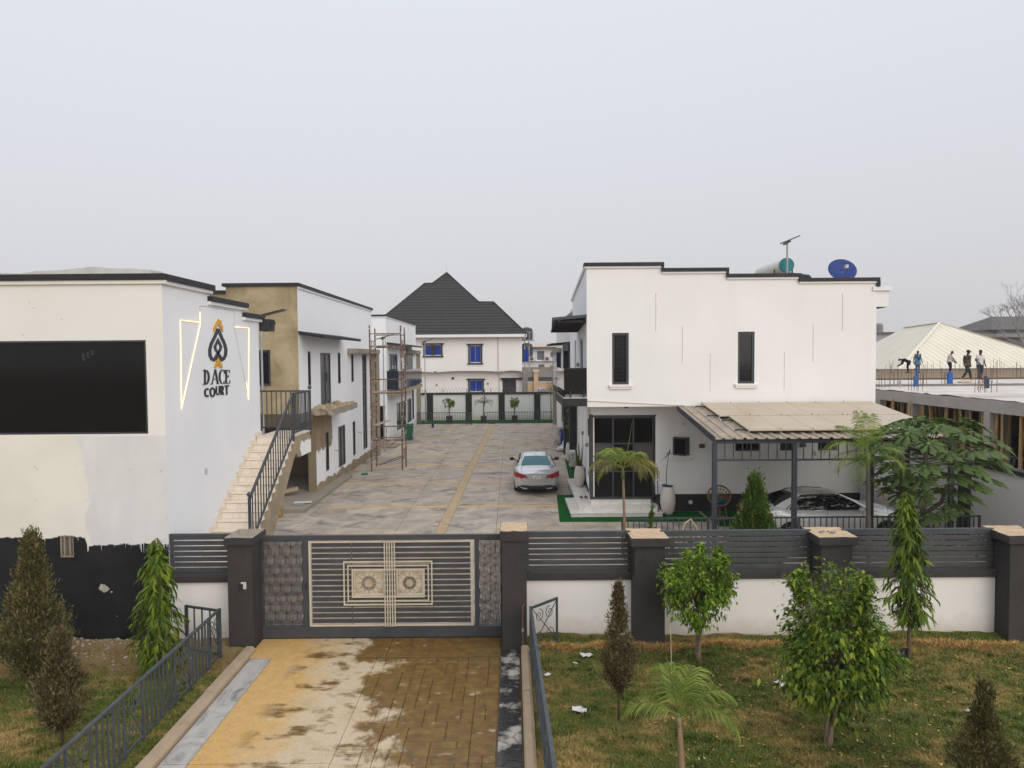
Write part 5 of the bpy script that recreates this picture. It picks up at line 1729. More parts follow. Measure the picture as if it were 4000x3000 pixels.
# ribbed sheet: trapezoid profile
def roofz(y):
    return fz + (bz - fz) * (y - fy) / (by - fy)
m = MB()
prof = []
x = cx0
pitch = 0.30
while x < cx1:
    prof += [(x, 0), (x + 0.17, 0), (x + 0.195, 0.04), (x + 0.265, 0.04), (x + 0.29, 0)]
    x += pitch
vs, fs = [], []
for (x, dz) in prof:
    vs += [(x, fy - 0.12, roofz(fy - 0.12) + dz), (x, by, roofz(by) + dz)]
for i in range(len(prof) - 1):
    fs.append((2 * i, 2 * i + 2, 2 * i + 3, 2 * i + 1))
n = NT('ribbed_roof_sheet')
c = n.ramp(n.noise(2.5, 5, 0.6), [(0.35, (0.30, 0.25, 0.20)), (0.6, (0.40, 0.33, 0.26)), (0.75, (0.42, 0.27, 0.14))])
RIB = n.set(col=c, rough=0.6, metal=0.2, spec=0.4)
o = m.add(vs, fs).build('roof_sheet', RIB, cpo)
md = o.modifiers.new('s', 'SOLIDIFY')
md.thickness = 0.012
MB().hexa([(cx0 - 0.02, fy - 0.13, roofz(fy) - 0.10), (cx0 + 0.01, fy - 0.13, roofz(fy) - 0.10), (cx0 + 0.01, by, bz - 0.10), (cx0 - 0.02, by, bz - 0.10),
           (cx0 - 0.02, fy - 0.13, roofz(fy) + 0.05), (cx0 + 0.01, fy - 0.13, roofz(fy) + 0.05), (cx0 + 0.01, by, bz + 0.05), (cx0 - 0.02, by, bz + 0.05)]).build('barge_board', METAL, cpo)
# solar panels in two rows, mottled beige base colour
n = NT('beige_solar_panel')
c = n.ramp(n.noise(1.8, 5, 0.6), [(0.3, (0.42, 0.345, 0.25)), (0.7, (0.49, 0.405, 0.30))])
c = n.mix(n.ramp(n.noise(30, 3), [(0.5, 0), (0.8, 0.25)]), c, (0.3, 0.23, 0.16))
BEIGE_PANEL = n.set(col=c, rough=0.4, spec=0.5)
for row, (ya_, yb_2, xs0) in enumerate(((fy + 0.38, fy + 2.25, 6.72), (fy + 2.33, by - 0.02, 6.45))):
    wpan = (12.22 - xs0) / 6
    for k in range(6):
        a = xs0 + k * wpan
        b = a + wpan - 0.012
        q = [(a, ya_, roofz(ya_) + 0.10), (b, ya_, roofz(ya_) + 0.10), (b, yb_2, roofz(yb_2) + 0.10), (a, yb_2, roofz(yb_2) + 0.10)]
        MB().prism(q, (0, 0, 0.035)).build('solar_panel', BEIGE_PANEL, cpo)
        for e_ in (ya_ + 0.02, yb_2 - 0.02):
            MB().box(a - 0.012, a + 0.02, e_ - 0.012, e_ + 0.012, roofz(e_) + 0.05, roofz(e_) + 0.17).build('panel_clamp', GALV, cpo)
    for e_ in (ya_ + 0.3, yb_2 - 0.3):
        MB().bar((xs0 - 0.3, e_, roofz(e_) + 0.07), (xs0 + 6 * wpan, e_, roofz(e_) + 0.07), 0.04, 0.05).build('mount_rail', METAL, cpo)

# low garden railing in front of the carport
gr_ = thing('garden_railing', 'low dark steel railing between the carport and the street wall', 'railing', (8.5, 19.5, 0))
railing(gr_, (3.02, 19.45, 0), (12.9, 19.45, 0), 1.08, 62, top=0.05, bal=0.024, base=0.1)
for x in (5.4, 7.9, 10.4):
    MB().box(x - 0.03, x + 0.03, 19.42, 19.48, 0, 1.1).build('post', METAL, gr_)

# ================================================================== RIGHT BOUNDARY
sw = thing('boundary_wall', 'white compound wall with black pillars on the right behind the papaya', 'wall', (13.5, 30, 0))
MB().box(13.4, 13.6, 14.1, 60, 0, 2.33).build('wall', WHITE_LOW, sw)
MB().box(13.34, 13.66, 14.1, 60, 2.331, 2.45).build('coping', DARK, sw)
for y in (20.6, 23.8, 27.2, 33, 39, 45, 51, 57):
    MB().box(13.33, 13.62, y, y + 0.5, 0, 2.33).build('pillar', DARK, sw)
WIRE = simple('dull_wire', (0.17, 0.17, 0.17), 0.6, 0)
def coil(name, label, p, q, rad, turns, r=0.006, par=None):
    p, q = Vector(p), Vector(q)
    d = (q - p)
    a = d.normalized().cross(Vector((0, 0, 1)))
    pts = []
    nseg = turns * 14
    for i in range(nseg + 1):
        t_ = i / nseg
        ang = 2 * math.pi * turns * t_
        pts.append(p + d * t_ + a * (math.cos(ang) * rad) + Vector((0, 0, 1)) * (math.sin(ang) * rad))
    o = MB().tube(pts, r, 4).build(name, WIRE)
    return tag(o, label, 'razor wire')
coil('razor_wire', 'coil of razor wire along the right compound wall', (13.5, 14.6, 2.62), (13.5, 30, 2.62), 0.17, 60, 0.004)

# second right house: only its flank shows past the first one
h4 = thing('white_house', 'farther right white house with black portal frames behind the balcony', 'house', (7, 45, 0))
LX4 = 3.6
m = MB()
m.sheet(PL(LX4), 37, 57, 0, 8.0, [(38, 38.6, 1, 5.4), (41, 43, 3.6, 5.8), (44, 46, 0.6, 2.6), (47, 49, 3.9, 5.8), (50, 52, 0.6, 2.6)], depth=0.15)
m.sheet(PF(37), LX4, 12.4, 0, 8.0)
m.sheet(PB(57), LX4, 12.4, 0, 8.0)
m.build('wall', WHITE, h4)
MB().box(LX4, 12.4, 37, 57, 7.7, 7.8).build('roof_slab', RAWCON, h4)
MB().box(LX4 - 0.1, 12.4, 36.9, 37.1, 8.0, 8.12).build('coping', BLACKTRIM, h4)
MB().box(LX4 - 0.1, LX4 + 0.15, 37.1, 57, 8.0, 8.119).build('coping', BLACKTRIM, h4)
for w_ in ((38, 38.6, 1, 5.4), (41, 43, 3.6, 5.8), (44, 46, 0.6, 2.6), (47, 49, 3.9, 5.8), (50, 52, 0.6, 2.6)):
    window(h4, PL(LX4), *w_, depth=0.12, fw=0.08)
# black portal frame: beam and legs
MB().box(2.90, LX4 - .001, 36.4, 40.6, 5.85, 6.25).build('portal_beam', BLACKTRIM, h4, bevel=0.02)
MB().box(2.92, LX4 - .002, 40.0, 40.6, 0, 5.849).build('portal_leg', BLACKTRIM, h4, bevel=0.02)
MB().box(2.95, 3.35, 36.4, 36.8, 0.0, 5.849).build('portal_leg', BLACKTRIM, h4, bevel=0.02)
canopy(h4, LX4 - .002, 2.35, 43.0, 48, 6.45, 0.10)
MB().box(2.9, LX4 - .003, 41.0, 50, 3.2, 3.5).build('balcony_slab', BLACKTRIM, h4)
for k in range(4):
    MB().box(2.92, 2.95, 41.1 + 2.2 * k, 43.2 + 2.2 * k, 3.6, 4.7).build('glass_panel', GB, h4)
MB().box(2.95, LX4 - .003, 41.02, 41.05, 3.6, 4.7).build('glass_panel', GB, h4)
# blue-glass bay and raw concrete frame beyond
MB().box(3.3, LX4 - .001, 51.0, 58.3, 5.85, 6.15).build('frame_beam', RAWCON, h4)
MB().box(3.33, LX4 - .001, 57.5, 58.2, 0, 5.849).build('frame_column', RAWCON, h4)
bw_ = MB().box(3.3, LX4 - .002, 52.0, 56.5, 3.6, 5.84).build('bay_window', FRAME, h4)
for k in range(3):
    MB().box(3.285, 3.299, 52.1 + 1.5 * k, 53.5 + 1.5 * k, 3.7, 5.75).build('pane', simple('navy_glass', (0.006, 0.016, 0.05), 0.08, 0.0), bw_)
MB().box(3.32, LX4 - .01, 51.98, 51.995, 3.7, 5.75).build('pane', MATS['navy_glass'], bw_)

# ================================================================== FAR END OF THE COURT
fw_ = thing('boundary_wall', 'white wall with black pillars closing the far end of the court', 'wall', (-2, 62, 0))
MB().box(-14, 13.3, 62.1, 62.3, 0, 2.28).build('wall', WHITE_LOW, fw_)
MB().box(-14, 13.3, 62.0, 62.4, 2.281, 2.44).build('coping', DARK, fw_)
for x in (-7.2, -3.8, -0.92, 2.2, 5.3, -10.6):
    MB().box(x - 0.27, x + 0.27, 62.0, 62.25, 0, 2.279).build('pillar', BLACKTRIM, fw_)
for x, z in ((-6.0, 1.75), (0.45, 1.62)):
    MB().tube([(x, 61.98, z), (x, 62.1, z)], 0.1, 12).build('wall_lamp', MATS['wall_lamp_grey'], fw_)
MB().tube([(-2.4, 61.95, 1.35), (-2.4, 61.95, 2.75)], 0.035, 8).build('standpipe', RUST, fw_)
coil('razor_wire', 'coil of razor wire on the far white wall', (-9.2, 62.2, 2.66), (4.5, 62.2, 2.66), 0.2, 46, 0.008)
for k in range(7):
    MB().box(-8.2 + 2.1 * k, -8.15 + 2.1 * k, 62.15, 62.2, 2.44, 2.78).build('wire_bracket', RUST, fw_)
tag(MB().box(-13, 13.3, 58.95, 62.08, 0.0, 0.02).build('turf_mat', TURF), 'strip of green turf between the far railing and the far wall', 'turf mat')
fr = thing('far_railing', 'low black railing across the far end of the court', 'railing', (-2, 58.8, 0))
railing(fr, (-9.0, 58.8, 0), (-3.75, 58.8, 0), 0.95, 38, top=0.05, bal=0.03, base=0.06)
railing(fr, (-2.3, 58.8, 0), (3.4, 58.8, 0), 0.95, 42, top=0.05, bal=0.03, base=0.06)
fg = thing('railing_gate', 'small black gate standing ajar in the far railing', 'gate', (-3.7, 58.8, 0))
railing(fg, (-3.68, 58.75, 0), (-3.3, 57.6, 0), 0.95, 8, top=0.05, bal=0.026, base=0.06)

# ================================================================== BLACK ROOFED HOUSE BEYOND
fh_ = thing('white_house', 'white house with a steep black tiled roof and blue windows', 'house', (-7, 82, 0))
FY = 76.0
m = MB()
W1, W2 = (-9.3, -7.55, 5.75, 6.85), (-4.5, -3.3, 4.95, 6.75)
W3, DR = (-4.6, -3.2, 1.8, 3.0), (-1.05, 0.45, 0.05, 3.05)
m.sheet(PF(FY), -15.2, 1.1, 4.05, 7.75, [W1, W2], depth=0.2)
m.sheet(PR(1.1), FY, 91, 0, 7.75)
m.sheet(PL(-15.2), FY, 91, 0, 7.75)
m.sheet(PB(91), -15.2, 1.1, 0, 7.75)
m.sheet(PF(FY + 0.9), -15.2, 1.1, 0, 4.05, [W3, DR], depth=0.2)
m.quad((-15.2, FY, 4.05), (1.1, FY, 4.05), (1.1, FY + .9, 4.05), (-15.2, FY + .9, 4.05))
# the shallow arches under the overhang
for x0, x1 in ((-15.2, -8.4), (-8.1, -1.25), (-1.1, 1.1)):
    pts = []
    for k in range(9):
        t_ = k / 8
        pts.append((x0 + (x1 - x0) * t_, 4.05 - 0.13 * (abs(2 * t_ - 1) ** 3)))
    for k in range(8):
        a, b = pts[k], pts[k + 1]
        m.hexa([(a[0], FY + .002, a[1]), (b[0], FY + .002, b[1]), (b[0], FY + .25, b[1]), (a[0], FY + .25, a[1]), (a[0], FY + .002, 4.049), (b[0], FY + .002, 4.049), (b[0], FY + .25, 4.049), (a[0], FY + .25, 4.049)])
m.build('wall', plaster('far_house_white', (0.80, 0.785, 0.77), amt=0.06), fh_)
def blue_window(pl, r_, nm, mull):
    w = window(fh_, pl, *r_, depth=0.12, fw=0.055, mull=mull, glass=GLASSB, frame=simple('pale_window_frame', (0.25, 0.27, 0.34), 0.4, 0.0))
    m = MB()
    u0, u1, v0, v1 = r_
    t_ = 0.15
    m.pbox(pl, u0 - t_, u0 - .002, v0 - .05, v1 + .05, -0.02, 0.10)
    m.pbox(pl, u1 + .002, u1 + t_, v0 - .05, v1 + .05, -0.02, 0.10)
    m.pbox(pl, u0 - t_ - .14, u1 + t_ + .14, v1 + .051, v1 + .2, -0.02, 0.16)
    m.pbox(pl, u0 - t_ - .08, u1 + t_ + .08, v0 - .2, v0 - .051, -0.02, 0.14)
    m.build('dark_surround', BLACKTRIM, w)
blue_window(PF(FY), W1, 'w', (-8.42,))
m = MB().pbox(PF(FY), -8.62, -8.22, 5.76, 6.84, -0.1, 0.05)
m.build('mullion_block', BLACKTRIM, fh_)
blue_window(PF(FY), W2, 'w', (-3.9,))
blue_window(PF(FY + 0.9), W3, 'w', (-3.9,))
n = NT('ornate_dark_door')
v = n.node('ShaderNodeTexVoronoi')
v.inputs['Scale'].default_value = 5.0
n.link(n.pos(), v.inputs['Vector'])
c = n.ramp(v.outputs['Distance'], [(0.1, (0.10, 0.03, 0.05)), (0.35, (0.02, 0.014, 0.018)), (0.6, (0.012, 0.01, 0.012))])
w = window(fh_, PF(FY + .9), *DR, depth=0.12, fw=0.08, mull=(-0.3,), glass=n.set(col=c, rough=0.5), name='door')
MB().pbox(PF(FY + .9), -1.2, 1.15, 3.06, 3.25, 0, 0.3).build('door_hood', BLACKTRIM, fh_)
MB().tube([(-1.42, FY - 0.06, 7.6), (-1.42, FY - 0.06, 4.0), (-1.35, FY + 0.84, 3.6), (-1.35, FY + 0.84, 0.1)], 0.07, 8).build('downpipe', MATS['white_pvc'], fh_)
for x, z in ((-8.15, 2.55), (-2.6, 2.65)):
    MB().ball((x, FY + 0.85, z), 0.12, 8, 6).build('wall_light', simple('brass_lamp', (0.35, 0.28, 0.15), 0.5, 0), fh_)
MB().tube([(-6.4, FY + .8, 3.25), (-6.4, FY + .9, 3.25)], 0.14, 12).build('vent', BLACKTRIM, fh_)
MB().box(1.101, 1.3, FY + 0.3, FY + 1.6, 4.9, 6.6).build('side_bay', BLACKTRIM, fh_)
MB().box(1.12, 1.8, FY + 0.35, FY + 0.36, 5.0, 6.35).build('open_sash', GLASSB, fh_)
# gutter and fascia
MB().box(-15.9, 1.55, 75.1, 75.28, 7.62, 7.93).build('gutter', simple('white_gutter', (0.72, 0.72, 0.74), 0.45, 0.03), fh_, bevel=0.03)
MB().box(1.4, 1.62, 75.1, 91.8, 7.62, 7.93).build('gutter', MATS['white_gutter'], fh_)
MB().box(-15.7, 1.4, 75.3, 91.7, 7.75, 7.80).build('soffit', MATS['white_gutter'], fh_)
# roof: outline on the front slope, mirrored to the back
SL = 0.9
def onplane(x, z):
    return Vector((x, 75.2 + (z - 7.93) / SL, z))
outl = [(-15.9, 7.93), (-9.95, 13.98), (-9.05, 14.0), (-7.54, 15.38), (-3.64, 11.62), (-2.0, 11.6), (1.6, 7.93)]
front = [onplane(*p) for p in outl]
mid = 84.0
back = [Vector((p.x, 2 * mid - p.y, p.z)) for p in front]
n = NT('black_roof_tile')
c = n.ramp(n.noise(0.7, 5, 0.6), [(0.3, (0.024, 0.023, 0.022)), (0.7, (0.040, 0.038, 0.035))])
c = n.mix(0.5, c, n.ramp(n.noise(14, 3, 0.6), [(0.3, (0.015, 0.014, 0.014)), (0.7, (0.055, 0.052, 0.048))]))
TILE = n.set(col=c, rough=0.7, spec=0.3)
m = MB()
nn = len(front)
vs = [p - Vector((0, 0, 0.05)) for p in front] + back
fs = [tuple(range(nn)), tuple(range(2 * nn - 1, nn - 1, -1))]
for i in range(nn):
    j = (i + 1) % nn
    fs.append((i, nn + i, nn + j, j))
roof = m.add(vs, fs).build('roof', TILE, fh_)
def xrange_at(z):
    xs = []
    for i in range(nn):
        a, b = outl[i], outl[(i + 1) % nn]
        if (a[1] - z) * (b[1] - z) <= 0 and abs(a[1] - b[1]) > 1e-6:
            xs.append(a[0] + (b[0] - a[0]) * (z - a[1]) / (b[1] - a[1]))
    return (min(xs), max(xs)) if len(xs) >= 2 else None
NC = 22
nrm = Vector((0, -SL, 1)).normalized()
for k in range(NC):
    za = 7.94 + (15.36 - 7.94) * k / NC
    zb = min(7.94 + (15.36 - 7.94) * (k + 1.06) / NC, 15.37)
    ra, rb = xrange_at(za), xrange_at(zb)
    if not ra or not rb:
        continue
    L, Rr_ = ra[0], ra[1]
    nseg = max(2, int((Rr_ - L) / 0.22))
    vs, fs = [], []
    for i in range(nseg + 1):
        t_ = i / nseg
        x = L + (Rr_ - L) * t_
        xt = min(max(x, rb[0]), rb[1])
        w_ = 0.03 * abs(math.sin(math.pi * x / 0.44))
        vs += [onplane(x, za - w_ * 0.5) + nrm * (0.055 + w_ * 0.5), onplane(xt, zb) + nrm * 0.012, onplane(x, za - w_ * 0.5) + nrm * 0.0]
    for i in range(nseg):
        a = 3 * i
        fs += [(a, a + 3, a + 4, a + 1), (a, a + 2, a + 5, a + 3)]
    MB().add(vs, fs).build('tile_course', TILE, roof)
for i in (0, 1, 2, 3, 4, 5):
    MB().tube([front[i] + nrm * 0.05, front[i + 1] + nrm * 0.05], 0.09, 6).build('ridge_cap', TILE, roof)
MB().tube([front[3], front[3] + Vector((0, 0, 1.3))], 0.012, 6).build('lightning_rod', GALV, roof)

# ================================================================== BEYOND, BETWEEN THE HOUSES
pb = thing('pale_block', 'distant pale two storey block with shutters and air conditioners', 'building', (6, 120, 0))
Y_ = 118.0
def q4(u, v, Y):          # zoom of 1980..2250, 1250..1600
    return pix(1980 + u / 4.74, 1250 + v / 4.74, Y)
def rect(u0, v0, u1, v1, Y):
    a, b = q4(u0, v0, Y), q4(u1, v1, Y)
    return (a.x, b.x, b.z, a.z)
ws = [rect(558, 575, 692, 737, Y_), rect(806, 592, 888, 690, Y_), rect(584, 825, 696, 905, Y_), rect(803, 842, 888, 905, Y_)]
m = MB()
tp = q4(0, 512, Y_).z
m.sheet(PF(Y_), -4, q4(920, 0, Y_).x, 0, tp, ws, depth=0.2)
m.sheet(PF(Y_ + 2), q4(920, 0, Y_).x, 14, 0, tp + .4)
m.sheet(PR(q4(920, 0, Y_).x), Y_, Y_ + 2, 0, tp)
m.build('wall', simple('hazy_white_wall', (0.62, 0.62, 0.63), 0.8, 0.06, 0.5), pb)  # distance haze is put into this off-white base colour
for i, w_ in enumerate(ws):
    window(pb, PF(Y_), *w_, depth=0.15, fw=0.08, glass=simple('grey_shutter', (0.13, 0.13, 0.15), 0.6, 0.05), frame=MATS['grey_shutter'])
a, b = q4(300, 505, Y_), q4(990, 505, Y_)
rt = q4(420, 418, Y_).z
MB().hexa([(-4, Y_ - .8, a.z), (b.x, Y_ - .8, a.z), (b.x, Y_ + 9, a.z), (-4, Y_ + 9, a.z), (-4, Y_ + 3, rt), (b.x - 1.2, Y_ + 3, rt), (b.x - 1.2, Y_ + 8, rt), (-4, Y_ + 8, rt)]).build('roof', simple('sandy_roof', (0.50, 0.41, 0.33), 0.8, 0.08), pb)
MB().box(-4, b.x + .1, Y_ - .95, Y_ - .81, a.z - 0.22, a.z + .05).build('fascia', simple('dark_fascia', (0.13, 0.10, 0.09), 0.7, 0), pb)
lz = q4(0, 752, Y_).z
MB().box(-4, q4(905, 0, Y_).x, Y_ - .5, Y_, lz - .15, lz).build('ledge', MATS['hazy_white_wall'], pb)
for u in (475, 758):
    c_ = q4(u, 718, Y_ - .6)
    o = MB().box(c_.x - .55, c_.x + .55, Y_ - .9, Y_ - .45, c_.z - .35, c_.z + .35).build('air_conditioner', simple('ac_ivory', (0.5, 0.48, 0.44), 0.6, 0.05), pb)
    MB().tube([(c_.x - .15, Y_ - .93, c_.z), (c_.x - .15, Y_ - .9, c_.z)], 0.28, 12).build('fan', METAL, o)
MB().tube([q4(912, 510, Y_ - .1), q4(912, 900, Y_ - .1)], 0.08, 6).build('downpipe', METAL, pb)
gw = thing('block_wall', 'weathered grey block wall below the distant pale block', 'wall', (5, 97, 0))
t_ = q4(0, 876, 97)
gm = simple('weathered_block', (0.24, 0.22, 0.20), 0.95, 0.25, 0.7, fine=0.2)
MB().box(-3, 16, 97, 97.3, 0, t_.z).build('wall', gm, gw)
for u in (365, 615, 800, 905):
    x = q4(u, 900, 97).x
    MB().box(x - .12, x + .12, 96.9, 97, 0, t_.z).build('pier', gm, gw)
tw = thing('tan_wall', 'tan wall with grey railing panels beyond the far white wall', 'wall', (5, 85, 0))
zt = q4(0, 1165, 85).z
TAN = simple('tan_paint', (0.50, 0.36, 0.23), 0.85, 0.12, 1.0)
MB().box(1.9, 16, 85, 85.25, 0, zt).build('wall', TAN, tw)
MB().box(1.9, 16, 84.92, 85.3, zt, zt + .16).build('ledge', simple('pale_stone', (0.5, 0.45, 0.38), 0.8, 0.1), tw)
z2 = q4(0, 1062, 85).z
MB().box(1.9, 16, 85.1, 85.14, zt + .161, z2).build('rail_panel', simple('dark_panel', (0.06, 0.06, 0.065), 0.6, 0.1), tw)
MB().box(1.9, 16, 85.05, 85.2, z2 + .001, z2 + .7).build('block_backing', gm, tw)
x = q4(540, 1100, 84.8).x
MB().box(x - .27, x + .27, 84.7, 85.5, 0, z2 + .6).build('pillar', TAN, tw)
MB().box(x - .36, x + .36, 84.6, 85.6, z2 + .601, z2 + .9).build('pillar_cap', MATS['pale_stone'], tw)
tt = thing('water_tower', 'thin steel water tower with black tanks beside the black roofed house', 'water tower', (2, 92, 0))
Yt = 92.0
xl, xr = q4(322, 0, Yt).x, q4(410, 0, Yt).x
zt0 = q4(0, 385, Yt).z
for x in (xl, xr):
    for dy in (0, 1.6):
        MB().bar((x, Yt + dy, 0), (x, Yt + dy, zt0), 0.09).build('leg', GALV, tt)
for k in range(7):
    a, b = zt0 * k / 7, zt0 * (k + 1) / 7
    MB().bar((xl, Yt, b), (xr, Yt, b), 0.05).build('strut', GALV, tt)
    MB().bar((xl, Yt, a), (xr, Yt, b), 0.04).build('brace', GALV, tt)
    MB().bar((xr, Yt, a), (xl, Yt, b), 0.04).build('brace', GALV, tt)
MB().box(xl - .5, xr + .7, Yt - .4, Yt + 2, zt0, zt0 + .1).build('platform', GALV, tt)
for x in (xl - .4, xl + .6, xr + .1, xr + .6):
    MB().bar((x, Yt - .3, zt0 + .1), (x, Yt - .3, zt0 + 1.1), 0.05).build('guard_post', GALV, tt)
MB().bar((xl - .4, Yt - .3, zt0 + 1.1), (xr + .6, Yt - .3, zt0 + 1.1), 0.05).build('guard_rail', GALV, tt)
MB().lathe([(0.75, 0), (0.8, 0.3), (0.8, 1.1), (0.72, 1.45), (0.3, 1.65)], ((xl + xr) / 2, Yt + .8, zt0 + .1), 18).build('tank', simple('black_tank', (0.03, 0.03, 0.035), 0.5, 0.1), tt)
zq = q4(0, 685, Yt).z
MB().lathe([(0.75, 0), (0.8, 0.3), (0.8, 1.2), (0.72, 1.6), (0.3, 1.8)], ((xl + xr) / 2, Yt + .8, zq), 18).build('tank', MATS['black_tank'], tt)
for k, u in enumerate((570, 620, 660, 690)):
    c_ = q4(u, 1300, 64)
    o = MB().ball((c_.x, 62.9, 2.45), (0.28, 0.2, 0.34), 9, 7).build('sack', simple('white_sack', (0.55, 0.5, 0.5), 0.8, 0.15, 6))
    tag(o, 'pale sack heaped behind the far wall under the tan wall', 'sack', 'sacks behind the far wall')

# ================================================================== CONSTRUCTION SITE ON THE RIGHT
site = thing('concrete_deck', 'raw concrete first floor deck on bamboo props right of the compound', 'construction', (30, 35, 0))
n = NT('fresh_deck')
c = n.ramp(n.noise(0.7, 6, 0.65), [(0.3, (0.50, 0.46, 0.42)), (0.6, (0.62, 0.58, 0.54)), (0.8, (0.66, 0.62, 0.57))])
c = n.mix(n.ramp(n.noise(0.35, 5, 0.6, n.mapped((0.4, 1.6, 0))), [(0.56, 0), (0.64, 0.6)]), c, (0.34, 0.30, 0.26))
DECK = n.set(col=c, rough=0.9, spec=0.2)
EX = 16.4
SZ = 4.0
# deck with a ragged upper edge
vs, fs = [], []
rr = random.Random(9)
ys = np.arange(14.0, 42.6, 0.35)
for y in ys:
    vs += [(EX + rr.uniform(-.02, .03), y, SZ + rr.uniform(-.03, .02)), (EX + 0.35, y, SZ + rr.uniform(-.01, .02)), (70, y, SZ)]
for i in range(len(ys) - 1):
    a = 3 * i
    fs += [(a, a + 1, a + 4, a + 3), (a + 1, a + 2, a + 5, a + 4)]
MB().add(vs, fs).build('deck_top', DECK, site)
MB().box(EX + .004, EX + 0.3, 14, 62, 3.53, SZ - .035).build('edge_beam', GREYCON, site, bevel=0.01)
MB().box(EX + 0.3, 70, 14, 62, 3.7, SZ - .04).build('slab', GREYCON, site)
for y in (14.3, 24.3, 29.0, 31.6, 38, 46, 54):
    MB().box(EX + .002, EX + 0.32, y, y + 0.32, 0, 3.53).build('column', GREYCON, site, bevel=0.008)
    for x in (22, 28):
        MB().box(x, x + 0.3, y, y + 0.3, 0, 3.69).build('column', GREYCON, site)
MB().box(34, 34.2, 14, 62, 0, 3.69).build('inner_wall', CEMENTD, site)
MB().box(16.5, 34, 61.9, 62, 0, 3.69).build('inner_wall', CEMENTD, site)
# timber formwork not yet poured
fwm = simple('formwork_timber', (0.22, 0.16, 0.10), 0.9, 0.35, 1.2, fine=0.3)
for k in range(40):
    a = 42.6 + k * 0.49
    MB().box(EX, 70, a, a + 0.46, SZ - .035, SZ + rr.uniform(0.0, 0.03)).build('formwork_board', fwm, site)
MB().box(EX, 70, 42.55, 42.59, SZ - .04, SZ + .07).build('stop_board', simple('dark_timber', (0.09, 0.065, 0.045), 0.9, 0.3, 1.0), site)
MB().box(EX, 70, 62.2, 62.28, SZ - .04, SZ + .22).build('stop_board', simple('grey_timber', (0.2, 0.18, 0.16), 0.9, 0.2), site)
vs, fs = [], []
for i in range(60):
    x = 17.5 + i * 0.5
    for dy, dz in ((-.35, 0), (0, .07 + .05 * rr.random()), (.4, 0)):
        vs.append((x, 34.2 + 0.25 * math.sin(i * .5) + dy, SZ + .002 + dz))
for i in range(59):
    a = 3 * i
    fs += [(a, a + 3, a + 4, a + 1), (a + 1, a + 4, a + 5, a + 2)]
MB().add(vs, fs).build('sand_ridge', simple('damp_sand', (0.17, 0.145, 0.12), 0.95, 0.25, 3), site)
# bamboo props
n = NT('bamboo')
c = n.ramp(n.noise(2.5, 4), [(0.3, (0.30, 0.19, 0.085)), (0.7, (0.50, 0.34, 0.16))])
BAM = n.set(col=c, rough=0.7, spec=0.3)
rr = random.Random(14)
y = 18.6
while y < 41:
    for lay in range(2):
        x = EX + 0.1 + lay * 0.9 + rr.uniform(-.05, .3)
        yy_ = y + rr.uniform(-.1, .3)
        tx, ty = rr.uniform(-.2, .2), rr.uniform(-.45, .45)
        r0 = rr.uniform(0.04, 0.055)
        pts, rs = [], []
        for k in range(11):
            t_ = k / 10
            for dt, dr in ((-.004, 1.0), (0, 1.12), (.004, 1.0)):
                pts.append((x + tx * (t_ + dt), yy_ + ty * (t_ + dt), 3.6 * (t_ + dt)))
                rs.append(r0 * dr * (1 - .15 * t_))
        o = MB().tube(pts, rs, 6).build('bamboo_prop', BAM)
        tag(o, 'bamboo pole propping the raw concrete deck', 'pole', 'bamboo props under the deck')
    y += rr.uniform(0.3, 0.55)
# starter bars
def rebar(label, u, v, Y, nbar=6, h=0.7, spread=0.25, lean=0.03):
    c_ = pix(u, v, Y)
    t = thing('starter_bars', label, 'rebar', (c_.x, Y, SZ), 'starter bars on the deck')
    for k in range(nbar):
        x = c_.x + spread * ((k % 3) - 1) * 0.8 + rr.uniform(-.03, .03)
        yy_ = Y + spread * (k // 3 - .5)
        hh = h * rr.uniform(.75, 1.1)
        MB().tube([(x, yy_, SZ - .1), (x + rr.uniform(-lean, lean), yy_, SZ + hh)], 0.011, 5).build('bar', RUST, t)
for (u, v, Y, nb, h, s_, l_, lab) in ((3452, 1510, 32.5, 4, .75, .22, .02, 'starter bars nearest the white house on the deck edge'),
                          (3500, 1500, 36, 6, .8, .25, .02, 'second starter bars from the white house, in front of the blue gowned man'),
                          (3576, 1520, 30, 6, 1.05, .25, .06, 'starter bars beside the left blue pipes'),
                          (3606, 1500, 34, 4, .8, .15, .06, 'starter bars just right of the left blue pipes'),
                          (3700, 1500, 35, 5, .8, .22, .04, 'starter bars just left of the right blue pipes'),
                          (3860, 1525, 28, 8, 1.25, .3, .12, 'leaning starter bars on the near deck edge at right'),
                          (3835, 1510, 30, 4, .9, .2, .3, 'crooked starter bars left of the leaning ones'),
                          (3480, 1452, 52, 8, 1.0, .5, .5, 'bristling starter bars behind the bending man'),
                          (3625, 1455, 52, 9, 1.0, .8, .05, 'row of starter bars between the blue gowned and white shirted men'),
                          (3740, 1452, 55, 6, 1.0, .4, .05, 'starter bars right of the leaning white shirted man'),
                          (3900, 1452, 52, 7, 1.1, .35, .05, 'starter bars right of the standing pair, farther off'),
                          (3980, 1460, 45, 6, .9, .3, .05, 'starter bars at the right edge of the picture')):
    rebar(lab, u, v, Y, nb, h, s_, l_)
BP = simple('blue_pvc', (0.004, 0.11, 0.36), 0.4, 0.1, 3.0)
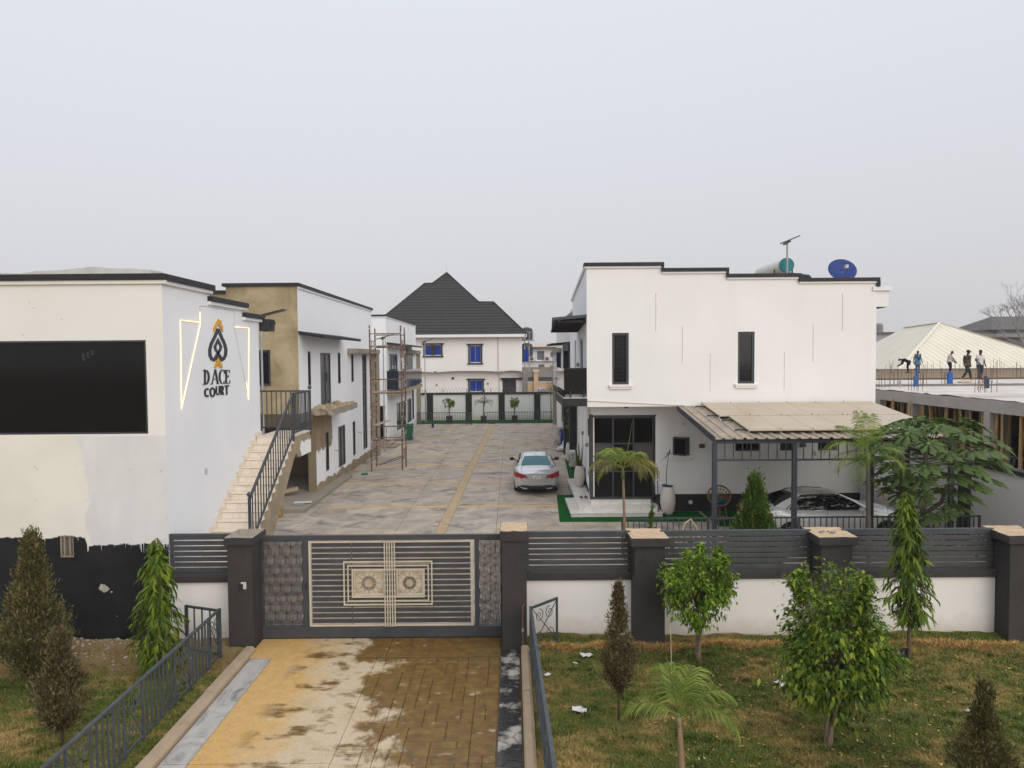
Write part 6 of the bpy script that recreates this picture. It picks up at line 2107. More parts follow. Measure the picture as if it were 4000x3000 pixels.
for lab, u, Y, tubes in (('pair of upright bright blue pipes in front of the blue gowned man', 3580, 33.5, ((-.07, .5), (.06, .82), (0.0, .4))),
                         ('bundle of short bright blue pipes below the white shirted man', 3713, 34.5, ((-.1, .62), (.0, .7), (.1, .6), (.05, .5))),
                         ('dark blue pipe stub on the deck at the right', 3855, 31.5, ((-.05, .55), (.07, .42)))):
    x = pix(u, 1480, Y).x
    t = thing('blue_pipes', lab, 'pipe', (x, Y, SZ))
    for k, (dx, h) in enumerate(tubes):
        MB().tube([(x + dx, Y + .05 * k, SZ), (x + dx, Y + .05 * k, SZ + h)], 0.07, 10).build('pipe', BP if 'dark' not in lab else simple('dark_blue_pvc', (0.01, 0.04, 0.09), 0.5, .1), t, smooth=True)
o = MB().tube([(pix(3516, 1500, 33).x, 33, SZ), (pix(3516, 1500, 33).x, 33, SZ + .32)], 0.05, 10).build('pipe_stub', GALV)
tag(o, 'short grey pipe stub on the deck near the white house', 'pipe')
o = MB().bar((pix(3748, 1500, 37).x, 37, SZ + .05), (pix(3790, 1500, 37.4).x, 37.4, SZ + .05), 0.2, 0.07).build('plank', PLANK)
tag(o, 'loose plank lying on the deck below the man in camouflage', 'plank')

# ================================================================== CREAM ROOF AND FAR HOUSES AT RIGHT
cr = thing('cream_house', 'low house with a broad cream metal hip roof behind the deck', 'house', (50, 85, 0))
CRM = simple('cream_roof_sheet', (0.66, 0.615, 0.50), 0.6, 0.06, 0.4, spec=0.4)
A = pix(3531, 1281, 96)
B = pix(3671, 1261, 84)
C_ = pix(3505, 1452, 70)
D_ = pix(4300, 1452, 76)
E2 = pix(3200, 1452, 108)
F2 = Vector((D_.x + 6, 104, C_.z))
def rsheet(poly, name='roof_sheet'):
    m = MB()
    m.prism(poly, (0, 0, -0.08))
    return m.build(name, CRM, cr)
rs_ = rsheet([C_, B, A, E2])
rsheet([C_, D_, B])
rsheet([D_, F2, B])
rsheet([A, B, F2])
# standing seams that show as fine lines
m = MB()
for k in range(1, 30):
    t_ = k / 30
    b_ = C_.lerp(D_, t_)
    # seam runs up the slope towards the ridge point
    n1 = (D_ - C_).normalized()
    n2 = (B - C_) - n1 * (B - C_).dot(n1)
    tb = (B - C_).dot(n1) / (D_ - C_).length
    ln = t_ / tb if t_ < tb else (1 - t_) / (1 - tb)
    m.bar(b_ + Vector((0, 0, .02)), b_ + n2 * ln + Vector((0, 0, .01)), 0.04, 0.035)
m.build('seam', CRM, rs_)
for a, b in ((C_, B), (D_, B), (A, B)):
    MB().bar(a + Vector((0, 0, .05)), b + Vector((0, 0, .05)), 0.35, 0.06).build('ridge_flashing', simple('cream_flashing', (0.72, 0.67, 0.54), 0.5, 0.04), rs_)
MB().box(C_.x + .5, D_.x - 1, 78, 100, 0, C_.z - .05).build('wall', simple('beige_wall', (0.5, 0.43, 0.34), 0.85, 0.1), cr)
MB().bar(C_ + Vector((0, 0, -.25)), D_ + Vector((0, 0, -.25)), 0.2, 0.4).build('fascia', simple('grey_fascia', (0.30, 0.28, 0.25), 0.7, 0.1), cr)

def zk(u, v, Y):
    return pix(3350 + u / 3.403, 1150 + v / 3.403, Y)
g1 = thing('grey_house', 'hazy grey house with a dark gable roof at the far right', 'house', (90, 130, 0))
Yg = 128.0
GREYW = simple('hazy_grey_wall', (0.20, 0.205, 0.23), 0.9, 0.1, 0.4)  # wall grey with the haze painted into its base colour
a, b = zk(1480, 575, Yg), zk(2500, 560, Yg)
MB().box(a.x, b.x + 12, Yg, Yg + 14, 0, a.z).build('wall', GREYW, g1)
t0 = zk(1490, 530, Yg).z
MB().box(a.x - 1.5, b.x + 12, Yg - 1.5, Yg + 15, a.z, t0).build('lower_roof', simple('grey_brown_roof', (0.22, 0.20, 0.18), 0.8, 0.1, 0.5), g1)
p1, p2 = zk(1800, 470, Yg), zk(2085, 270, Yg)
MB().box(p1.x + 1, b.x + 12, Yg + .5, Yg + 12, t0, p1.z).build('upper_wall', GREYW, g1)
MB().hexa([(p1.x - .8, Yg - .6, p1.z), (b.x + 14, Yg - .6, p1.z), (b.x + 14, Yg + 13, p1.z), (p1.x - .8, Yg + 13, p1.z),
           (p2.x, Yg + 6, p2.z), (b.x + 6, Yg + 6, p2.z), (b.x + 6, Yg + 6.2, p2.z), (p2.x, Yg + 6.2, p2.z)]).build('upper_roof', simple('dark_brown_roof', (0.10, 0.095, 0.09), 0.8, 0.1, 0.5), g1)
g2 = thing('grey_house', 'sliver of a hazy grey house between the white house and the cream roof', 'house', (60, 150, 0))
Yh = 150.0
a, b = zk(100, 525, Yh), zk(455, 525, Yh)
MB().box(a.x, b.x, Yh, Yh + 10, 0, a.z).build('wall', simple('hazy_violet_wall', (0.36, 0.35, 0.38), 0.9, 0.06), g2)  # violet cast is distance haze put into the wall colour
MB().box(a.x - .5, b.x + .3, Yh - .5, Yh + 10.5, a.z, a.z + .35).build('parapet', MATS['dark_fascia'], g2)
p = zk(208, 440, Yh)
MB().hexa([(p.x - 12, Yh + 1, a.z + .36), (zk(330, 0, Yh).x, Yh + 1, a.z + .36), (zk(330, 0, Yh).x, Yh + 9, a.z + .36), (p.x - 12, Yh + 9, a.z + .36),
           (p.x - 6, Yh + 4, p.z), (p.x, Yh + 4, p.z), (p.x, Yh + 5, p.z), (p.x - 6, Yh + 5, p.z)]).build('roof', simple('hazy_dark_roof', (0.22, 0.21, 0.22), 0.8, 0.06), g2)  # dark roof paled by haze painted into its colour
c_ = zk(382, 490, Yh)
MB().lathe([(0.8, 0), (0.8, 1.6), (0.5, 2.0)], (c_.x, Yh + 3, a.z + .35), 14).build('roof_tank', MATS['hazy_dark_roof'], g2)
# a low far house line keeps the horizon closed behind the others
for k, (x, y, w_, h, lab) in enumerate(((-60, 190, 34, 7, 'far low pale house hidden behind the left houses'),
                                        (-5, 230, 40, 6.5, 'far low pale house beyond the black roofed house'),
                                        (48, 220, 44, 6.0, 'far low pale house beyond the white house'))):
    t = thing('far_house', lab, 'house', (x, y, 0))
    MB().box(x - w_ / 2, x + w_ / 2, y, y + 14, 0, h - 2.4).build('wall', MATS['hazy_violet_wall'], t)
    MB().hexa([(x - w_ / 2 - 1, y - 1, h - 2.4), (x + w_ / 2 + 1, y - 1, h - 2.4), (x + w_ / 2 + 1, y + 15, h - 2.4), (x - w_ / 2 - 1, y + 15, h - 2.4),
               (x - w_ / 2 + 6, y + 6, h), (x + w_ / 2 - 6, y + 6, h), (x + w_ / 2 - 6, y + 8, h), (x - w_ / 2 + 6, y + 8, h)]).build('roof', MATS['hazy_dark_roof'], t)

# ================================================================== PEOPLE ON THE DECK
SKIN = simple('dark_skin', (0.055, 0.030, 0.020), 0.55, 0.08, 20.0)
HAIR = simple('black_hair', (0.008, 0.007, 0.007), 0.7, 0.0)
def cloth(name, col, var=0.18, scale=9.0):
    return simple(name, col, 0.9, var, scale, spec=0.1, bump=0.2)
def person(label, loc, rotz, J, shirt, trousers, shoes, sleeve=0.55, hh=1.72, extra=None, mats_extra=()):
    """J: joint positions in metres, x to the figure's right, y forward, z up; one continuous remeshed body"""
    J = {k: Vector(v) for k, v in J.items()}
    segs = []     # a, b, ra, rb, tag
    def S(a, b, ra, rb, tg):
        segs.append((a, b, ra, rb, tg))
    pel, che, nek, hed = J['pelvis'], J['chest'], J['neck'], J['head']
    side = Vector(J.get('side', Vector((1, 0, 0)))).normalized()
    m = MB()
    for s_ in (-1, 1):
        S(pel + side * 0.075 * s_, pel.lerp(che, .5) + side * 0.07 * s_, 0.115, 0.10, 'shirt')
        S(pel.lerp(che, .5) + side * 0.07 * s_, che + side * 0.085 * s_, 0.10, 0.115, 'shirt')
        S(che + side * 0.085 * s_, che + side * 0.13 * s_ + (nek - che) * .45, 0.11, 0.075, 'shirt')
    S(nek - (nek - che) * .3, nek + (hed - nek) * .45, 0.062, 0.055, 'skin')
    for s_, k in ((-1, 'l'), (1, 'r')):
        sh_ = J['sh_' + k]; el = J['el_' + k]; ha = J['ha_' + k]
        S(sh_, el, 0.058, 0.043, 'arm')
        S(el, ha, 0.042, 0.028, 'skin')
        d = (ha - el).normalized()
        S(ha, ha + d * .08, 0.030, 0.034, 'skin')
        a = d.cross(Vector((0, 1, 0.2))).normalized()
        fwd = a.cross(d)
        for q, (off, ln) in enumerate(((-.027, .062), (-.009, .075), (.009, .072), (.027, .055))):
            p0_ = ha + d * .085 + fwd * off
            p1_ = p0_ + d * ln * .55 + a * .006
            S(p0_, p1_, 0.0095, 0.009, 'skin')
            S(p1_, p1_ + d * ln * .4 + a * .02, 0.009, 0.0075, 'skin')
        S(ha + d * .03 + fwd * .028, ha + d * .07 + fwd * .058, 0.0115, 0.009, 'skin')
        hp = pel + side * 0.09 * s_ - Vector((0, 0, .03))
        kn = J['kn_' + k]; an = J['an_' + k]
        S(hp, kn, 0.098, 0.068, 'leg')
        S(kn, an + Vector((0, 0, .03)), 0.066, 0.050, 'leg')
        ft = Vector(J.get('toe_' + k, an + Vector((0, .17, -.05))))
        S(an - Vector((0, 0, .03)), ft, 0.044, 0.034, 'shoe')
        S(an - Vector((0, .05, .035)), an - Vector((0, 0, .03)), 0.040, 0.044, 'shoe')
    segs = [(a, b, ra * (1.16 if ra > .02 else 1), rb * (1.16 if ra > .02 else 1), tg) for a, b, ra, rb, tg in segs]
    for a, b, ra, rb, tg in segs:
        n_ = 10 if ra > .02 else 7
        m.tube([a, a.lerp(b, .5), b], [ra, (ra + rb) / 2, rb], n_)
        m.ball(a, ra, n_, 6)
        m.ball(b, rb, n_, 6)
    # head: skull, jaw, nose, ears
    up_ = (hed - nek).normalized()
    f_ = Vector(J['face']).normalized()
    r_ = f_.cross(up_).normalized()
    m.ball(hed + up_ * .03, (0.082, 0.092, 0.108), 14, 10)
    m.ball(hed + f_ * .035 - up_ * .045, (0.06, 0.06, 0.065), 12, 8)
    m.ball(hed + f_ * .102 - up_ * .005, (0.016, 0.018, 0.024), 8, 6)
    m.ball(hed + f_ * .088 - up_ * .05, (0.026, 0.016, 0.012), 8, 6)
    for s_ in (-1, 1):
        m.ball(hed + r_ * .085 * s_, (0.016, 0.022, 0.032), 8, 6)
    me = bpy.data.meshes.new('tmp')
    me.from_pydata(m.v, [], m.f)
    tmp = bpy.data.objects.new('tmp', me)
    COL.objects.link(tmp)
    rm = tmp.modifiers.new('r', 'REMESH')
    rm.mode = 'VOXEL'
    rm.voxel_size = 0.0115
    smo = tmp.modifiers.new('s', 'SMOOTH')
    smo.factor = 0.5
    smo.iterations = 3
    dg = bpy.context.evaluated_depsgraph_get()
    dg.update()
    body = bpy.data.meshes.new_from_object(tmp.evaluated_get(dg))
    bpy.data.objects.remove(tmp, do_unlink=True)
    body.name = 'person'
    body.materials.clear()
    for mt in (SKIN, shirt, trousers, shoes):
        body.materials.append(mt)
    cen = np.empty(len(body.polygons) * 3, np.float32)
    body.polygons.foreach_get('center', cen)
    cen = cen.reshape(-1, 3)
    best = np.full(len(cen), 1e9)
    idx = np.zeros(len(cen), np.int32)
    code = {'skin': 0, 'shirt': 1, 'leg': 2, 'shoe': 3}
    for a, b, ra, rb, tg in segs + [(hed, hed + up_ * .05, .09, .09, 'skin')]:
        ab = np.array(b - a)
        L2 = float(ab @ ab) + 1e-9
        t_ = np.clip(((cen - np.array(a)) @ ab) / L2, 0, 1)
        dd = np.linalg.norm(cen - (np.array(a) + t_[:, None] * ab), axis=1) / (ra * (1 - t_) + rb * t_) 
        k = dd < best
        best[k] = dd[k]
        if tg == 'arm':
            idx[k] = np.where(t_[k] < sleeve, 1, 0)
        else:
            idx[k] = code[tg]
    body.polygons.foreach_set('material_index', idx)
    body.polygons.foreach_set('use_smooth', [True] * len(body.polygons))
    t = thing('person', label, 'person', (0, 0, 0))
    o = bpy.data.objects.new('body', body)
    COL.objects.link(o)
    o.parent = t
    # hair cap and eyes
    h = MB()
    vs_, fs_ = [], []
    for i in range(6):
        th = i / 5 * R(78)
        for k in range(16):
            a_ = 2 * math.pi * k / 16
            dvec = up_ * math.cos(th) + (r_ * math.cos(a_) + f_ * math.sin(a_)) * math.sin(th)
            c0 = hed + up_ * .03 - f_ * .008
            vs_.append(c0 + Vector((dvec.x * .088, dvec.y * .097, dvec.z * .112)))
    for i in range(5):
        for k in range(16):
            fs_.append((i * 16 + k, i * 16 + (k + 1) % 16, (i + 1) * 16 + (k + 1) % 16, (i + 1) * 16 + k))
    h.add(vs_, fs_)
    ho = h.build('hair', HAIR, smooth='all')
    ho.parent = t
    e_ = MB()
    for s_ in (-1, 1):
        e_.ball(hed + f_ * .083 + r_ * .033 * s_ + up_ * .015, .011, 8, 6)
    eo = e_.build('eyes', simple('eye_white', (0.35, 0.33, 0.3), 0.3, 0.0))
    eo.parent = t
    if extra:
        extra(t, J)
    t.location = loc
    t.rotation_euler = (0, 0, rotz)
    return t

stand = dict(pelvis=(0, 0, .93), chest=(0, .01, 1.28), neck=(0, .0, 1.47), head=(0, .02, 1.62), face=(0, 1, 0),
             sh_l=(-.19, 0, 1.40), sh_r=(.19, 0, 1.40), el_l=(-.25, -.02, 1.12), el_r=(.25, -.02, 1.12), ha_l=(-.26, .05, .87), ha_r=(.26, .05, .87),
             kn_l=(-.10, .02, .50), kn_r=(.10, .02, .50), an_l=(-.10, 0, .085), an_r=(.10, 0, .085))
# 1 bending man in dark overalls, facing left
J = dict(pelvis=(0, -.12, .86), chest=(0, .22, 1.02), neck=(0, .40, 1.06), head=(0, .54, 1.05), face=(0, .6, -.8),
         sh_l=(-.18, .32, 1.0), sh_r=(.18, .32, 1.0), el_l=(-.2, .38, .72), el_r=(.2, .40, .70), ha_l=(-.1, .58, .58), ha_r=(.1, .62, .58),
         kn_l=(-.10, .02, .47), kn_r=(.10, -.02, .47), an_l=(-.10, -.06, .085), an_r=(.10, -.10, .085))
DARKC = cloth('dark_overall', (0.014, 0.013, 0.02))
p = zk(660, 1045, 57)
person('man in dark overalls bending over the starter bars on the deck', (p.x, 57, SZ + .02), R(75), J, DARKC, DARKC, DARKC, sleeve=1.0)
# 2 man in a blue gown facing the camera
def gown(t, J):
    m = MB()
    prof = [(1.43, .20, .11), (1.30, .215, .145), (1.1, .205, .15), (.93, .22, .165), (.75, .25, .19), (.62, .275, .21)]
    N = 20
    vs, fs = [], []
    for i, (z, a, b) in enumerate(prof):
        for k in range(N):
            th = 2 * math.pi * k / N
            w = 1 + (.04 * math.sin(5 * th + i) if i > 2 else 0)
            vs.append((a * w * math.cos(th), b * w * math.sin(th) + .01, z - .02 * math.sin(3 * th) * (i > 4)))
    for i in range(len(prof) - 1):
        for k in range(N):
            fs.append((i * N + k, i * N + (k + 1) % N, (i + 1) * N + (k + 1) % N, (i + 1) * N + k))
    o = m.add(vs, fs).build('gown', cloth('pale_blue_gown', (0.07, 0.19, 0.32), 0.35, 6.0), smooth='all')
    o.parent = t
    m = MB()
    NV = cloth('navy_trim', (0.01, 0.025, 0.07))
    m.bar((-.17, .14, 1.40), (0.02, .175, 1.02), .07, .03, up=(0, 1, 0))
    m.bar((.17, .14, 1.40), (-.02, .176, 1.02), .07, .03, up=(0, 1, 0))
    m.bar((-.24, .02, 1.40), (-.13, .05, 1.43), .16, .05, up=(0, 1, 0))
    m.bar((.24, .02, 1.40), (.13, .05, 1.43), .16, .05, up=(0, 1, 0))
    o = m.build('navy_trim', NV)
    o.parent = t
p = zk(795, 1050, 56)
J = dict(stand, el_l=(-.29, -.02, 1.14), el_r=(.29, -.02, 1.14), ha_l=(-.34, .06, .90), ha_r=(.36, .06, .88))
person('man in a long pale blue gown standing behind the left blue pipes', (p.x, 56, SZ + .02), R(185), J, cloth('blue_shirt', (0.06, 0.16, 0.28)), cloth('dark_blue_trousers', (0.02, 0.035, 0.06)), DARKC, sleeve=.5, extra=gown)
WSH = cloth('white_shirt', (0.55, 0.52, 0.50), 0.12)
BLT = cloth('black_trousers', (0.012, 0.012, 0.015))
JEAN = cloth('blue_jeans', (0.018, 0.03, 0.06), 0.3)
CAMO_N = NT('camouflage_shirt')
c = CAMO_N.ramp(CAMO_N.noise(9, 3, 0.6), [(0.42, (0.03, 0.026, 0.022)), (0.5, (0.11, 0.09, 0.065)), (0.58, (0.26, 0.23, 0.18))], 'CONSTANT')
CAMO = CAMO_N.set(col=c, rough=0.9, spec=.1)
# 3 white shirted man leaning, facing right
J = dict(pelvis=(0, -.06, .93), chest=(0, .0, 1.27), neck=(0, .07, 1.45), head=(0, .14, 1.58), face=(0, 1, -.45),
         sh_l=(-.19, .02, 1.38), sh_r=(.19, .02, 1.38), el_l=(-.24, .12, 1.12), el_r=(.24, .10, 1.12), ha_l=(-.2, .38, .92), ha_r=(.22, .30, .90),
         kn_l=(-.10, .08, .50), kn_r=(.10, .02, .50), an_l=(-.10, .05, .085), an_r=(.10, -.06, .085))
p = zk(1225, 1060, 53)
person('man in a white shirt leaning forward behind the right blue pipes', (p.x, 53, SZ + .02), R(-95), J, WSH, BLT, DARKC, sleeve=.75)
# 4 man in camouflage walking to the right
J = dict(pelvis=(0, 0, .90), chest=(0, .03, 1.26), neck=(0, .04, 1.45), head=(0, .08, 1.60), face=(0.2, 1, -.1),
         sh_l=(-.2, .02, 1.38), sh_r=(.2, .02, 1.38), el_l=(-.25, .0, 1.12), el_r=(.25, -.03, 1.12), ha_l=(-.24, .1, .9), ha_r=(.24, .02, .88),
         kn_l=(-.10, .26, .52), kn_r=(.10, -.10, .50), an_l=(-.10, .36, .085), an_r=(.10, -.36, .10), toe_r=(.10, -.2, .04))
def cap(t, J):
    m = MB()
    hd = Vector(J['head'])
    m.ball(hd + Vector((0, -.005, .07)), (.098, .108, .085), 14, 8)
    m.bar(hd + Vector((0.01, .08, .055)), hd + Vector((0.03, .19, .035)), .15, .015)
    o = m.build('cap', BLT, smooth='all')
    o.parent = t
p = zk(1450, 1145, 40.8)
person('man in a camouflage shirt and black cap striding across the deck', (p.x, 40.8, SZ + .005), R(-82), J, CAMO, cloth('grey_green_trousers', (0.03, 0.034, 0.034)), cloth('tan_shoes', (0.42, 0.26, 0.17)), sleeve=.6, extra=cap)
# 5 white shirted man standing, hand to his front
J = dict(stand, el_r=(.27, -.05, 1.13), ha_r=(.20, .13, .95), el_l=(-.25, .03, 1.12), ha_l=(-.23, .14, .88), face=(-.2, 1, -.05))
p = zk(1580, 1100, 42.3)
person('man in a white shirt and blue jeans standing beside the man in camouflage', (p.x, 42.0, SZ + .005), R(195), J, WSH, JEAN, DARKC, sleeve=.6)

# ================================================================== CARS
TYRE = simple('tyre_rubber', (0.018, 0.018, 0.019), 0.85, 0.15, 12)
RIM = simple('alloy_rim', (0.32, 0.32, 0.33), 0.3, 0.05, 6, metal=0.8)
CHROME = simple('chrome', (0.75, 0.75, 0.77), 0.12, 0.0, metal=1.0)
CARBLK = simple('car_black_plastic', (0.012, 0.012, 0.013), 0.5, 0.0)
CARGL = simple('car_dark_glass', (0.006, 0.008, 0.009), 0.03, 0.0, spec=0.6)
n = NT('car_green_glass')
REARGL = n.set(col=(0.01, 0.11, 0.13), rough=0.04, spec=0.4)
def paint(name, col, metal=0.55, rough=0.32):
    n = NT(name)
    f = n.noise(350, 2, 0.5)
    c = n.ramp(f, [(0.3, sc(col, 0.93)), (0.7, sc(col, 1.06))])
    d = n.noise(1.7, 4, 0.6)
    c = n.mix(n.ramp(d, [(0.5, 0), (0.9, 0.18)]), c, (0.38, 0.33, 0.27))
    return n.set(col=c, rough=rough, metal=metal, coat=0.8, coatr=0.08)
def interp(x, pts):
    for (a, va), (b, vb) in zip(pts[:-1], pts[1:]):
        if a <= x <= b:
            t_ = (x - a) / (b - a)
            t_ = t_ * t_ * (3 - 2 * t_)
            return va + (vb - va) * t_
    return pts[0][1] if x < pts[0][0] else pts[-1][1]
def car(label, PAINT, glass_rear, rear_details=True):
    t = thing('sedan_car', label, 'car')
    xw = (-1.42, 1.44)
    RA = 0.375
    ztop = [(-2.46, .86), (-2.38, 1.0), (-2.25, 1.045), (-1.75, 1.085), (-1.2, 1.0), (.6, .985), (.98, 1.02), (1.6, .95), (2.1, .84), (2.35, .70), (2.44, .60)]
    hwid = [(-2.46, .74), (-2.36, .83), (-2.1, .895), (-1.5, .925), (0, .925), (1.4, .92), (2.0, .87), (2.3, .76), (2.44, .55)]
    zlow = [(-2.46, .36), (-2.3, .27), (-2.0, .22), (2.1, .20), (2.3, .22), (2.44, .30)]
    xs = sorted(set([round(x, 3) for x in list(np.linspace(-2.46, 2.44, 50)) + [w + d for w in xw for d in np.linspace(-RA - .01, RA + .01, 22)] + [-2.45, -2.42, -2.38, 2.42, 2.38]]))
    rows = []
    for x in xs:
        hw, zt, zb = interp(x, hwid), interp(x, ztop), interp(x, zlow)
        for w in xw:
            if abs(x - w) < RA:
                zb = max(zb, 0.325 + math.sqrt(RA * RA - (x - w) ** 2) - 0.02)
        p1 = max(zb + .012, .40)
        p2 = max(p1 + .02, .60)
        p3 = max(p2 + .02, zt - .17)
        rows.append([(hw * .95, zb), (hw * .99, p1), (hw, p2), (hw * .985, p3), (hw * .93, zt - .055), (hw * .80, zt - .012), (hw * .45, zt + .012), (0, zt + .02)])
    m = MB()
    npt = 15
    vs = []
    for x, rw_ in zip(xs, rows):
        full = [(y, z) for y, z in rw_] + [(-y, z) for y, z in rw_[-2::-1]]
        # pull the tail in at the sill, push it out at the bumper
        for y, z in full:
            dx = 0.0
            if x < -2.3:
                dx = -0.05 * math.exp(-((z - .62) / .12) ** 2) + 0.02 * (z > .9)
                dx += 0.10 * (abs(y) / .85) ** 3
            if x > 2.25:
                dx = 0.03 * math.exp(-((z - .45) / .12) ** 2) - 0.12 * (abs(y) / .8) ** 3
            vs.append((x + dx, y, z))
    fs = []
    for i in range(len(xs) - 1):
        for k in range(npt - 1):
            fs.append((i * npt + k, (i + 1) * npt + k, (i + 1) * npt + k + 1, i * npt + k + 1))
    fs.append(tuple(range(npt)))
    fs.append(tuple((len(xs) - 1) * npt + k for k in range(npt - 1, -1, -1)))
    body = m.add(vs, fs).build('body', PAINT, t, smooth='all')
    body.data.set_sharp_from_angle(angle=R(50))
    MB().box(-2.2, 2.2, -.80, .80, .17, .34).build('underbody', CARBLK, t)
    for w in xw:
        MB().box(w - .42, w + .42, -.84, .84, .25, .72).build('wheel_arch', CARBLK, t)
    # greenhouse
    z0, zr = .97, 1.43
    base = [(1.02, .60, 1.01), (.86, .76, .975), (-.35, .80, .975), (-1.45, .775, 1.0), (-1.80, .62, 1.08)]
    roofp = [(.22, .46, 1.405), (.12, .565, 1.385), (-.40, .585, 1.42), (-.98, .555, 1.385), (-1.10, .47, 1.385)]
    def full(ps):
        return ps + [(x, -y, z) for x, y, z in ps[::-1]]
    B_, T_ = full(base), full(roofp)
    N = len(B_)
    m = MB()
    # glass shell with three heights so it bows outwards
    mid_ = []
    for a, b in zip(B_, T_):
        v = Vector(a).lerp(Vector(b), .5)
        mid_.append((v.x + (.03 if v.x > .3 else (-.03 if v.x < -1.2 else 0)), v.y * 1.035, v.z + .015))
    vs = B_ + mid_ + T_
    side_f, front_f, rear_f = [], [], []
    for i in range(N):
        j = (i + 1) % N
        for o_ in (0, N):
            f = (o_ + i, o_ + j, o_ + N + j, o_ + N + i)
            if i in (0, 8) or i in (1, 2, 6, 7) or i in (3, 5):
                side_f.append((i, f))
            elif i == 4:
                rear_f.append(f)
            else:
                front_f.append(f)
    for w_ in (1, 2, 6, 7):
        MB().add(vs, [f for i, f in side_f if i == w_]).build('side_window', CARGL, t, smooth='all')
    MB().add(vs, rear_f).build('rear_window', glass_rear, t, smooth='all')
    MB().add(vs, front_f).build('windscreen', CARGL, t, smooth='all')
    for w_ in (0, 8, 3, 5):
        MB().add(vs, [f for i, f in side_f if i == w_]).build('pillar', PAINT, t, smooth='all')
    # roof
    m = MB()
    rp = [(x, y, z) for x, y, z in roofp]
    vs, fs = [], []
    nx_ = 9
    for i in range(nx_):
        x = .22 + (-1.10 - .22) * i / (nx_ - 1)
        hw = interp(-x, [(-.23, .44), (-.12, .575), (.40, .60), (.98, .565), (1.12, .45)])
        ze = interp(-x, [(-.23, 1.402), (-.12, 1.402), (.40, 1.428), (.98, 1.402), (1.12, 1.382)])
        zc = ze + .03
        for k in range(9):
            s_ = -1 + k / 4
            vs.append((x, hw * s_, ze + (zc - ze) * (1 - s_ * s_)))
    for i in range(nx_ - 1):
        for k in range(8):
            fs.append((i * 9 + k, i * 9 + k + 1, (i + 1) * 9 + k + 1, (i + 1) * 9 + k))
    ro = m.add(vs, fs).build('roof', PAINT, t, smooth='all')
    md = ro.modifiers.new('s', 'SOLIDIFY')
    md.thickness = .03
    md.offset = -1
    # shoulder strip closing the body to the greenhouse, B pillars, waist chrome
    for s_ in (-1, 1):
        MB().bar((-.33, .803 * s_, .98), (-.40, .595 * s_, 1.415), .09, .02, up=(0, 1, 0)).build('b_pillar', CARBLK, t)
        MB().tube([(.88, .775 * s_, .985), (.2, .81 * s_, .985), (-.7, .812 * s_, .985), (-1.45, .785 * s_, 1.01)], .011, 6).build('waist_trim', CHROME, t)
        MB().tube([(.90, .745 * s_, .99), (.5, .68 * s_, 1.22), (.12, .575 * s_, 1.40), (-.4, .60 * s_, 1.43), (-1.0, .565 * s_, 1.395), (-1.5, .755 * s_, 1.03)], .014, 6).build('roof_rail', CARBLK if not rear_details else PAINT, t)
        # mirror
        mo = MB().ball((.62, 1.0 * s_, 1.03), (.075, .11, .075), 12, 8).build('mirror', PAINT if not rear_details else CARBLK, t, smooth='all')
        MB().bar((.66, .80 * s_, .97), (.64, .93 * s_, 1.0), .06, .04).build('mirror_arm', CARBLK, mo)
        for hx in (.25, -.75):
            MB().bar((hx - .1, .922 * s_, .80), (hx + .1, .922 * s_, .805), .02, .03).build('door_handle', CHROME, t)
        for jx in (.72, -.34, -1.15):
            MB().bar((jx, .926 * s_, .45), (jx - .02, .918 * s_, .95), .006, .006).build('door_seam', CARBLK, t)
        MB().bar((-1.0, .915 * s_, .26), (1.0, .915 * s_, .26), .03, .06).build('sill_trim', CARBLK, t)
        # headlights and tail lights wrap the corners
        MB().hexa([(2.16, .60 * s_, .66), (2.30, .58 * s_, .64), (2.02, .85 * s_, .68), (1.95, .80 * s_, .68), (2.10, .58 * s_, .76), (2.22, .56 * s_, .745), (1.93, .83 * s_, .80), (1.9, .78 * s_, .80)]).build('headlight', simple('headlight', (0.5, 0.52, 0.55), 0.08, 0), t)
    TL = simple('tail_light_red', (0.30, 0.006, 0.012), 0.12, 0.0, spec=0.6)
    for s_ in (-1, 1):
        p = [(-2.485, .44), (-2.44, .66), (-2.33, .835), (-2.05, .918)]
        zt_ = [.80, .865, .92, .94]
        zb_ = [.675, .67, .69, .74]
        vs, fs = [], []
        for (x, y), a, b in zip(p, zb_, zt_):
            vs += [(x - .012, (y + .006) * s_, a), (x - .012, (y + .006) * s_, b), (x + .10, (y - .03) * s_, b), (x + .10, (y - .03) * s_, a)]
        for i in range(3):
            for k in range(4):
                fs.append((4 * i + k, 4 * i + (k + 1) % 4, 4 * i + 4 + (k + 1) % 4, 4 * i + 4 + k))
        fs += [(0, 1, 2, 3), (12, 13, 14, 15)]
        tl = MB().add(vs, fs).build('tail_light', TL, t)
        MB().bar((-2.505, .46 * s_, .69), (-2.35, .84 * s_, .705), .012, .022).build('light_strip', simple('pink_lens', (0.6, 0.3, 0.3), 0.2, 0), tl)
        MB().bar((-2.475, .645 * s_, .68), (-2.475, .645 * s_, .865), .012, .012).build('light_seam', CARBLK, tl)
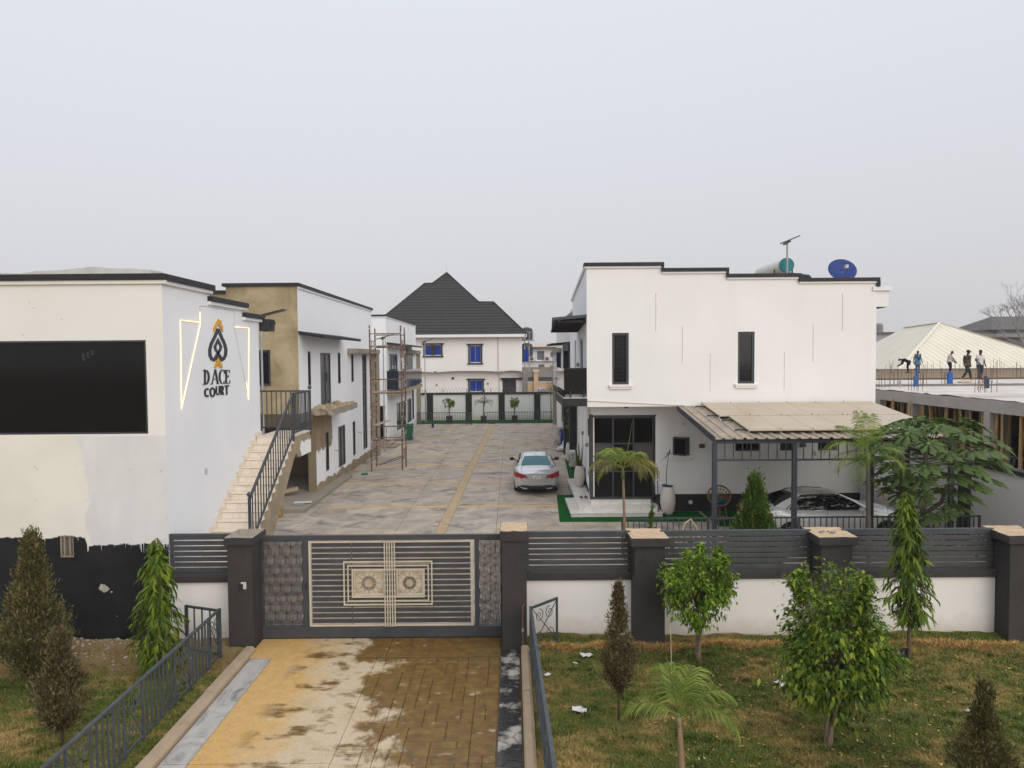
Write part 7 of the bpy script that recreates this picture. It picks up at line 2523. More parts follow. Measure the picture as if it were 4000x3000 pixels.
    # wheels
    for w in xw:
        for s_ in (-1, 1):
            c_ = Vector((w, .80 * s_, .325))
            prof = [(.215, -.105), (.30, -.108), (.322, -.085), (.327, -.03), (.327, .03), (.322, .085), (.30, .108), (.215, .105)]
            vs, fs = [], []
            N_ = 28
            for r_, y in prof:
                for k in range(N_):
                    a = 2 * math.pi * k / N_
                    vs.append((c_.x + r_ * math.cos(a), c_.y + y, c_.z + r_ * math.sin(a)))
            for i in range(len(prof) - 1):
                for k in range(N_):
                    fs.append((i * N_ + k, i * N_ + (k + 1) % N_, (i + 1) * N_ + (k + 1) % N_, (i + 1) * N_ + k))
            wh = MB().add(vs, fs).build('tyre', TYRE, t, smooth='all')
            wh.data.set_sharp_from_angle(angle=R(35))
            m = MB()
            yo = c_.y + .075 * s_
            for k in range(10):
                a = 2 * math.pi * k / 10
                m.bar((c_.x + .03 * math.cos(a), yo, c_.z + .03 * math.sin(a)), (c_.x + .215 * math.cos(a), yo + .012 * s_, c_.z + .215 * math.sin(a)), .035, .02, up=(0, 1, 0))
            m.tube([(c_.x + .215 * math.cos(a), yo, c_.z + .215 * math.sin(a)) for a in np.linspace(0, 2 * math.pi, 29)[:-1]], .012, 6, closed=True)
            m.tube([(c_.x, yo - .03, c_.z), (c_.x, yo + .03, c_.z)], .05, 12)
            m.build('rim', RIM, wh)
            MB().tube([(c_.x, c_.y - .05 * s_, c_.z), (c_.x, c_.y + .02 * s_, c_.z)], .20, 20).build('brake_disc', CARBLK, wh)
    if rear_details:
        X_ = -2.515
        # number plate recess, plate, boot seams, badge, bumper insert, exhausts
        MB().prism([(X_ + .02, -.42, .80), (X_ + .02, .42, .80), (X_ + .02, .33, .645), (X_ + .02, -.33, .645)], (-.012, 0, 0)).build('plate_recess', simple('recess_silver', (0.42, 0.41, 0.41), 0.35, 0, metal=.4), t)
        MB().bar((X_, -.47, .815), (X_, .47, .815), .03, .028).build('boot_strip', CHROME, t)
        for s_ in (-1, 1):
            MB().bar((X_ + .005, .43 * s_, .80), (X_ + .005, .34 * s_, .645), .014, .014).build('recess_edge', CARBLK, t)
            MB().tube([(-2.50, .60 * s_, .70), (-2.515, .60 * s_, .58), (-2.52, .52 * s_, .545), (-2.525, 0.2 * s_, .535), (-2.525, 0, .533)], .006, 5).build('boot_seam', CARBLK, t)
            MB().tube([(-1.82, .60 * s_, 1.085), (-2.30, .62 * s_, 1.045), (-2.44, .62 * s_, .93)], .005, 5).build('boot_seam', CARBLK, t)
        pl_ = MB().box(X_ - .02, X_ - .008, -.155, .155, .655, .785).build('number_plate', simple('plate_white', (0.66, 0.70, 0.66), 0.5, 0.05), t)
        cu = bpy.data.curves.new('txt', 'FONT')
        cu.body = 'ABJ139CE'
        cu.size = .082
        cu.align_x = 'CENTER'
        cu.offset = .0012
        cu.extrude = .001
        to = bpy.data.objects.new('t', cu)
        me = bpy.data.meshes.new_from_object(to)
        bpy.data.objects.remove(to)
        for v in me.vertices:
            x, y, z = v.co
            v.co = (X_ - .0225 - z, -x * .74, .685 + y * 1.1)
        finish('plate_text', me, simple('plate_ink', (0.02, 0.03, 0.06), 0.6, 0), pl_)
        MB().box(X_ - .0215, X_ - .0205, -.06, .06, .766, .776).build('plate_header', MATS['plate_ink'], pl_)
        # round badge with a three-pointed star
        bc = Vector((-2.512, 0, .905))
        m = MB()
        m.tube([bc + Vector((0, .052 * math.cos(a), .052 * math.sin(a))) for a in np.linspace(0, 2 * math.pi, 25)[:-1]], .007, 6, closed=True)
        for a in (90, 210, 330):
            m.bar(bc, bc + Vector((0, .05 * math.cos(R(a)), .05 * math.sin(R(a)))), .014, .008, up=(1, 0, 0))
        m.build('badge', CHROME, t)
        for y0_, w_ in ((.50, .14), (-.64, .14)):
            MB().box(-2.487, -2.479, y0_, y0_ + w_, .878, .896).build('model_lettering', CHROME, t)
        vs, fs = [], []
        for k in range(13):
            y = -.70 + 1.4 * k / 12
            xo = X_ - .045 + .11 * (abs(y) / .75) ** 3
            h0, h1 = .275, .375 + .02 * (abs(y) > .25) - .04 * (abs(y) > .66)
            vs += [(xo, y, h0), (xo, y, h1), (xo + .1, y, h1 - .01), (xo + .1, y, h0)]
        for k in range(12):
            for q in range(4):
                fs.append((4 * k + q, 4 * k + (q + 1) % 4, 4 * k + 4 + (q + 1) % 4, 4 * k + 4 + q))
        MB().add(vs, fs).build('bumper_insert', CARBLK, t)
        MB().tube([(X_ - .03 + .10 * (abs(y) / .75) ** 3, y, .315 - .02 * (abs(y) < .3)) for y in np.linspace(-.66, .66, 15)], .012, 6).build('bumper_trim', CHROME, t)
        for s_ in (-1, 1):
            MB().hexa([(X_ - .035, .40 * s_, .245), (X_ - .02, .58 * s_, .255), (X_ + .06, .58 * s_, .255), (X_ + .06, .40 * s_, .245), (X_ - .035, .38 * s_, .295), (X_ - .02, .60 * s_, .30), (X_ + .06, .60 * s_, .30), (X_ + .06, .38 * s_, .295)]).build('exhaust_trim', GALV, t)
        m = MB()
        m.hexa([(-.98, -.02, 1.43), (-.80, -.03, 1.43), (-.80, .03, 1.43), (-.98, .02, 1.43), (-.985, -.004, 1.50), (-.96, -.008, 1.49), (-.96, .008, 1.49), (-.985, .004, 1.50)])
        m.build('roof_antenna', PAINT, t)
    return t
c1 = car('silver sedan seen from behind in the court', paint('silver_paint', (0.56, 0.57, 0.60), 0.45, 0.25), REARGL, True)
c1.location = (0.97, 30.85, 0)
c1.rotation_euler = (0, 0, R(90))
c2 = car('pearl white sedan parked under the carport', paint('pearl_paint', (0.68, 0.68, 0.67), 0.15, 0.28), CARGL, False)
c2.location = (9.55, 21.55, 0)
c2.rotation_euler = (0, 0, R(1.5))

# ================================================================== PLANTS
def leafmat(name, cols, rough=0.45, trans=0.0):
    n = NT(name)
    k = len(cols)
    c = n.ramp(n.isl(), [(i / (k - 1), cc) for i, cc in enumerate(cols)])
    f = n.noise(1.6, 3, 0.6)
    c = n.mix(n.ramp(f, [(0.35, 0.45), (0.65, 0.0)]), c, sc(cols[0], 0.7))
    n.set(col=c, rough=rough, spec=0.22)
    # thin leaves let some light through
    tr = n.node('ShaderNodeBsdfTranslucent')
    if hasattr(c, 'links'):
        n.link(n.mix(1.0, c, (1.3, 1.25, 0.6), 'MULTIPLY'), tr.inputs['Color'])
    mx = n.node('ShaderNodeMixShader')
    mx.inputs[0].default_value = 0.28
    n.link(n.b.outputs[0], mx.inputs[1])
    n.link(tr.outputs[0], mx.inputs[2])
    n.link(mx.outputs[0], n.t.nodes['Material Output'].inputs['Surface'])
    return n.mat

BARK = simple('grey_bark', (0.23, 0.17, 0.12), 0.95, 0.25, 9.0, bump=0.6)
BARKD = simple('brown_bark', (0.13, 0.09, 0.06), 0.95, 0.25, 9.0, bump=0.6)
TIEDB = simple('black_binding', (0.02, 0.02, 0.02), 0.8, 0)

def unit(a):
    return a / (np.linalg.norm(a, axis=1, keepdims=True) + 1e-9)

def leaf_mesh(name, base, d, L, W, up=None, curl=0.25, seed=0):
    """pointed folded leaves: base points, directions, lengths, widths (numpy)"""
    r = np.random.default_rng(seed)
    n_ = len(base)
    d = unit(d)
    ref = r.normal(0, 1, (n_, 3)) * 0.45 + np.array([0, 0, 1.0])
    s = unit(np.cross(d, ref))
    nn_ = unit(np.cross(s, d))
    L = np.asarray(L)[:, None] * np.ones((n_, 1))
    W = np.asarray(W)[:, None] * np.ones((n_, 1))
    drop = np.array([[0, 0, -1.0]])
    m1 = base + d * L * 0.42 + nn_ * L * 0.05
    tip = base + d * L + drop * L * curl
    a = m1 + s * W * 0.5 + nn_ * W * 0.12
    b = m1 - s * W * 0.5 + nn_ * W * 0.12
    v = np.concatenate([base, a, tip, b, m1], 0)
    i = np.arange(n_)
    t1 = np.stack([i, i + n_, i + 4 * n_], 1)
    t2 = np.stack([i + n_, i + 2 * n_, i + 4 * n_], 1)
    t3 = np.stack([i + 2 * n_, i + 3 * n_, i + 4 * n_], 1)
    t4 = np.stack([i + 3 * n_, i, i + 4 * n_], 1)
    return fast_mesh(name, v, [t1, t2, t3, t4])

def part_mesh(me, name, mat, par):
    me.materials.append(mat)
    o = bpy.data.objects.new(name, me)
    COL.objects.link(o)
    setpar(o, par)
    return o

FICUS = leafmat('ficus_leaf', [(0.036, 0.075, 0.008), (0.09, 0.186, 0.013), (0.188, 0.319, 0.021), (0.408, 0.519, 0.045)])
FICUS2 = leafmat('ficus_leaf_dark', [(0.036, 0.067, 0.009), (0.083, 0.156, 0.015), (0.173, 0.266, 0.024), (0.38, 0.429, 0.052)])

def ball_tree(label, base, cc, rad, nclump, nleaf, L, mat, seed, trunks=3, name='ornamental_tree', spikes=6, tr=0.028, grp=None):
    r = np.random.default_rng(seed)
    b = Vector(base)
    c0 = np.array(cc)
    R3 = np.array(rad)
    t = thing(name, label, 'tree', base, grp)
    # stems twisted together, then branches
    m = MB()
    top = Vector(cc) - Vector((0, 0, rad[2] * 0.55))
    for k in range(trunks):
        a = 2 * math.pi * k / trunks
        pts = []
        for i in range(8):
            q = i / 7
            off = Vector((math.cos(a + q * 2.2), math.sin(a + q * 2.2), 0)) * (tr * (0.9 + 2.2 * q * q))
            pts.append(b.lerp(top, q) + off)
        m.tube(pts, [tr * (1.05 - 0.35 * i / 7) for i in range(8)], 8)
    m.build('trunk', BARK, t, smooth='all')
    m = MB()
    cl = []
    for k in range(nclump):
        d = r.normal(0, 1, 3)
        d /= np.linalg.norm(d)
        rr_ = 0.45 + 0.55 * r.random() ** 0.5
        bump = 1 + 0.14 * math.sin(3 * d[0] + seed) + 0.12 * math.sin(4 * d[2] + 2 * d[1] + seed * 2)
        cl.append(c0 + d * R3 * rr_ * bump)
    for k in range(spikes):           # shoots that stick out of the top
        a = r.uniform(0, 6.28)
        d = np.array([math.cos(a) * 0.65, math.sin(a) * 0.65, r.uniform(0.75, 1.0)])
        for q in (0.95, 1.08, 1.2):
            cl.append(c0 + d * R3 * q)
    cl = np.array(cl)
    for k in range(0, len(cl), 2):
        e_ = Vector(cl[k])
        s_ = top + Vector((r.normal(0, .02), r.normal(0, .02), 0))
        mid_ = s_.lerp(e_, .5) + Vector((0, 0, .06))
        m.tube([s_, mid_, e_], [tr * 0.5, tr * 0.28, 0.004], 5)
    m.build('branches', BARK, t, smooth='all')
    per = nleaf // len(cl)
    ci = np.repeat(np.arange(len(cl)), per)
    spread = np.array([0.10, 0.10, 0.075]) * (rad[0] / 0.65)
    small = ci >= nclump
    P_ = cl[ci] + r.normal(0, 1, (len(ci), 3)) * spread * np.where(small, 0.35, 1)[:, None]
    out = unit((P_ - c0) / R3)
    d = out * 0.8 + r.normal(0, 1, (len(ci), 3)) * 0.55 + np.array([0, 0, -0.35])
    sz = L * r.uniform(0.45, 1.35, len(ci))
    part_mesh(leaf_mesh('crown', P_, d, sz, sz * 0.52, seed=seed, curl=0.3), 'crown', mat, t)
    return t

ball_tree('small bright green ball-crowned tree in front of the street wall', (3.34, 12.68, 0.02), (3.38, 12.68, 1.40), (0.58, 0.52, 0.56), 90, 6800, 0.082, FICUS, 3, trunks=3, spikes=7)
ball_tree('large bushy green tree with upright shoots on the right lawn', (4.45, 9.87, 0.0), (4.55, 9.87, 1.46), (0.74, 0.66, 0.88), 130, 11500, 0.088, FICUS2, 8, trunks=3, spikes=9, tr=0.032)

def conifer(label, base, h, rmax, n_, mat, seed, L=0.05, clear=0.05, name='conifer', trunk_r=0.02, lean=(0, 0), peak=0.25, ragged=0.35, w=0.32):
    r = np.random.default_rng(seed)
    b = np.array(base)
    t = thing(name, label, 'tree', base)
    MB().tube([base, (base[0] + lean[0] * .5, base[1] + lean[1] * .5, base[2] + h * .5), (base[0] + lean[0], base[1] + lean[1], base[2] + h * .97)], [trunk_r, trunk_r * .6, .004], 7).build('trunk', BARKD, t, smooth='all')
    nb = n_ // 60
    m = MB()
    P_, D_2 = [], []
    for k in range(nb):
        q = clear + (1 - clear) * r.random() ** 1.15
        # widest at 'peak' of the height, pointed top
        prof = (min(1, (q - clear) / max(peak - clear, .02)) ** .6) if q < peak else ((1 - q) / (1 - peak)) ** 1.15
        a = r.uniform(0, 2 * math.pi)
        rad = rmax * prof * (1 - ragged * r.random() + ragged * .35)
        root = b + np.array([lean[0] * q, lean[1] * q, h * q - rad * .5])
        tipv = b + np.array([lean[0] * q + rad * math.cos(a), lean[1] * q + rad * math.sin(a), h * q + rad * .25 + .03])
        s_ = 1.0 - .75 * r.random(60)[:, None] ** 2.2
        pts = root + (tipv - root) * s_ + r.normal(0, 1, (60, 3)) * np.array([.042, .042, .06]) * (rmax / .42)
        P_.append(pts)
        D_2.append(np.tile(np.array([math.cos(a) * .6, math.sin(a) * .6, .9]), (60, 1)) + r.normal(0, .5, (60, 3)))
        if k % 3 == 0:
            m.tube([tuple(root), tuple((root + tipv) / 2 + np.array([0, 0, -.01])), tuple(tipv)], [.006, .004, .002], 4)
    m.build('branches', BARKD, t)
    P_, D_2 = np.concatenate(P_), np.concatenate(D_2)
    sz = L * r.uniform(0.6, 1.4, len(P_))
    part_mesh(leaf_mesh('crown', P_, D_2, sz, sz * w, seed=seed, curl=-.1), 'crown', mat, t)
    return t
OLIVE = leafmat('dull_conifer', [(0.064, 0.068, 0.025), (0.117, 0.114, 0.041), (0.184, 0.171, 0.068), (0.296, 0.253, 0.116)], 0.7)
OLIVE2 = leafmat('brown_conifer', [(0.065, 0.052, 0.028), (0.119, 0.092, 0.048), (0.194, 0.151, 0.078), (0.302, 0.238, 0.13)], 0.7)
CYP = leafmat('green_cypress', [(0.024, 0.064, 0.008), (0.06, 0.119, 0.018), (0.109, 0.18, 0.025), (0.179, 0.252, 0.036)], 0.6)
conifer('tall dull green conifer in front of the black wall', (-8.30, 12.09, 0), 2.5, 0.56, 17000, OLIVE, 4, L=.07, clear=.04, peak=.25, ragged=.5)
conifer('small brown-green conifer nearest the left railing', (-6.57, 10.09, 0), 1.62, 0.38, 11000, OLIVE2, 5, L=.06, clear=.16, peak=.36, ragged=.45)
conifer('slim brown conifer on the lawn beside the right railing', (1.60, 10.69, 0), 2.03, 0.29, 10000, OLIVE2, 6, L=.055, clear=.22, peak=.42, ragged=.55)
conifer('dark conifer at the bottom right corner of the lawn', (5.72, 8.45, 0), 1.5, 0.35, 11000, OLIVE, 7, L=.055, clear=.05, peak=.3, ragged=.5)
conifer('pointed green cypress in front of the carport', (5.85, 17.0, 0), 2.55, 0.72, 19000, CYP, 8, L=.085, clear=.01, peak=.22, ragged=.2)
conifer('small narrow cypress beside the potted palm trunk behind the wall', (3.36, 17.0, 0), 1.98, 0.17, 3000, CYP, 9, L=.06, clear=.05, peak=.4, ragged=.3)

ASH = leafmat('mast_leaf', [(0.035, 0.075, 0.006), (0.085, 0.15, 0.01), (0.16, 0.24, 0.015), (0.28, 0.34, 0.03)], 0.4)
def mast_tree(label, base, h, rmax, n_, seed, clear=0.12, bright=False, bend=0.0):
    """weeping tree: long narrow leaves hanging in tiers round a thin mast"""
    r = np.random.default_rng(seed)
    t = thing('weeping_tree', label, 'tree', base)
    b = np.array(base)
    MB().tube([base, (base[0] + .01, base[1], h * .5), (base[0] + bend * .6, base[1], h * .85), (base[0] + bend, base[1], h)], [.035, .028, .012, .005], 8).build('trunk', BARK, t, smooth='all')
    v, q1, m = [], [], MB()
    nb = n_ // 14
    base_i = 0
    quads = []
    for k in range(nb):
        q = clear + (1 - clear) * (k + r.random()) / nb
        prof = min(1, ((q - clear) / .18 + .35)) * (1 - .80 * max(0, (q - .35) / .65) ** 1.1)
        a = k * 2.4 + r.normal(0, .3)
        rad = rmax * prof * r.uniform(.55, 1.08)
        root = b + np.array([bend * max(0, q - .5) * 2, 0, h * q])
        tipv = root + np.array([rad * math.cos(a), rad * math.sin(a), -rad * .35 - .05])
        m.tube([tuple(root), tuple(root * .4 + tipv * .6 + np.array([0, 0, .04])), tuple(tipv)], [.007, .005, .002], 4)
        for j in range(14):
            s_ = .15 + .85 * (j + r.random()) / 14
            p = root + (tipv - root) * s_ + np.array([0, 0, .05 * math.sin(math.pi * s_)])
            d = np.array([math.cos(a) * .45, math.sin(a) * .45, -1.0]) + r.normal(0, .33, 3)
            d /= np.linalg.norm(d)
            L = r.uniform(.14, .26) * (1.0 if q < .9 else .7)
            W = L * .17
            ref = np.array([-math.sin(a), math.cos(a), 0]) + r.normal(0, .4, 3)
            s2 = np.cross(d, np.cross(ref, d))
            s2 /= np.linalg.norm(s2) + 1e-9
            out = np.array([math.cos(a), math.sin(a), 0]) * L * .12
            for f_, w_, o_ in ((0, .15, 0), (.33, 1, 1), (.68, .8, .8), (1.0, .06, 0)):
                c_ = p + d * L * f_ + out * o_
                v.append(c_ - s2 * W * w_ / 2)
                v.append(c_ + s2 * W * w_ / 2)
            for i in range(3):
                quads.append((base_i + 2 * i, base_i + 2 * i + 1, base_i + 2 * i + 3, base_i + 2 * i + 2))
            base_i += 8
    m.build('branches', BARK, t)
    part_mesh(fast_mesh('crown', np.array(v), [np.array(quads)]), 'crown', ASH, t)
    return t
mast_tree('slender weeping green tree in front of the black and white corner', (-6.34, 12.45, 0), 2.42, 0.50, 1900, 3, clear=.10)
mast_tree('slender weeping green tree on the lawn before the right street wall', (7.15, 12.65, 0), 3.10, 0.46, 1900, 4, clear=.26, bend=-.08)

PALM = leafmat('palm_leaf', [(0.063, 0.12, 0.018), (0.127, 0.202, 0.028), (0.212, 0.276, 0.037), (0.36, 0.368, 0.074)], 0.45)
PALMD = leafmat('palm_leaf_yellowing', [(0.079, 0.096, 0.019), (0.15, 0.16, 0.032), (0.246, 0.224, 0.048), (0.422, 0.304, 0.096)], 0.5)
PALMF = leafmat('far_palm_leaf', [(0.02, 0.045, 0.012), (0.04, 0.075, 0.02), (0.07, 0.10, 0.03)], 0.5)
def frond(par, root, az, el, length, droop, nl, leafL, mat, seed, name='frond', width=0.016, vee=0.3, tipfall=0.8):
    r = np.random.default_rng(seed)
    pts = []
    p = Vector(root)
    e_ = el
    N = 12
    for i in range(N + 1):
        pts.append(p.copy())
        d = Vector((math.cos(az) * math.cos(e_), math.sin(az) * math.cos(e_), math.sin(e_)))
        p = p + d * (length / N)
        e_ -= droop / N * (0.5 + 1.2 * i / N)
    m = MB().tube(pts, [0.011 * (1 - .85 * i / N) * (length / .9) for i in range(N + 1)], 5)
    for k in range(nl):
        q = .14 + .86 * (k + .5) / nl
        i = min(int(q * N), N - 1)
        c_ = pts[i].lerp(pts[i + 1], q * N - i)
        tg = (pts[i + 1] - pts[i]).normalized()
        sd = tg.cross(Vector((0, 0, 1))).normalized()
        upv = sd.cross(tg).normalized()
        L = leafL * (0.55 + .75 * math.sin(math.pi * min(1, q * .95 + .08))) * r.uniform(.88, 1.1)
        for s_ in (-1, 1):
            d = (sd * s_ + tg * (.55 + .5 * q) + upv * vee).normalized()
            a0 = c_
            a1 = c_ + d * L * .45
            d2 = (d + Vector((0, 0, -tipfall * r.uniform(.7, 1.3)))).normalized()
            a2 = a1 + d2 * L * .35
            a3 = a2 + (d2 + Vector((0, 0, -tipfall))).normalized() * L * .25
            wv = tg.cross(Vector((0, 0, 1))).cross(d).normalized()
            wv = (tg * .9 + upv * .25).normalized()
            vs = []
            for c2, w_ in ((a0, .4), (a1, 1), (a2, .75), (a3, .05)):
                vs += [c2 - wv * width * w_ / 2, c2 + wv * width * w_ / 2]
            m.add(vs, [(0, 1, 3, 2), (2, 3, 5, 4), (4, 5, 7, 6)])
    return m.build(name, mat, par)
def palm(label, base, crown, fronds, trunk_r=0.04, mat=None, group=None, ring=True, leafL=.3, nl=26, spear=0, seed=0, name='palm_tree', tmat=None):
    t = thing(name, label, 'palm', base, group)
    b, c_ = Vector(base), Vector(crown)
    pts, rs = [], []
    N = 16
    for i in range(N + 1):
        q = i / N
        pts.append(b.lerp(c_, q))
        rs.append(trunk_r * (1.15 - .35 * q) * (1.08 if i % 2 else 1))
    MB().tube(pts, rs, 9).build('trunk', tmat or simple('palm_trunk', (0.24, 0.16, 0.09), 0.85, .2, 6), t, smooth='all')
    MB().tube([c_ - Vector((0, 0, .25)), c_ - Vector((0, 0, .1)), c_ + Vector((0, 0, .06))], [trunk_r * 1.15, trunk_r * 1.3, trunk_r * .4], 9).build('crownshaft', simple('crownshaft_green', (0.10, 0.13, 0.03), 0.5, .15, 8), t, smooth='all')
    for k, f in enumerate(fronds):
        az, el, ln, dr = f[:4]
        mt = f[4] if len(f) > 4 else (mat or PALM)
        frond(t, crown, R(az), R(el), ln, R(dr), nl, leafL, mt, seed * 100 + k)
    if spear:
        MB().tube([c_, c_ + Vector((spear * .08, 0, spear * .5)), c_ + Vector((spear * .18, 0, spear))], [.012, .009, .003], 6).build('spear_leaf', simple('spear_green', (0.12, 0.16, 0.04), .5, .1), t)
    return t
# foreground palm on the lawn
palm('young palm with arching fronds at the bottom of the right lawn', (2.17, 8.95, 0), (2.15, 9.1, .86),
     [(95, 62, .85, 80), (15, 55, .9, 120), (165, 35, .75, 90), (55, 68, .85, 90), (-30, 45, .95, 130)], trunk_r=.04, leafL=.30, nl=32, spear=.0, seed=1)
MBs = MB().tube([(2.15, 9.1, .9), (2.06, 9.1, 1.35), (1.98, 9.1, 1.72)], [.012, .010, .003], 6)
MBs.build('spear_leaf', MATS['crownshaft_green'], bpy.data.objects['palm_tree'])
# palm between the street wall and the steps
palm('yellowing palm behind the street wall in front of the marble steps', (2.80, 17.4, 0), (2.72, 17.4, 2.80),
     [(120, 68, .80, 90, PALM), (40, 60, .85, 110, PALM), (172, 40, .95, 120, PALMD), (150, 62, .8, 95, PALM), (-8, 42, 1.0, 130, PALMD), (205, 30, .95, 125, PALMD),
      (-65, 50, 1.15, 150, PALMD), (-30, 30, 1.0, 120, PALMD)], trunk_r=.035, leafL=.36, nl=34, seed=2)
MB().tube([(2.74, 17.4, 2.85), (2.86, 17.4, 3.4), (2.95, 17.4, 3.95)], [.012, .009, .004], 6).build('spear_leaf', MATS['crownshaft_green'], bpy.data.objects['palm_tree.001'])
# palm at the carport post
palm('tall palm with a hanging dead frond by the right carport posts', (8.92, 17.6, 0), (8.86, 17.6, 3.08),
     [(100, 82, 1.1, 30), (60, 76, 1.1, 40), (140, 66, 1.0, 60), (172, 42, 1.15, 100), (190, 15, 1.1, 110), (10, 30, 1.0, 110), (225, 0, 1.1, 90), (-30, 10, .95, 100)], trunk_r=.055, leafL=.36, nl=32, seed=3, mat=PALM, tmat=simple('dark_palm_trunk', (0.09, 0.075, 0.06), .9, .2, 6))
DEADP = leafmat('dead_palm_leaf', [(0.12, 0.06, 0.03), (0.2, 0.11, 0.05), (0.3, 0.17, 0.08)], .8)
frond(bpy.data.objects['palm_tree.002'], (8.92, 17.55, 2.5), R(-25), R(-55), .95, R(30), 20, .18, DEADP, 77, name='dead_frond', width=.014)
# papaya with big lobed leaves
PAP = leafmat('papaya_leaf', [(0.071, 0.12, 0.037), (0.112, 0.182, 0.052), (0.168, 0.25, 0.078)], 0.5)
VEIN = simple('papaya_vein', (0.20, 0.24, 0.10), 0.5, 0.05)
pp = thing('papaya_tree', 'papaya tree with large lobed leaves over the right carport corner', 'tree', (10.62, 18.3, 0))
MB().tube([(10.62, 18.3, 0), (10.65, 18.3, 1.2), (10.72, 18.3, 2.6), (10.7, 18.3, 3.1)], [.09, .075, .06, .05], 10).build('trunk', simple('papaya_trunk', (0.15, 0.125, 0.09), .9, .2, 7), pp, smooth='all')
MB().tube([(10.7, 18.3, 1.4), (11.05, 18.15, 1.75), (11.15, 18.1, 2.2)], [.06, .05, .04], 8).build('side_stem', MATS['papaya_trunk'], pp, smooth='all')
def papaya_leaf(root, tip, size, tilt, spin, seed):
    r = random.Random(seed)
    root, tip = Vector(root), Vector(tip)
    mid_ = root.lerp(tip, .55) + Vector((0, 0, .12))
    o = MB().tube([root, mid_, tip], [.014, .011, .008], 5).build('petiole', simple('petiole_green', (0.16, 0.20, 0.07), .5, .1), pp)
    # palmate outline with cut lobes
    outl_ = []
    nl = 9
    for k in range(nl):
        a = R(-160 + 320 * k / (nl - 1))
        ll = size * (1.0 - .32 * abs(k - (nl - 1) / 2) / ((nl - 1) / 2)) * r.uniform(.92, 1.08)
        hw = R(17)
        for da, f in ((-hw, .20), (-hw * .42, .52), (-hw * .95, .72), (-hw * .34, .78), (0, 1.0), (hw * .34, .78), (hw * .95, .72), (hw * .42, .52)):
            outl_.append((a + da, ll * f))
    outl_.append((R(-160 + 320) + R(17), size * .3))
    away = Vector((tip.x - root.x, tip.y - root.y, 0))
    away = away.normalized() if away.length > .01 else Vector((1, 0, 0))
    nrm_ = (Vector((0, 0, 1)) * math.cos(tilt) + away * math.sin(tilt)).normalized()
    fw2 = (away - nrm_ * away.dot(nrm_)).normalized()
    rt = nrm_.cross(fw2)
    vs = [tip]
    for a, l in outl_:
        d = fw2 * math.cos(a + spin) + rt * math.sin(a + spin)
        vs.append(tip + d * l - Vector((0, 0, 1)) * (.18 * l * l / size) + nrm_ * .03 * math.sin(9 * a))
    # inner ring so the blade curves
    k = len(outl_)
    vs += [tip + (Vector(v) - tip) * .5 + Vector((0, 0, .05 * size)) for v in vs[1:]]
    fs = []
    for i in range(k - 1):
        fs += [(0, 1 + k + i, 2 + k + i), (1 + k + i, 1 + i, 2 + i, 2 + k + i)]
    lf_ = MB().add(vs, fs).build('leaf', PAP, pp, smooth='all')
    m = MB()
    for q in range(nl):
        i = 1 + 8 * q + 4
        m.tube([Vector(vs[0]) + Vector((0, 0, .006)), Vector(vs[k + i]) + Vector((0, 0, .008)), Vector(vs[i]).lerp(Vector(vs[k + i]), .3) + Vector((0, 0, .006))], [.007, .005, .002], 4)
    m.build('veins', VEIN, lf_)
rr = random.Random(31)
spots = []
lay = [(3.80, .4, 6), (3.66, .95, 11), (3.3, 1.35, 16), (2.85, 1.4, 15), (2.45, 1.15, 12), (2.0, .9, 9), (1.6, .6, 5)]
i = 0
for z, rad, nn_ in lay:
    for k in range(nn_):
        a = 2 * math.pi * (k + rr.random() * .5) / nn_ + z
        x, y = 10.85 + rad * 1.12 * math.cos(a), 18.3 + rad * .8 * math.sin(a)
        zz_ = z + rr.uniform(-.15, .15)
        zr_ = min(3.05, zz_ - .1)
        papaya_leaf((10.7, 18.3, max(zr_, 1.5)), (x, y, zz_), rr.uniform(.42, .58), rr.uniform(.1, .6), rr.uniform(-.3, .3), i)
        i += 1
for (x, y, z) in ((11.15, 17.9, 1.75), (11.4, 17.9, 2.0), (10.9, 17.7, 1.6)):
    papaya_leaf((11.12, 18.1, 2.1), (x, y, z), .36, .7, 0, i)
    i += 1
# low planting between the wall and the railing
AGL = leafmat('garden_leaf', [(0.02, 0.06, 0.01), (0.05, 0.12, 0.015), (0.10, 0.18, 0.02)], .45)
def rosette(label, base, n_, L, W, seed, mat=None, grp=None, el=(25, 80), name='garden_plant', cat='plant'):
    r = random.Random(seed)
    t = thing(name, label, cat, base, grp)
    b = Vector(base)
    MB().tube([b, b + Vector((0, 0, .12))], [.02, .012], 6).build('stem', simple('green_stem', (0.10, 0.13, 0.04), .6, .1), t)
    for k in range(n_):
        az, e_ = R(360 * k / n_ + r.uniform(-18, 18)), R(r.uniform(*el))
        d = Vector((math.cos(az) * math.cos(e_), math.sin(az) * math.cos(e_), math.sin(e_)))
        sd = Vector((-math.sin(az), math.cos(az), 0))
        l = L * r.uniform(.7, 1.15)
        vs = []
        p = b + Vector((0, 0, .08))
        for q, w_, fall in ((0, .35, 0), (.3, 1, .0), (.65, .85, .10), (1.0, .04, .32)):
            c_ = p + d * l * q - Vector((0, 0, fall * l))
            vs += [c_ - sd * W * w_ / 2, c_ + sd * W * w_ / 2]
        MB().add(vs, [(0, 1, 3, 2), (2, 3, 5, 4), (4, 5, 7, 6)]).build('leaf', mat or AGL, t, smooth='all')
    return t
rosette('low arching green plant behind the wall at the papaya foot', (10.55, 17.6, .45), 16, .75, .07, 1)
rosette('spiky fan-leaved plant behind the wall right of the papaya', (11.35, 17.2, .5), 18, .8, .05, 2)
rosette('bright young seedling behind the wall next to the small cypress', (3.75, 16.6, .9), 13, .42, .06, 3)
rosette('leafy seedling behind the wall right of the small cypress', (4.25, 16.8, .95), 12, .40, .06, 4)
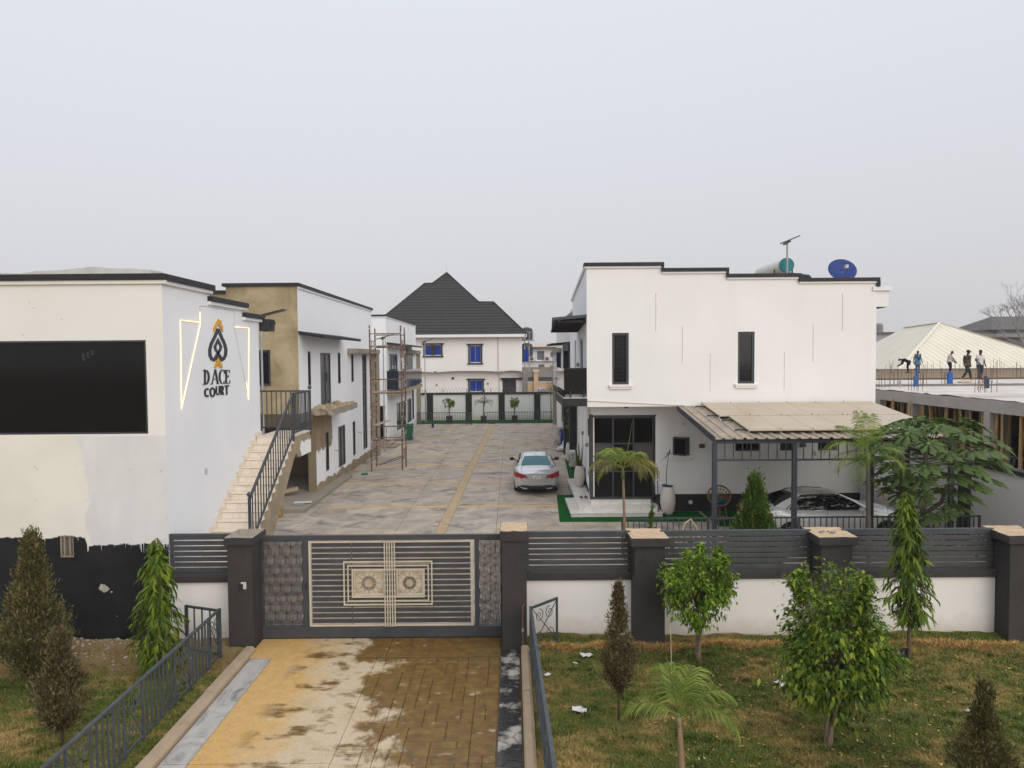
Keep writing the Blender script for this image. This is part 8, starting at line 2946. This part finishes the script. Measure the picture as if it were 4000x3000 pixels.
rosette('low spiky plant behind the wall left of the papaya', (9.2, 17.3, .5), 16, .7, .05, 5)
for (lab, x, y, h) in (('pale bent cane hooped behind the wall', 4.75, 18.6, 1.35),):
    pts = [(x - .35, y, 0), (x - .33, y, .7), (x - .2, y, 1.15), (x - .05, y, 1.25), (x + .1, y, 1.05), (x + .2, y, .6)]
    o = MB().tube(pts, .022, 7).build('bent_cane', simple('pale_cane', (0.55, 0.45, 0.32), .8, .1))
    tag(o, lab, 'cane')
# planting in the far strip
def pot(t, x, y, z=0, r_=.26, h=.55, mat=None):
    MB().hexa([(x - r_ * .85, y - r_ * .85, z), (x + r_ * .85, y - r_ * .85, z), (x + r_ * .85, y + r_ * .85, z), (x - r_ * .85, y + r_ * .85, z),
               (x - r_, y - r_, z + h), (x + r_, y - r_, z + h), (x + r_, y + r_, z + h), (x - r_, y + r_, z + h)]).build('pot', mat or simple('dark_stone_pot', (0.05, 0.045, 0.04), .8, .3, 8), t, bevel=.02)
for lab, x in (('potted ball topiary on the left of the far turf strip', -5.35), ('potted ball topiary right of the potted palm on the far strip', .2)):
    t = ball_tree(lab, (x, 60.2, .5), (x, 60.2, 1.68), (.42, .38, .36), 34, 1300, .10, FICUS2, int(abs(x) * 10), trunks=3, spikes=0, tr=.03, name='topiary', grp='potted topiaries on the far strip')
    pot(t, x, 60.2)
palm('potted palm between the two ball topiaries at the far railing', (-2.42, 60.0, .5), (-2.42, 60.0, 1.55), [(20, 55, 1.0, 120), (160, 55, 1.0, 120), (90, 70, .9, 90), (-30, 40, .95, 130), (205, 40, .95, 130), (250, 50, .9, 110), (-70, 50, .9, 110)], trunk_r=.05, leafL=.34, nl=16, seed=5, mat=PALMF)
pot(bpy.data.objects['palm_tree.003'], -2.42, 60.0)
palm('thin palm by the far wall in front of the second right house', (3.35, 60.6, 0), (3.3, 60.6, 2.55), [(60, 70, 1.1, 70), (165, 40, 1.1, 130), (20, 50, 1.1, 120), (200, 20, 1.0, 110), (-20, 25, 1.0, 120), (100, 75, 1.0, 50), (-80, 40, .9, 110)], trunk_r=.05, leafL=.38, nl=16, seed=6, mat=PALMF)
palm('palm half hidden behind the concrete column at the far left', (-8.4, 60.8, 0), (-8.35, 60.8, 2.2), [(10, 40, 1.1, 120), (60, 60, 1.1, 90), (150, 50, 1.0, 120), (-40, 30, 1.0, 120)], trunk_r=.05, leafL=.38, nl=16, seed=7, mat=PALMF)

# bare tree over the grey house at far right
dt = thing('bare_tree', 'leafless hazy tree over the grey house at the right edge', 'tree', (92, 118, 0))
HZB = simple('hazy_twigs', (0.24, 0.22, 0.21), .95, .1)  # twig colour already carries the haze of distance
m = MB()
tr_ = MB()
rb = random.Random(6)
def grow(p, d, L, r_, lvl, mb):
    e_ = p + d * L
    mid_ = p.lerp(e_, .5) + Vector((rb.uniform(-.1, .1), 0, rb.uniform(-.05, .1))) * L
    mb.tube([p, mid_, e_], [r_, r_ * .8, r_ * .6], 5 if lvl > 1 else 4, cap=False)
    if lvl == 0:
        return
    for k in range(3 if lvl > 1 else 4):
        nd = (d + Vector((rb.uniform(-.8, .8), rb.uniform(-.6, .6), rb.uniform(-.35, .6)))).normalized()
        grow(e_, nd, L * rb.uniform(.55, .8), r_ * .58, lvl - 1, m)
b_ = zk(2250, 560, 118)
tr_.tube([(b_.x, 118, 0), (b_.x - .2, 118, b_.z - 2)], [.4, .25], 8)
tr_.build('trunk', HZB, dt)
for d in ((-.9, 0, .55), (-.3, .2, 1), (.4, -.1, 1), (-.6, -.3, .8)):
    grow(Vector((b_.x - .2, 118, b_.z - 2.2)), Vector(d).normalized(), 3.6, .16, 5, m)
m.build('twigs', HZB, dt)

# ================================================================== DRIVEWAY RAILINGS
def scroll(par, p, q, h, base=.10):
    """wrought scroll panel between two points of a run: crossed bars and four C scrolls"""
    p, q = Vector(p), Vector(q)
    up_ = Vector((0, 0, 1))
    ax = q - p
    L = ax.length
    ax = ax.normalized()
    m = MB()
    m.bar(p + up_ * base, q + up_ * h, .012)
    m.bar(p + up_ * h, q + up_ * base, .012)
    c_ = p.lerp(q, .5) + up_ * ((h + base) / 2)
    for sx in (-1, 1):
        for sz_ in (-1, 1):
            pts = []
            for k in range(26):
                t_ = k / 25
                a = t_ * 2 * math.pi * 1.35 + (R(90) if sz_ > 0 else R(-90))
                r_ = .125 * (1 - .78 * t_)
                cx_, cz_ = sx * .105 * L / .5, sz_ * .20
                pts.append(c_ + ax * (cx_ + sx * r_ * math.cos(a)) + up_ * (cz_ + sz_ * r_ * abs(1) * math.sin(a) * sz_))
            m.tube(pts, .0075, 5)
    m.build('scroll_panel', METAL_L, par)

def fancy_railing(label, p, q, h, pattern):
    """pattern: list of ('b', n, length) and ('s', length)"""
    t = thing('driveway_railing', label, 'railing', tuple(p))
    p, q = Vector(p), Vector(q)
    up_ = Vector((0, 0, 1))
    d = (q - p).normalized()
    MB().bar(p + up_ * h, q + up_ * h, .05, .035).build('top_rail', METAL_L, t)
    MB().bar(p + up_ * .09, q + up_ * .09, .028, .028).build('bottom_rail', METAL_L, t)
    s_ = 0
    total = (q - p).length
    i = 0
    while s_ < total - .05:
        kind = pattern[i % len(pattern)]
        i += 1
        L = min(kind[-1], total - s_)
        a, b = p + d * s_, p + d * (s_ + L)
        if kind[0] == 's' and L > .3:
            scroll(t, a, b, h - .03)
            MB().bar(a + up_ * .02, a + up_ * h, .03).build('baluster', METAL_L, t)
            MB().bar(b + up_ * .02, b + up_ * h, .03).build('baluster', METAL_L, t)
        elif kind[0] == 'b':
            for k in range(1, kind[1] + 1):
                c_ = a + d * (L * k / (kind[1] + 1))
                MB().bar(c_ + up_ * .10, c_ + up_ * (h - .015), .024).build('baluster', METAL_L, t)
        s_ += L
    for e_ in (p, q):
        MB().bar(e_ - up_ * .1, e_ + up_ * (h + .015), .045).build('post', METAL_L, t)
    return t
lr = fancy_railing('grey wrought railing with scrolls along the left of the driveway', (-5.46, 12.98, .02), (-5.34, 5.2, .02), .93, [('s', .52), ('b', 5, .78), ('s', .52), ('b', 7, 1.02)])
railing(lr, (-5.50, 13.0, .02), (-6.2, 13.25, .02), .90, 3, top=.045, bal=.022, mat=METAL)
rl = fancy_railing('grey wrought railing with scrolls along the right of the driveway', (.31, 12.95, .02), (.52, 5.2, .02), .93, [('b', 6, .8), ('s', .52), ('b', 8, 1.0), ('s', .52)])
wing = thing('railing_wing', 'small scrolled railing panel angled from the driveway to the street wall', 'railing', (.6, 13.2, 0))
scroll(wing, (.33, 12.98, .04), (.83, 13.48, .04), .88)
MB().bar((.31, 12.96, .93), (.83, 13.49, .93), .045, .035).build('top_rail', METAL, wing)
MB().bar((.31, 12.96, .10), (.83, 13.49, .10), .028).build('bottom_rail', METAL_L, wing)
MB().bar((.83, 13.49, -.05), (.83, 13.49, .95), .045).build('post', METAL, wing)

# ================================================================== COURT CLUTTER AT RIGHT
VASE = simple('white_speckled_ceramic', (0.60, 0.55, 0.50), .45, .08, 12, spec=.4)
SOIL = simple('pot_soil', (0.04, 0.03, 0.02), .95, .2, 12)
def vase(label, x, y, z, h=.95, r_=.27):
    t = thing('tall_planter', label, 'planter', (x, y, z), 'white planters along the house')
    MB().lathe([(r_ * .62, 0), (r_ * .80, h * .12), (r_, h * .42), (r_ * .98, h * .62), (r_ * .80, h * .90), (r_ * .68, h * .985), (r_ * .66, h)], (x, y, z), 24).build('vase', VASE, t, smooth='all')
    MB().lathe([(r_ * .64, 0), (r_ * .70, .012), (r_ * .66, .03)], (x, y, z + h), 24).build('rim', simple('planter_rim', (0.06, 0.05, 0.045), .7, .1), t)
    MB().lathe([(r_ * .6, 0), (r_ * .5, .02)], (x, y, z + h + .005), 16).build('soil', SOIL, t)
    return t
v1 = vase('white planter holding a snake plant at the glazed corner', 2.70, 28.5, .31, .85, .22)
SNK = leafmat('snake_leaf', [(0.03, 0.045, 0.015), (0.06, 0.08, 0.025), (0.12, 0.13, 0.05)], .5)
sp_ = thing('snake_plant', 'snake plant with stiff upright leaves in the white planter', 'plant', (2.70, 28.5, 1.15))
rr = random.Random(3)
for k in range(17):
    a = rr.uniform(0, 6.28)
    r0 = rr.uniform(0, .12)
    h = rr.uniform(.5, 1.0)
    x, y = 2.70 + r0 * math.cos(a), 28.5 + r0 * math.sin(a)
    w_ = .05
    b_ = rr.uniform(0, 3.14)
    vs = []
    for q, ww in ((0, .7), (.4, 1), (.8, .7), (1, .05)):
        c_ = Vector((x + .10 * q * math.cos(a), y + .10 * q * math.sin(a), 1.14 + h * q))
        s_ = Vector((math.cos(b_ + q * .5), math.sin(b_ + q * .5), 0)) * w_ * ww / 2
        vs += [c_ - s_, c_ + s_]
    MB().add(vs, [(0, 1, 3, 2), (2, 3, 5, 4), (4, 5, 7, 6)]).build('leaf', SNK, sp_)
vase('white planter behind the air conditioner, farther along the house', 3.05, 37.4, .0, 1.0, .25)
b_ = ball_tree('tall thin shrub with sparse leaves in the farther white planter', (3.05, 37.4, 1.0), (3.0, 37.4, 2.4), (.3, .3, .75), 26, 420, .12, FICUS2, 91, trunks=1, spikes=0, tr=.02, name='potted_shrub')
vase('white planter with a dracaena beside the black plinth', 5.42, 24.65, .02, .98, .27)
dr = thing('dracaena', 'thin dracaena with a small tuft in the planter by the steps', 'plant', (5.38, 24.65, 1.0))
MB().tube([(5.37, 24.65, 1.0), (5.38, 24.65, 1.6), (5.45, 24.65, 2.12)], [.018, .015, .012], 7).build('stem', BARK, dr)
for k in range(18):
    az, e_ = R(20 * k * 2.3), R(rr.uniform(-30, 75))
    d = Vector((math.cos(az) * math.cos(e_), math.sin(az) * math.cos(e_), math.sin(e_)))
    sd = Vector((-math.sin(az), math.cos(az), 0))
    p = Vector((5.45, 24.65, 2.12))
    l = rr.uniform(.22, .42)
    vs = []
    for q, w_ in ((0, .5), (.4, 1), (1, .05)):
        c_ = p + d * l * q - Vector((0, 0, .12 * q * q))
        vs += [c_ - sd * .02 * w_, c_ + sd * .02 * w_]
    MB().add(vs, [(0, 1, 3, 2), (2, 3, 5, 4)]).build('leaf', SNK, dr)
o = MB().lathe([(.07, 0), (.085, .06), (.08, .065)], (5.30, 24.6, 1.02), 14).build('blue_cup', simple('blue_cup', (0.01, 0.09, 0.3), .4, .05))
tag(o, 'small blue bowl on the rim of the dracaena planter', 'bowl')
br = thing('broom', 'red handled broom leaning by the dracaena planter', 'broom', (5.05, 24.7, 0))
MB().tube([(5.06, 24.5, .05), (5.12, 24.95, 1.45)], .014, 8).build('handle', simple('dark_handle', (0.05, 0.04, 0.04), .5, .1), br)
MB().tube([(5.117, 24.925, 1.38), (5.127, 25.0, 1.62)], .022, 8).build('grip', simple('red_plastic', (0.45, 0.02, 0.02), .4, .05), br)
MB().hexa([(4.92, 24.42, .02), (5.2, 24.42, .02), (5.2, 24.56, .02), (4.92, 24.56, .02), (5.0, 24.46, .16), (5.12, 24.46, .16), (5.12, 24.54, .16), (5.0, 24.54, .16)]).build('brush', BLACKTRIM, br)
# sandals on the step
for k, dx in enumerate((0, .14)):
    o = MB().box(2.50 + dx * 1.2, 2.60 + dx * 1.2, 26.1, 26.36, .312, .335).build('sandal', simple('brown_leather', (0.08, 0.04, 0.03), .6, .1), bevel=.012)
    s2 = MB().tube([(2.50 + dx * 1.2, 26.27, .33), (2.55 + dx * 1.2, 26.28, .38), (2.60 + dx * 1.2, 26.27, .33)], .014, 6).build('strap', MATS['brown_leather'], o)
    tag(o, 'brown leather sandal on the marble step below the snake plant', 'sandal', 'pair of sandals on the step')
bl = thing('leaning_panel', 'dark folded panel leaning behind the snake plant planter', 'panel', (2.7, 28.5, .2))
MB().hexa([(2.80, 28.8, .32), (2.94, 28.8, .32), (2.95, 29.7, .32), (2.80, 29.7, .32), (2.88, 28.8, 1.05), (2.945, 28.8, 1.05), (2.96, 29.7, .85), (2.88, 29.7, .85)]).build('panel', BLACKTRIM, bl)
# air conditioner outdoor unit
ac = thing('air_conditioner', 'ivory air conditioner unit standing on the turf strip by the wall', 'air conditioner', (3.0, 35.2, 0))
ACM = simple('ac_casing', (0.52, 0.50, 0.46), .5, .05, 5)
MB().box(2.84, 3.16, 34.8, 35.65, .10, .85).build('casing', ACM, ac, bevel=.015)
for k, z in enumerate((.55, .68)):
    MB().box(2.90, 3.03, 34.785, 34.799, z, z + .03).build('grille_slot', METAL, ac)
MB().box(3.04, 3.13, 34.785, 34.799, .2, .42).build('service_cover', simple('ac_cover', (0.42, 0.40, 0.37), .5, .05), ac)
MB().tube([(2.83, 35.22, .45), (2.84, 35.22, .45)], .24, 18).build('fan_grille', METAL, ac)
for y in (34.92, 35.5):
    MB().box(2.86, 3.14, y - .03, y + .03, 0.016, .10).build('foot', METAL, ac)
MB().tube([(3.17, 34.85, .55), (3.22, 34.85, 1.4), (3.22, 34.85, 3.7)], .03, 7).build('pipe', simple('white_lagging', (0.6, 0.58, 0.55), .7, .1), ac)
# drums and bags farther along
n = NT('paint_stained_drum')
f = n.noise(3.2, 5, .7, n.mapped((3, 3, 1)))
c = n.ramp(f, [(.38, (0.06, 0.06, 0.11)), (.48, (0.5, 0.47, 0.42)), (.7, (0.58, 0.54, 0.48))])
STN = n.set(col=c, rough=.6)
d1 = thing('drum', 'white paint-stained drum beside the far right wall', 'drum', (3.0, 44.6, 0))
MB().lathe([(.36, 0), (.40, .05), (.42, .5), (.40, .95), (.37, 1.02), (.38, 1.06)], (3.0, 44.6, 0), 22).build('barrel', STN, d1, smooth='all')
MB().lathe([(.41, 0), (.41, .05), (.36, .07)], (3.0, 44.6, 1.05), 22).build('lid', simple('grey_lid', (0.45, 0.43, 0.4), .6, .1), d1, smooth=True)
d2 = thing('drum', 'deep blue plastic drum next to the paint-stained drum', 'drum', (3.33, 43.7, 0))
BLD = simple('blue_drum_plastic', (0.006, 0.018, 0.17), .45, .15, 5)
MB().lathe([(.33, 0), (.36, .04), (.37, .3), (.355, .33), (.37, .36), (.37, .62), (.355, .65), (.37, .68), (.36, .96), (.33, 1.0)], (3.33, 43.7, 0), 22).build('barrel', BLD, d2, smooth='all')
MB().lathe([(.365, 0), (.365, .06)], (3.33, 43.7, .97), 22).build('lid_ring', simple('dark_blue_ring', (0.005, 0.01, 0.06), .5, .1), d2)
def bag(label, c_, s_, mat, seed, name='plastic_bag'):
    r = random.Random(seed)
    m = MB().ball((0, 0, 0), 1.0, 16, 11)
    vs = []
    for v in m.v:
        k = 1 + .22 * math.sin(v[0] * 5 + seed) * math.cos(v[1] * 6) + .16 * math.sin(v[2] * 7 + v[0] * 4) + r.uniform(-.1, .1)
        vs.append((c_[0] + v[0] * s_[0] * k, c_[1] + v[1] * s_[1] * k, max(c_[2] - s_[2] * .9, c_[2] + v[2] * s_[2] * k)))
    m.v = vs
    o = m.build(name, mat, smooth='all')
    return tag(o, label, 'bag')
WB = simple('white_plastic_bag', (0.62, 0.60, 0.62), .5, .15, 14)
bag('large white plastic bag against the wall by the blue drum', (3.22, 42.0, .26), (.30, .3, .28), WB, 1)
bag('flat white plastic bag lying in front of the larger one', (2.92, 41.4, .14), (.30, .3, .15), WB, 2)
bk = thing('paint_bucket', 'white bucket set down behind the blue drum', 'bucket', (3.4, 45.2, 0))
MB().lathe([(.22, 0), (.26, .35), (.27, .37)], (3.4, 45.2, 1.0), 16).build('bucket', simple('white_bucket', (0.6, 0.58, 0.54), .5, .1), bk, smooth=True)
MB().tube([(3.14, 45.2, 1.36), (3.4, 45.0, 1.2), (3.66, 45.2, 1.36)], .008, 5).build('handle', GALV, bk)
MB().lathe([(.30, 0), (.30, 1.0)], (3.4, 45.2, 0), 16).build('stand', BLACKTRIM, bk)
o = MB().box(2.1, 2.35, 42.9, 43.3, .004, .03).build('brick_offcut', simple('pale_block_chip', (0.55, 0.50, 0.44), .9, .1))
tag(o, 'pale block lying on the concrete near the stained drum', 'block')
o = MB().tube([(-6.3, 56.0, .0), (-6.3, 56.0, .32)], .1, 10).build('bollard_stub', simple('dark_blue_can', (0.02, 0.03, 0.05), .6, .1))
tag(o, 'small dark can standing on the concrete near the far left railing', 'can')

# rattan chair
ch = thing('rattan_chair', 'round rattan chair with a teal cushion under the carport', 'chair', (7.05, 23.9, 0))
RAT = simple('rattan', (0.17, 0.095, 0.05), .6, .25, 9)
cc = Vector((7.02, 23.95, .80))
nrm_ = Vector((-.2, -.82, .54)).normalized()
a_ = nrm_.cross(Vector((0, 0, 1))).normalized()
b2_ = a_.cross(nrm_)
def ringpt(r_, ang, dep):
    return cc + a_ * (r_ * math.cos(ang)) - b2_ * (r_ * math.sin(ang)) - nrm_ * dep
MB().tube([ringpt(.37, 2 * math.pi * k / 32, 0) for k in range(32)], .03, 7, closed=True).build('hoop', RAT, ch)
for r_, dep in ((.29, .10), (.19, .17), (.09, .21)):
    MB().tube([ringpt(r_, 2 * math.pi * k / 28, dep) for k in range(28)], .013, 5, closed=True).build('seat_ring', RAT, ch)
for k in range(18):
    an = 2 * math.pi * k / 18
    MB().tube([ringpt(.37, an, 0), ringpt(.29, an, .10), ringpt(.19, an, .17), ringpt(.02, an, .22)], .011, 5).build('cane', RAT, ch)
MB().tube([(7.02 + .28 * math.cos(2 * math.pi * k / 24), 23.9 + .34 * math.sin(2 * math.pi * k / 24), .05) for k in range(24)], .024, 6, closed=True).build('base_ring', RAT, ch)
for k in range(6):
    an = 2 * math.pi * k / 6 + .3
    MB().tube([(7.02 + .28 * math.cos(an), 23.9 + .34 * math.sin(an), .05), (7.02 + .22 * math.cos(an), 23.92 + .2 * math.sin(an), .40)], .02, 6).build('leg', RAT, ch)
cu_ = MB().ball(tuple(cc - nrm_ * .13 - b2_ * .17), (.23, .16, .08), 14, 8).build('cushion', simple('teal_cushion', (0.0, 0.09, 0.13), .9, .15, 9), smooth='all')
tag(cu_, 'flattened teal cushion on the rattan chair', 'cushion')

# scraps of litter on the lawn
def scrap(label, x, y, s_, seed, mat=WB):
    r = random.Random(seed)
    z = float(hills(np.array(x), np.array(y))) + .06
    k = 5
    vs, fs = [], []
    a0 = r.uniform(0, 3)
    for j in range(k):
        for i in range(k):
            u, v_ = (i / (k - 1) - .5) * s_ * 1.6, (j / (k - 1) - .5) * s_
            vs.append((x + u * math.cos(a0) - v_ * math.sin(a0), y + u * math.sin(a0) + v_ * math.cos(a0), z + abs(r.gauss(0, s_ * .16))))
    for j in range(k - 1):
        for i in range(k - 1):
            fs.append((j * k + i, j * k + i + 1, (j + 1) * k + i + 1, (j + 1) * k + i))
    o = MB().add(vs, fs).build('litter_scrap', mat, smooth='all')
    return tag(o, label, 'litter')
def gpt(u, v):
    p1_, p2_ = dpx(u, v, 10), dpx(u, v, 11)
    t_ = p1_.z / (p1_.z - p2_.z)
    return p1_.lerp(p2_, t_)
for lab, u, v, s_, sd in (('torn white wrapper on the lawn by the railing wing', 1268, 1425, .14, 1), ('white scrap of paper on the lawn left of the slim conifer', 1252, 1545, .14, 2),
                          ('white plastic scrap on the lawn left of the large bushy tree', 1692, 1483, .19, 3), ('tiny white scrap on the lawn close to the railing', 1183, 1470, .07, 4),
                          ('small white scrap on the lawn near the bottom right conifer', 2095, 1548, .08, 5), ('tiny pale scrap below the torn wrapper', 1243, 1440, .05, 6)):
    p = gpt(u, v)
    scrap(lab, p.x, p.y, s_, sd)
p = gpt(1952, 1427)
bag('black plastic bag at the foot of the weeping tree on the right lawn', (p.x - .05, p.y, .10), (.14, .1, .11), simple('black_bag', (0.012, 0.013, 0.018), .35, .1), 5)
for k, (x, y) in enumerate(((2.25, 12.7), (2.05, 12.2))):
    pass
t = thing('thin_stake', 'thin leaning cane standing behind the lawn palm', 'cane', (2.9, 12.9, 0))
MB().tube([(2.62, 11.6, .2), (2.60, 11.6, 1.1)], .008, 5).build('cane', MATS['pale_cane'], t)

# ================================================================== DRY-SEASON HAZE
hz = MB().box(-160, 190, -25, 275, -1.06, 17.6).build('haze', EARTH)
hz.data.materials.clear()
hm = bpy.data.materials.new('haze_air')
hm.use_nodes = True
hm.node_tree.nodes.clear()
ho = hm.node_tree.nodes.new('ShaderNodeOutputMaterial')
hv = hm.node_tree.nodes.new('ShaderNodeVolumePrincipled')
hv.inputs['Color'].default_value = (0.93, 0.93, 0.95, 1)
hv.inputs['Density'].default_value = 0.0005
hm.node_tree.links.new(hv.outputs[0], ho.inputs['Volume'])
hz.data.materials.append(hm)
tag(hz, 'pale dry-season haze filling the air of the whole place', 'haze', kind='stuff')
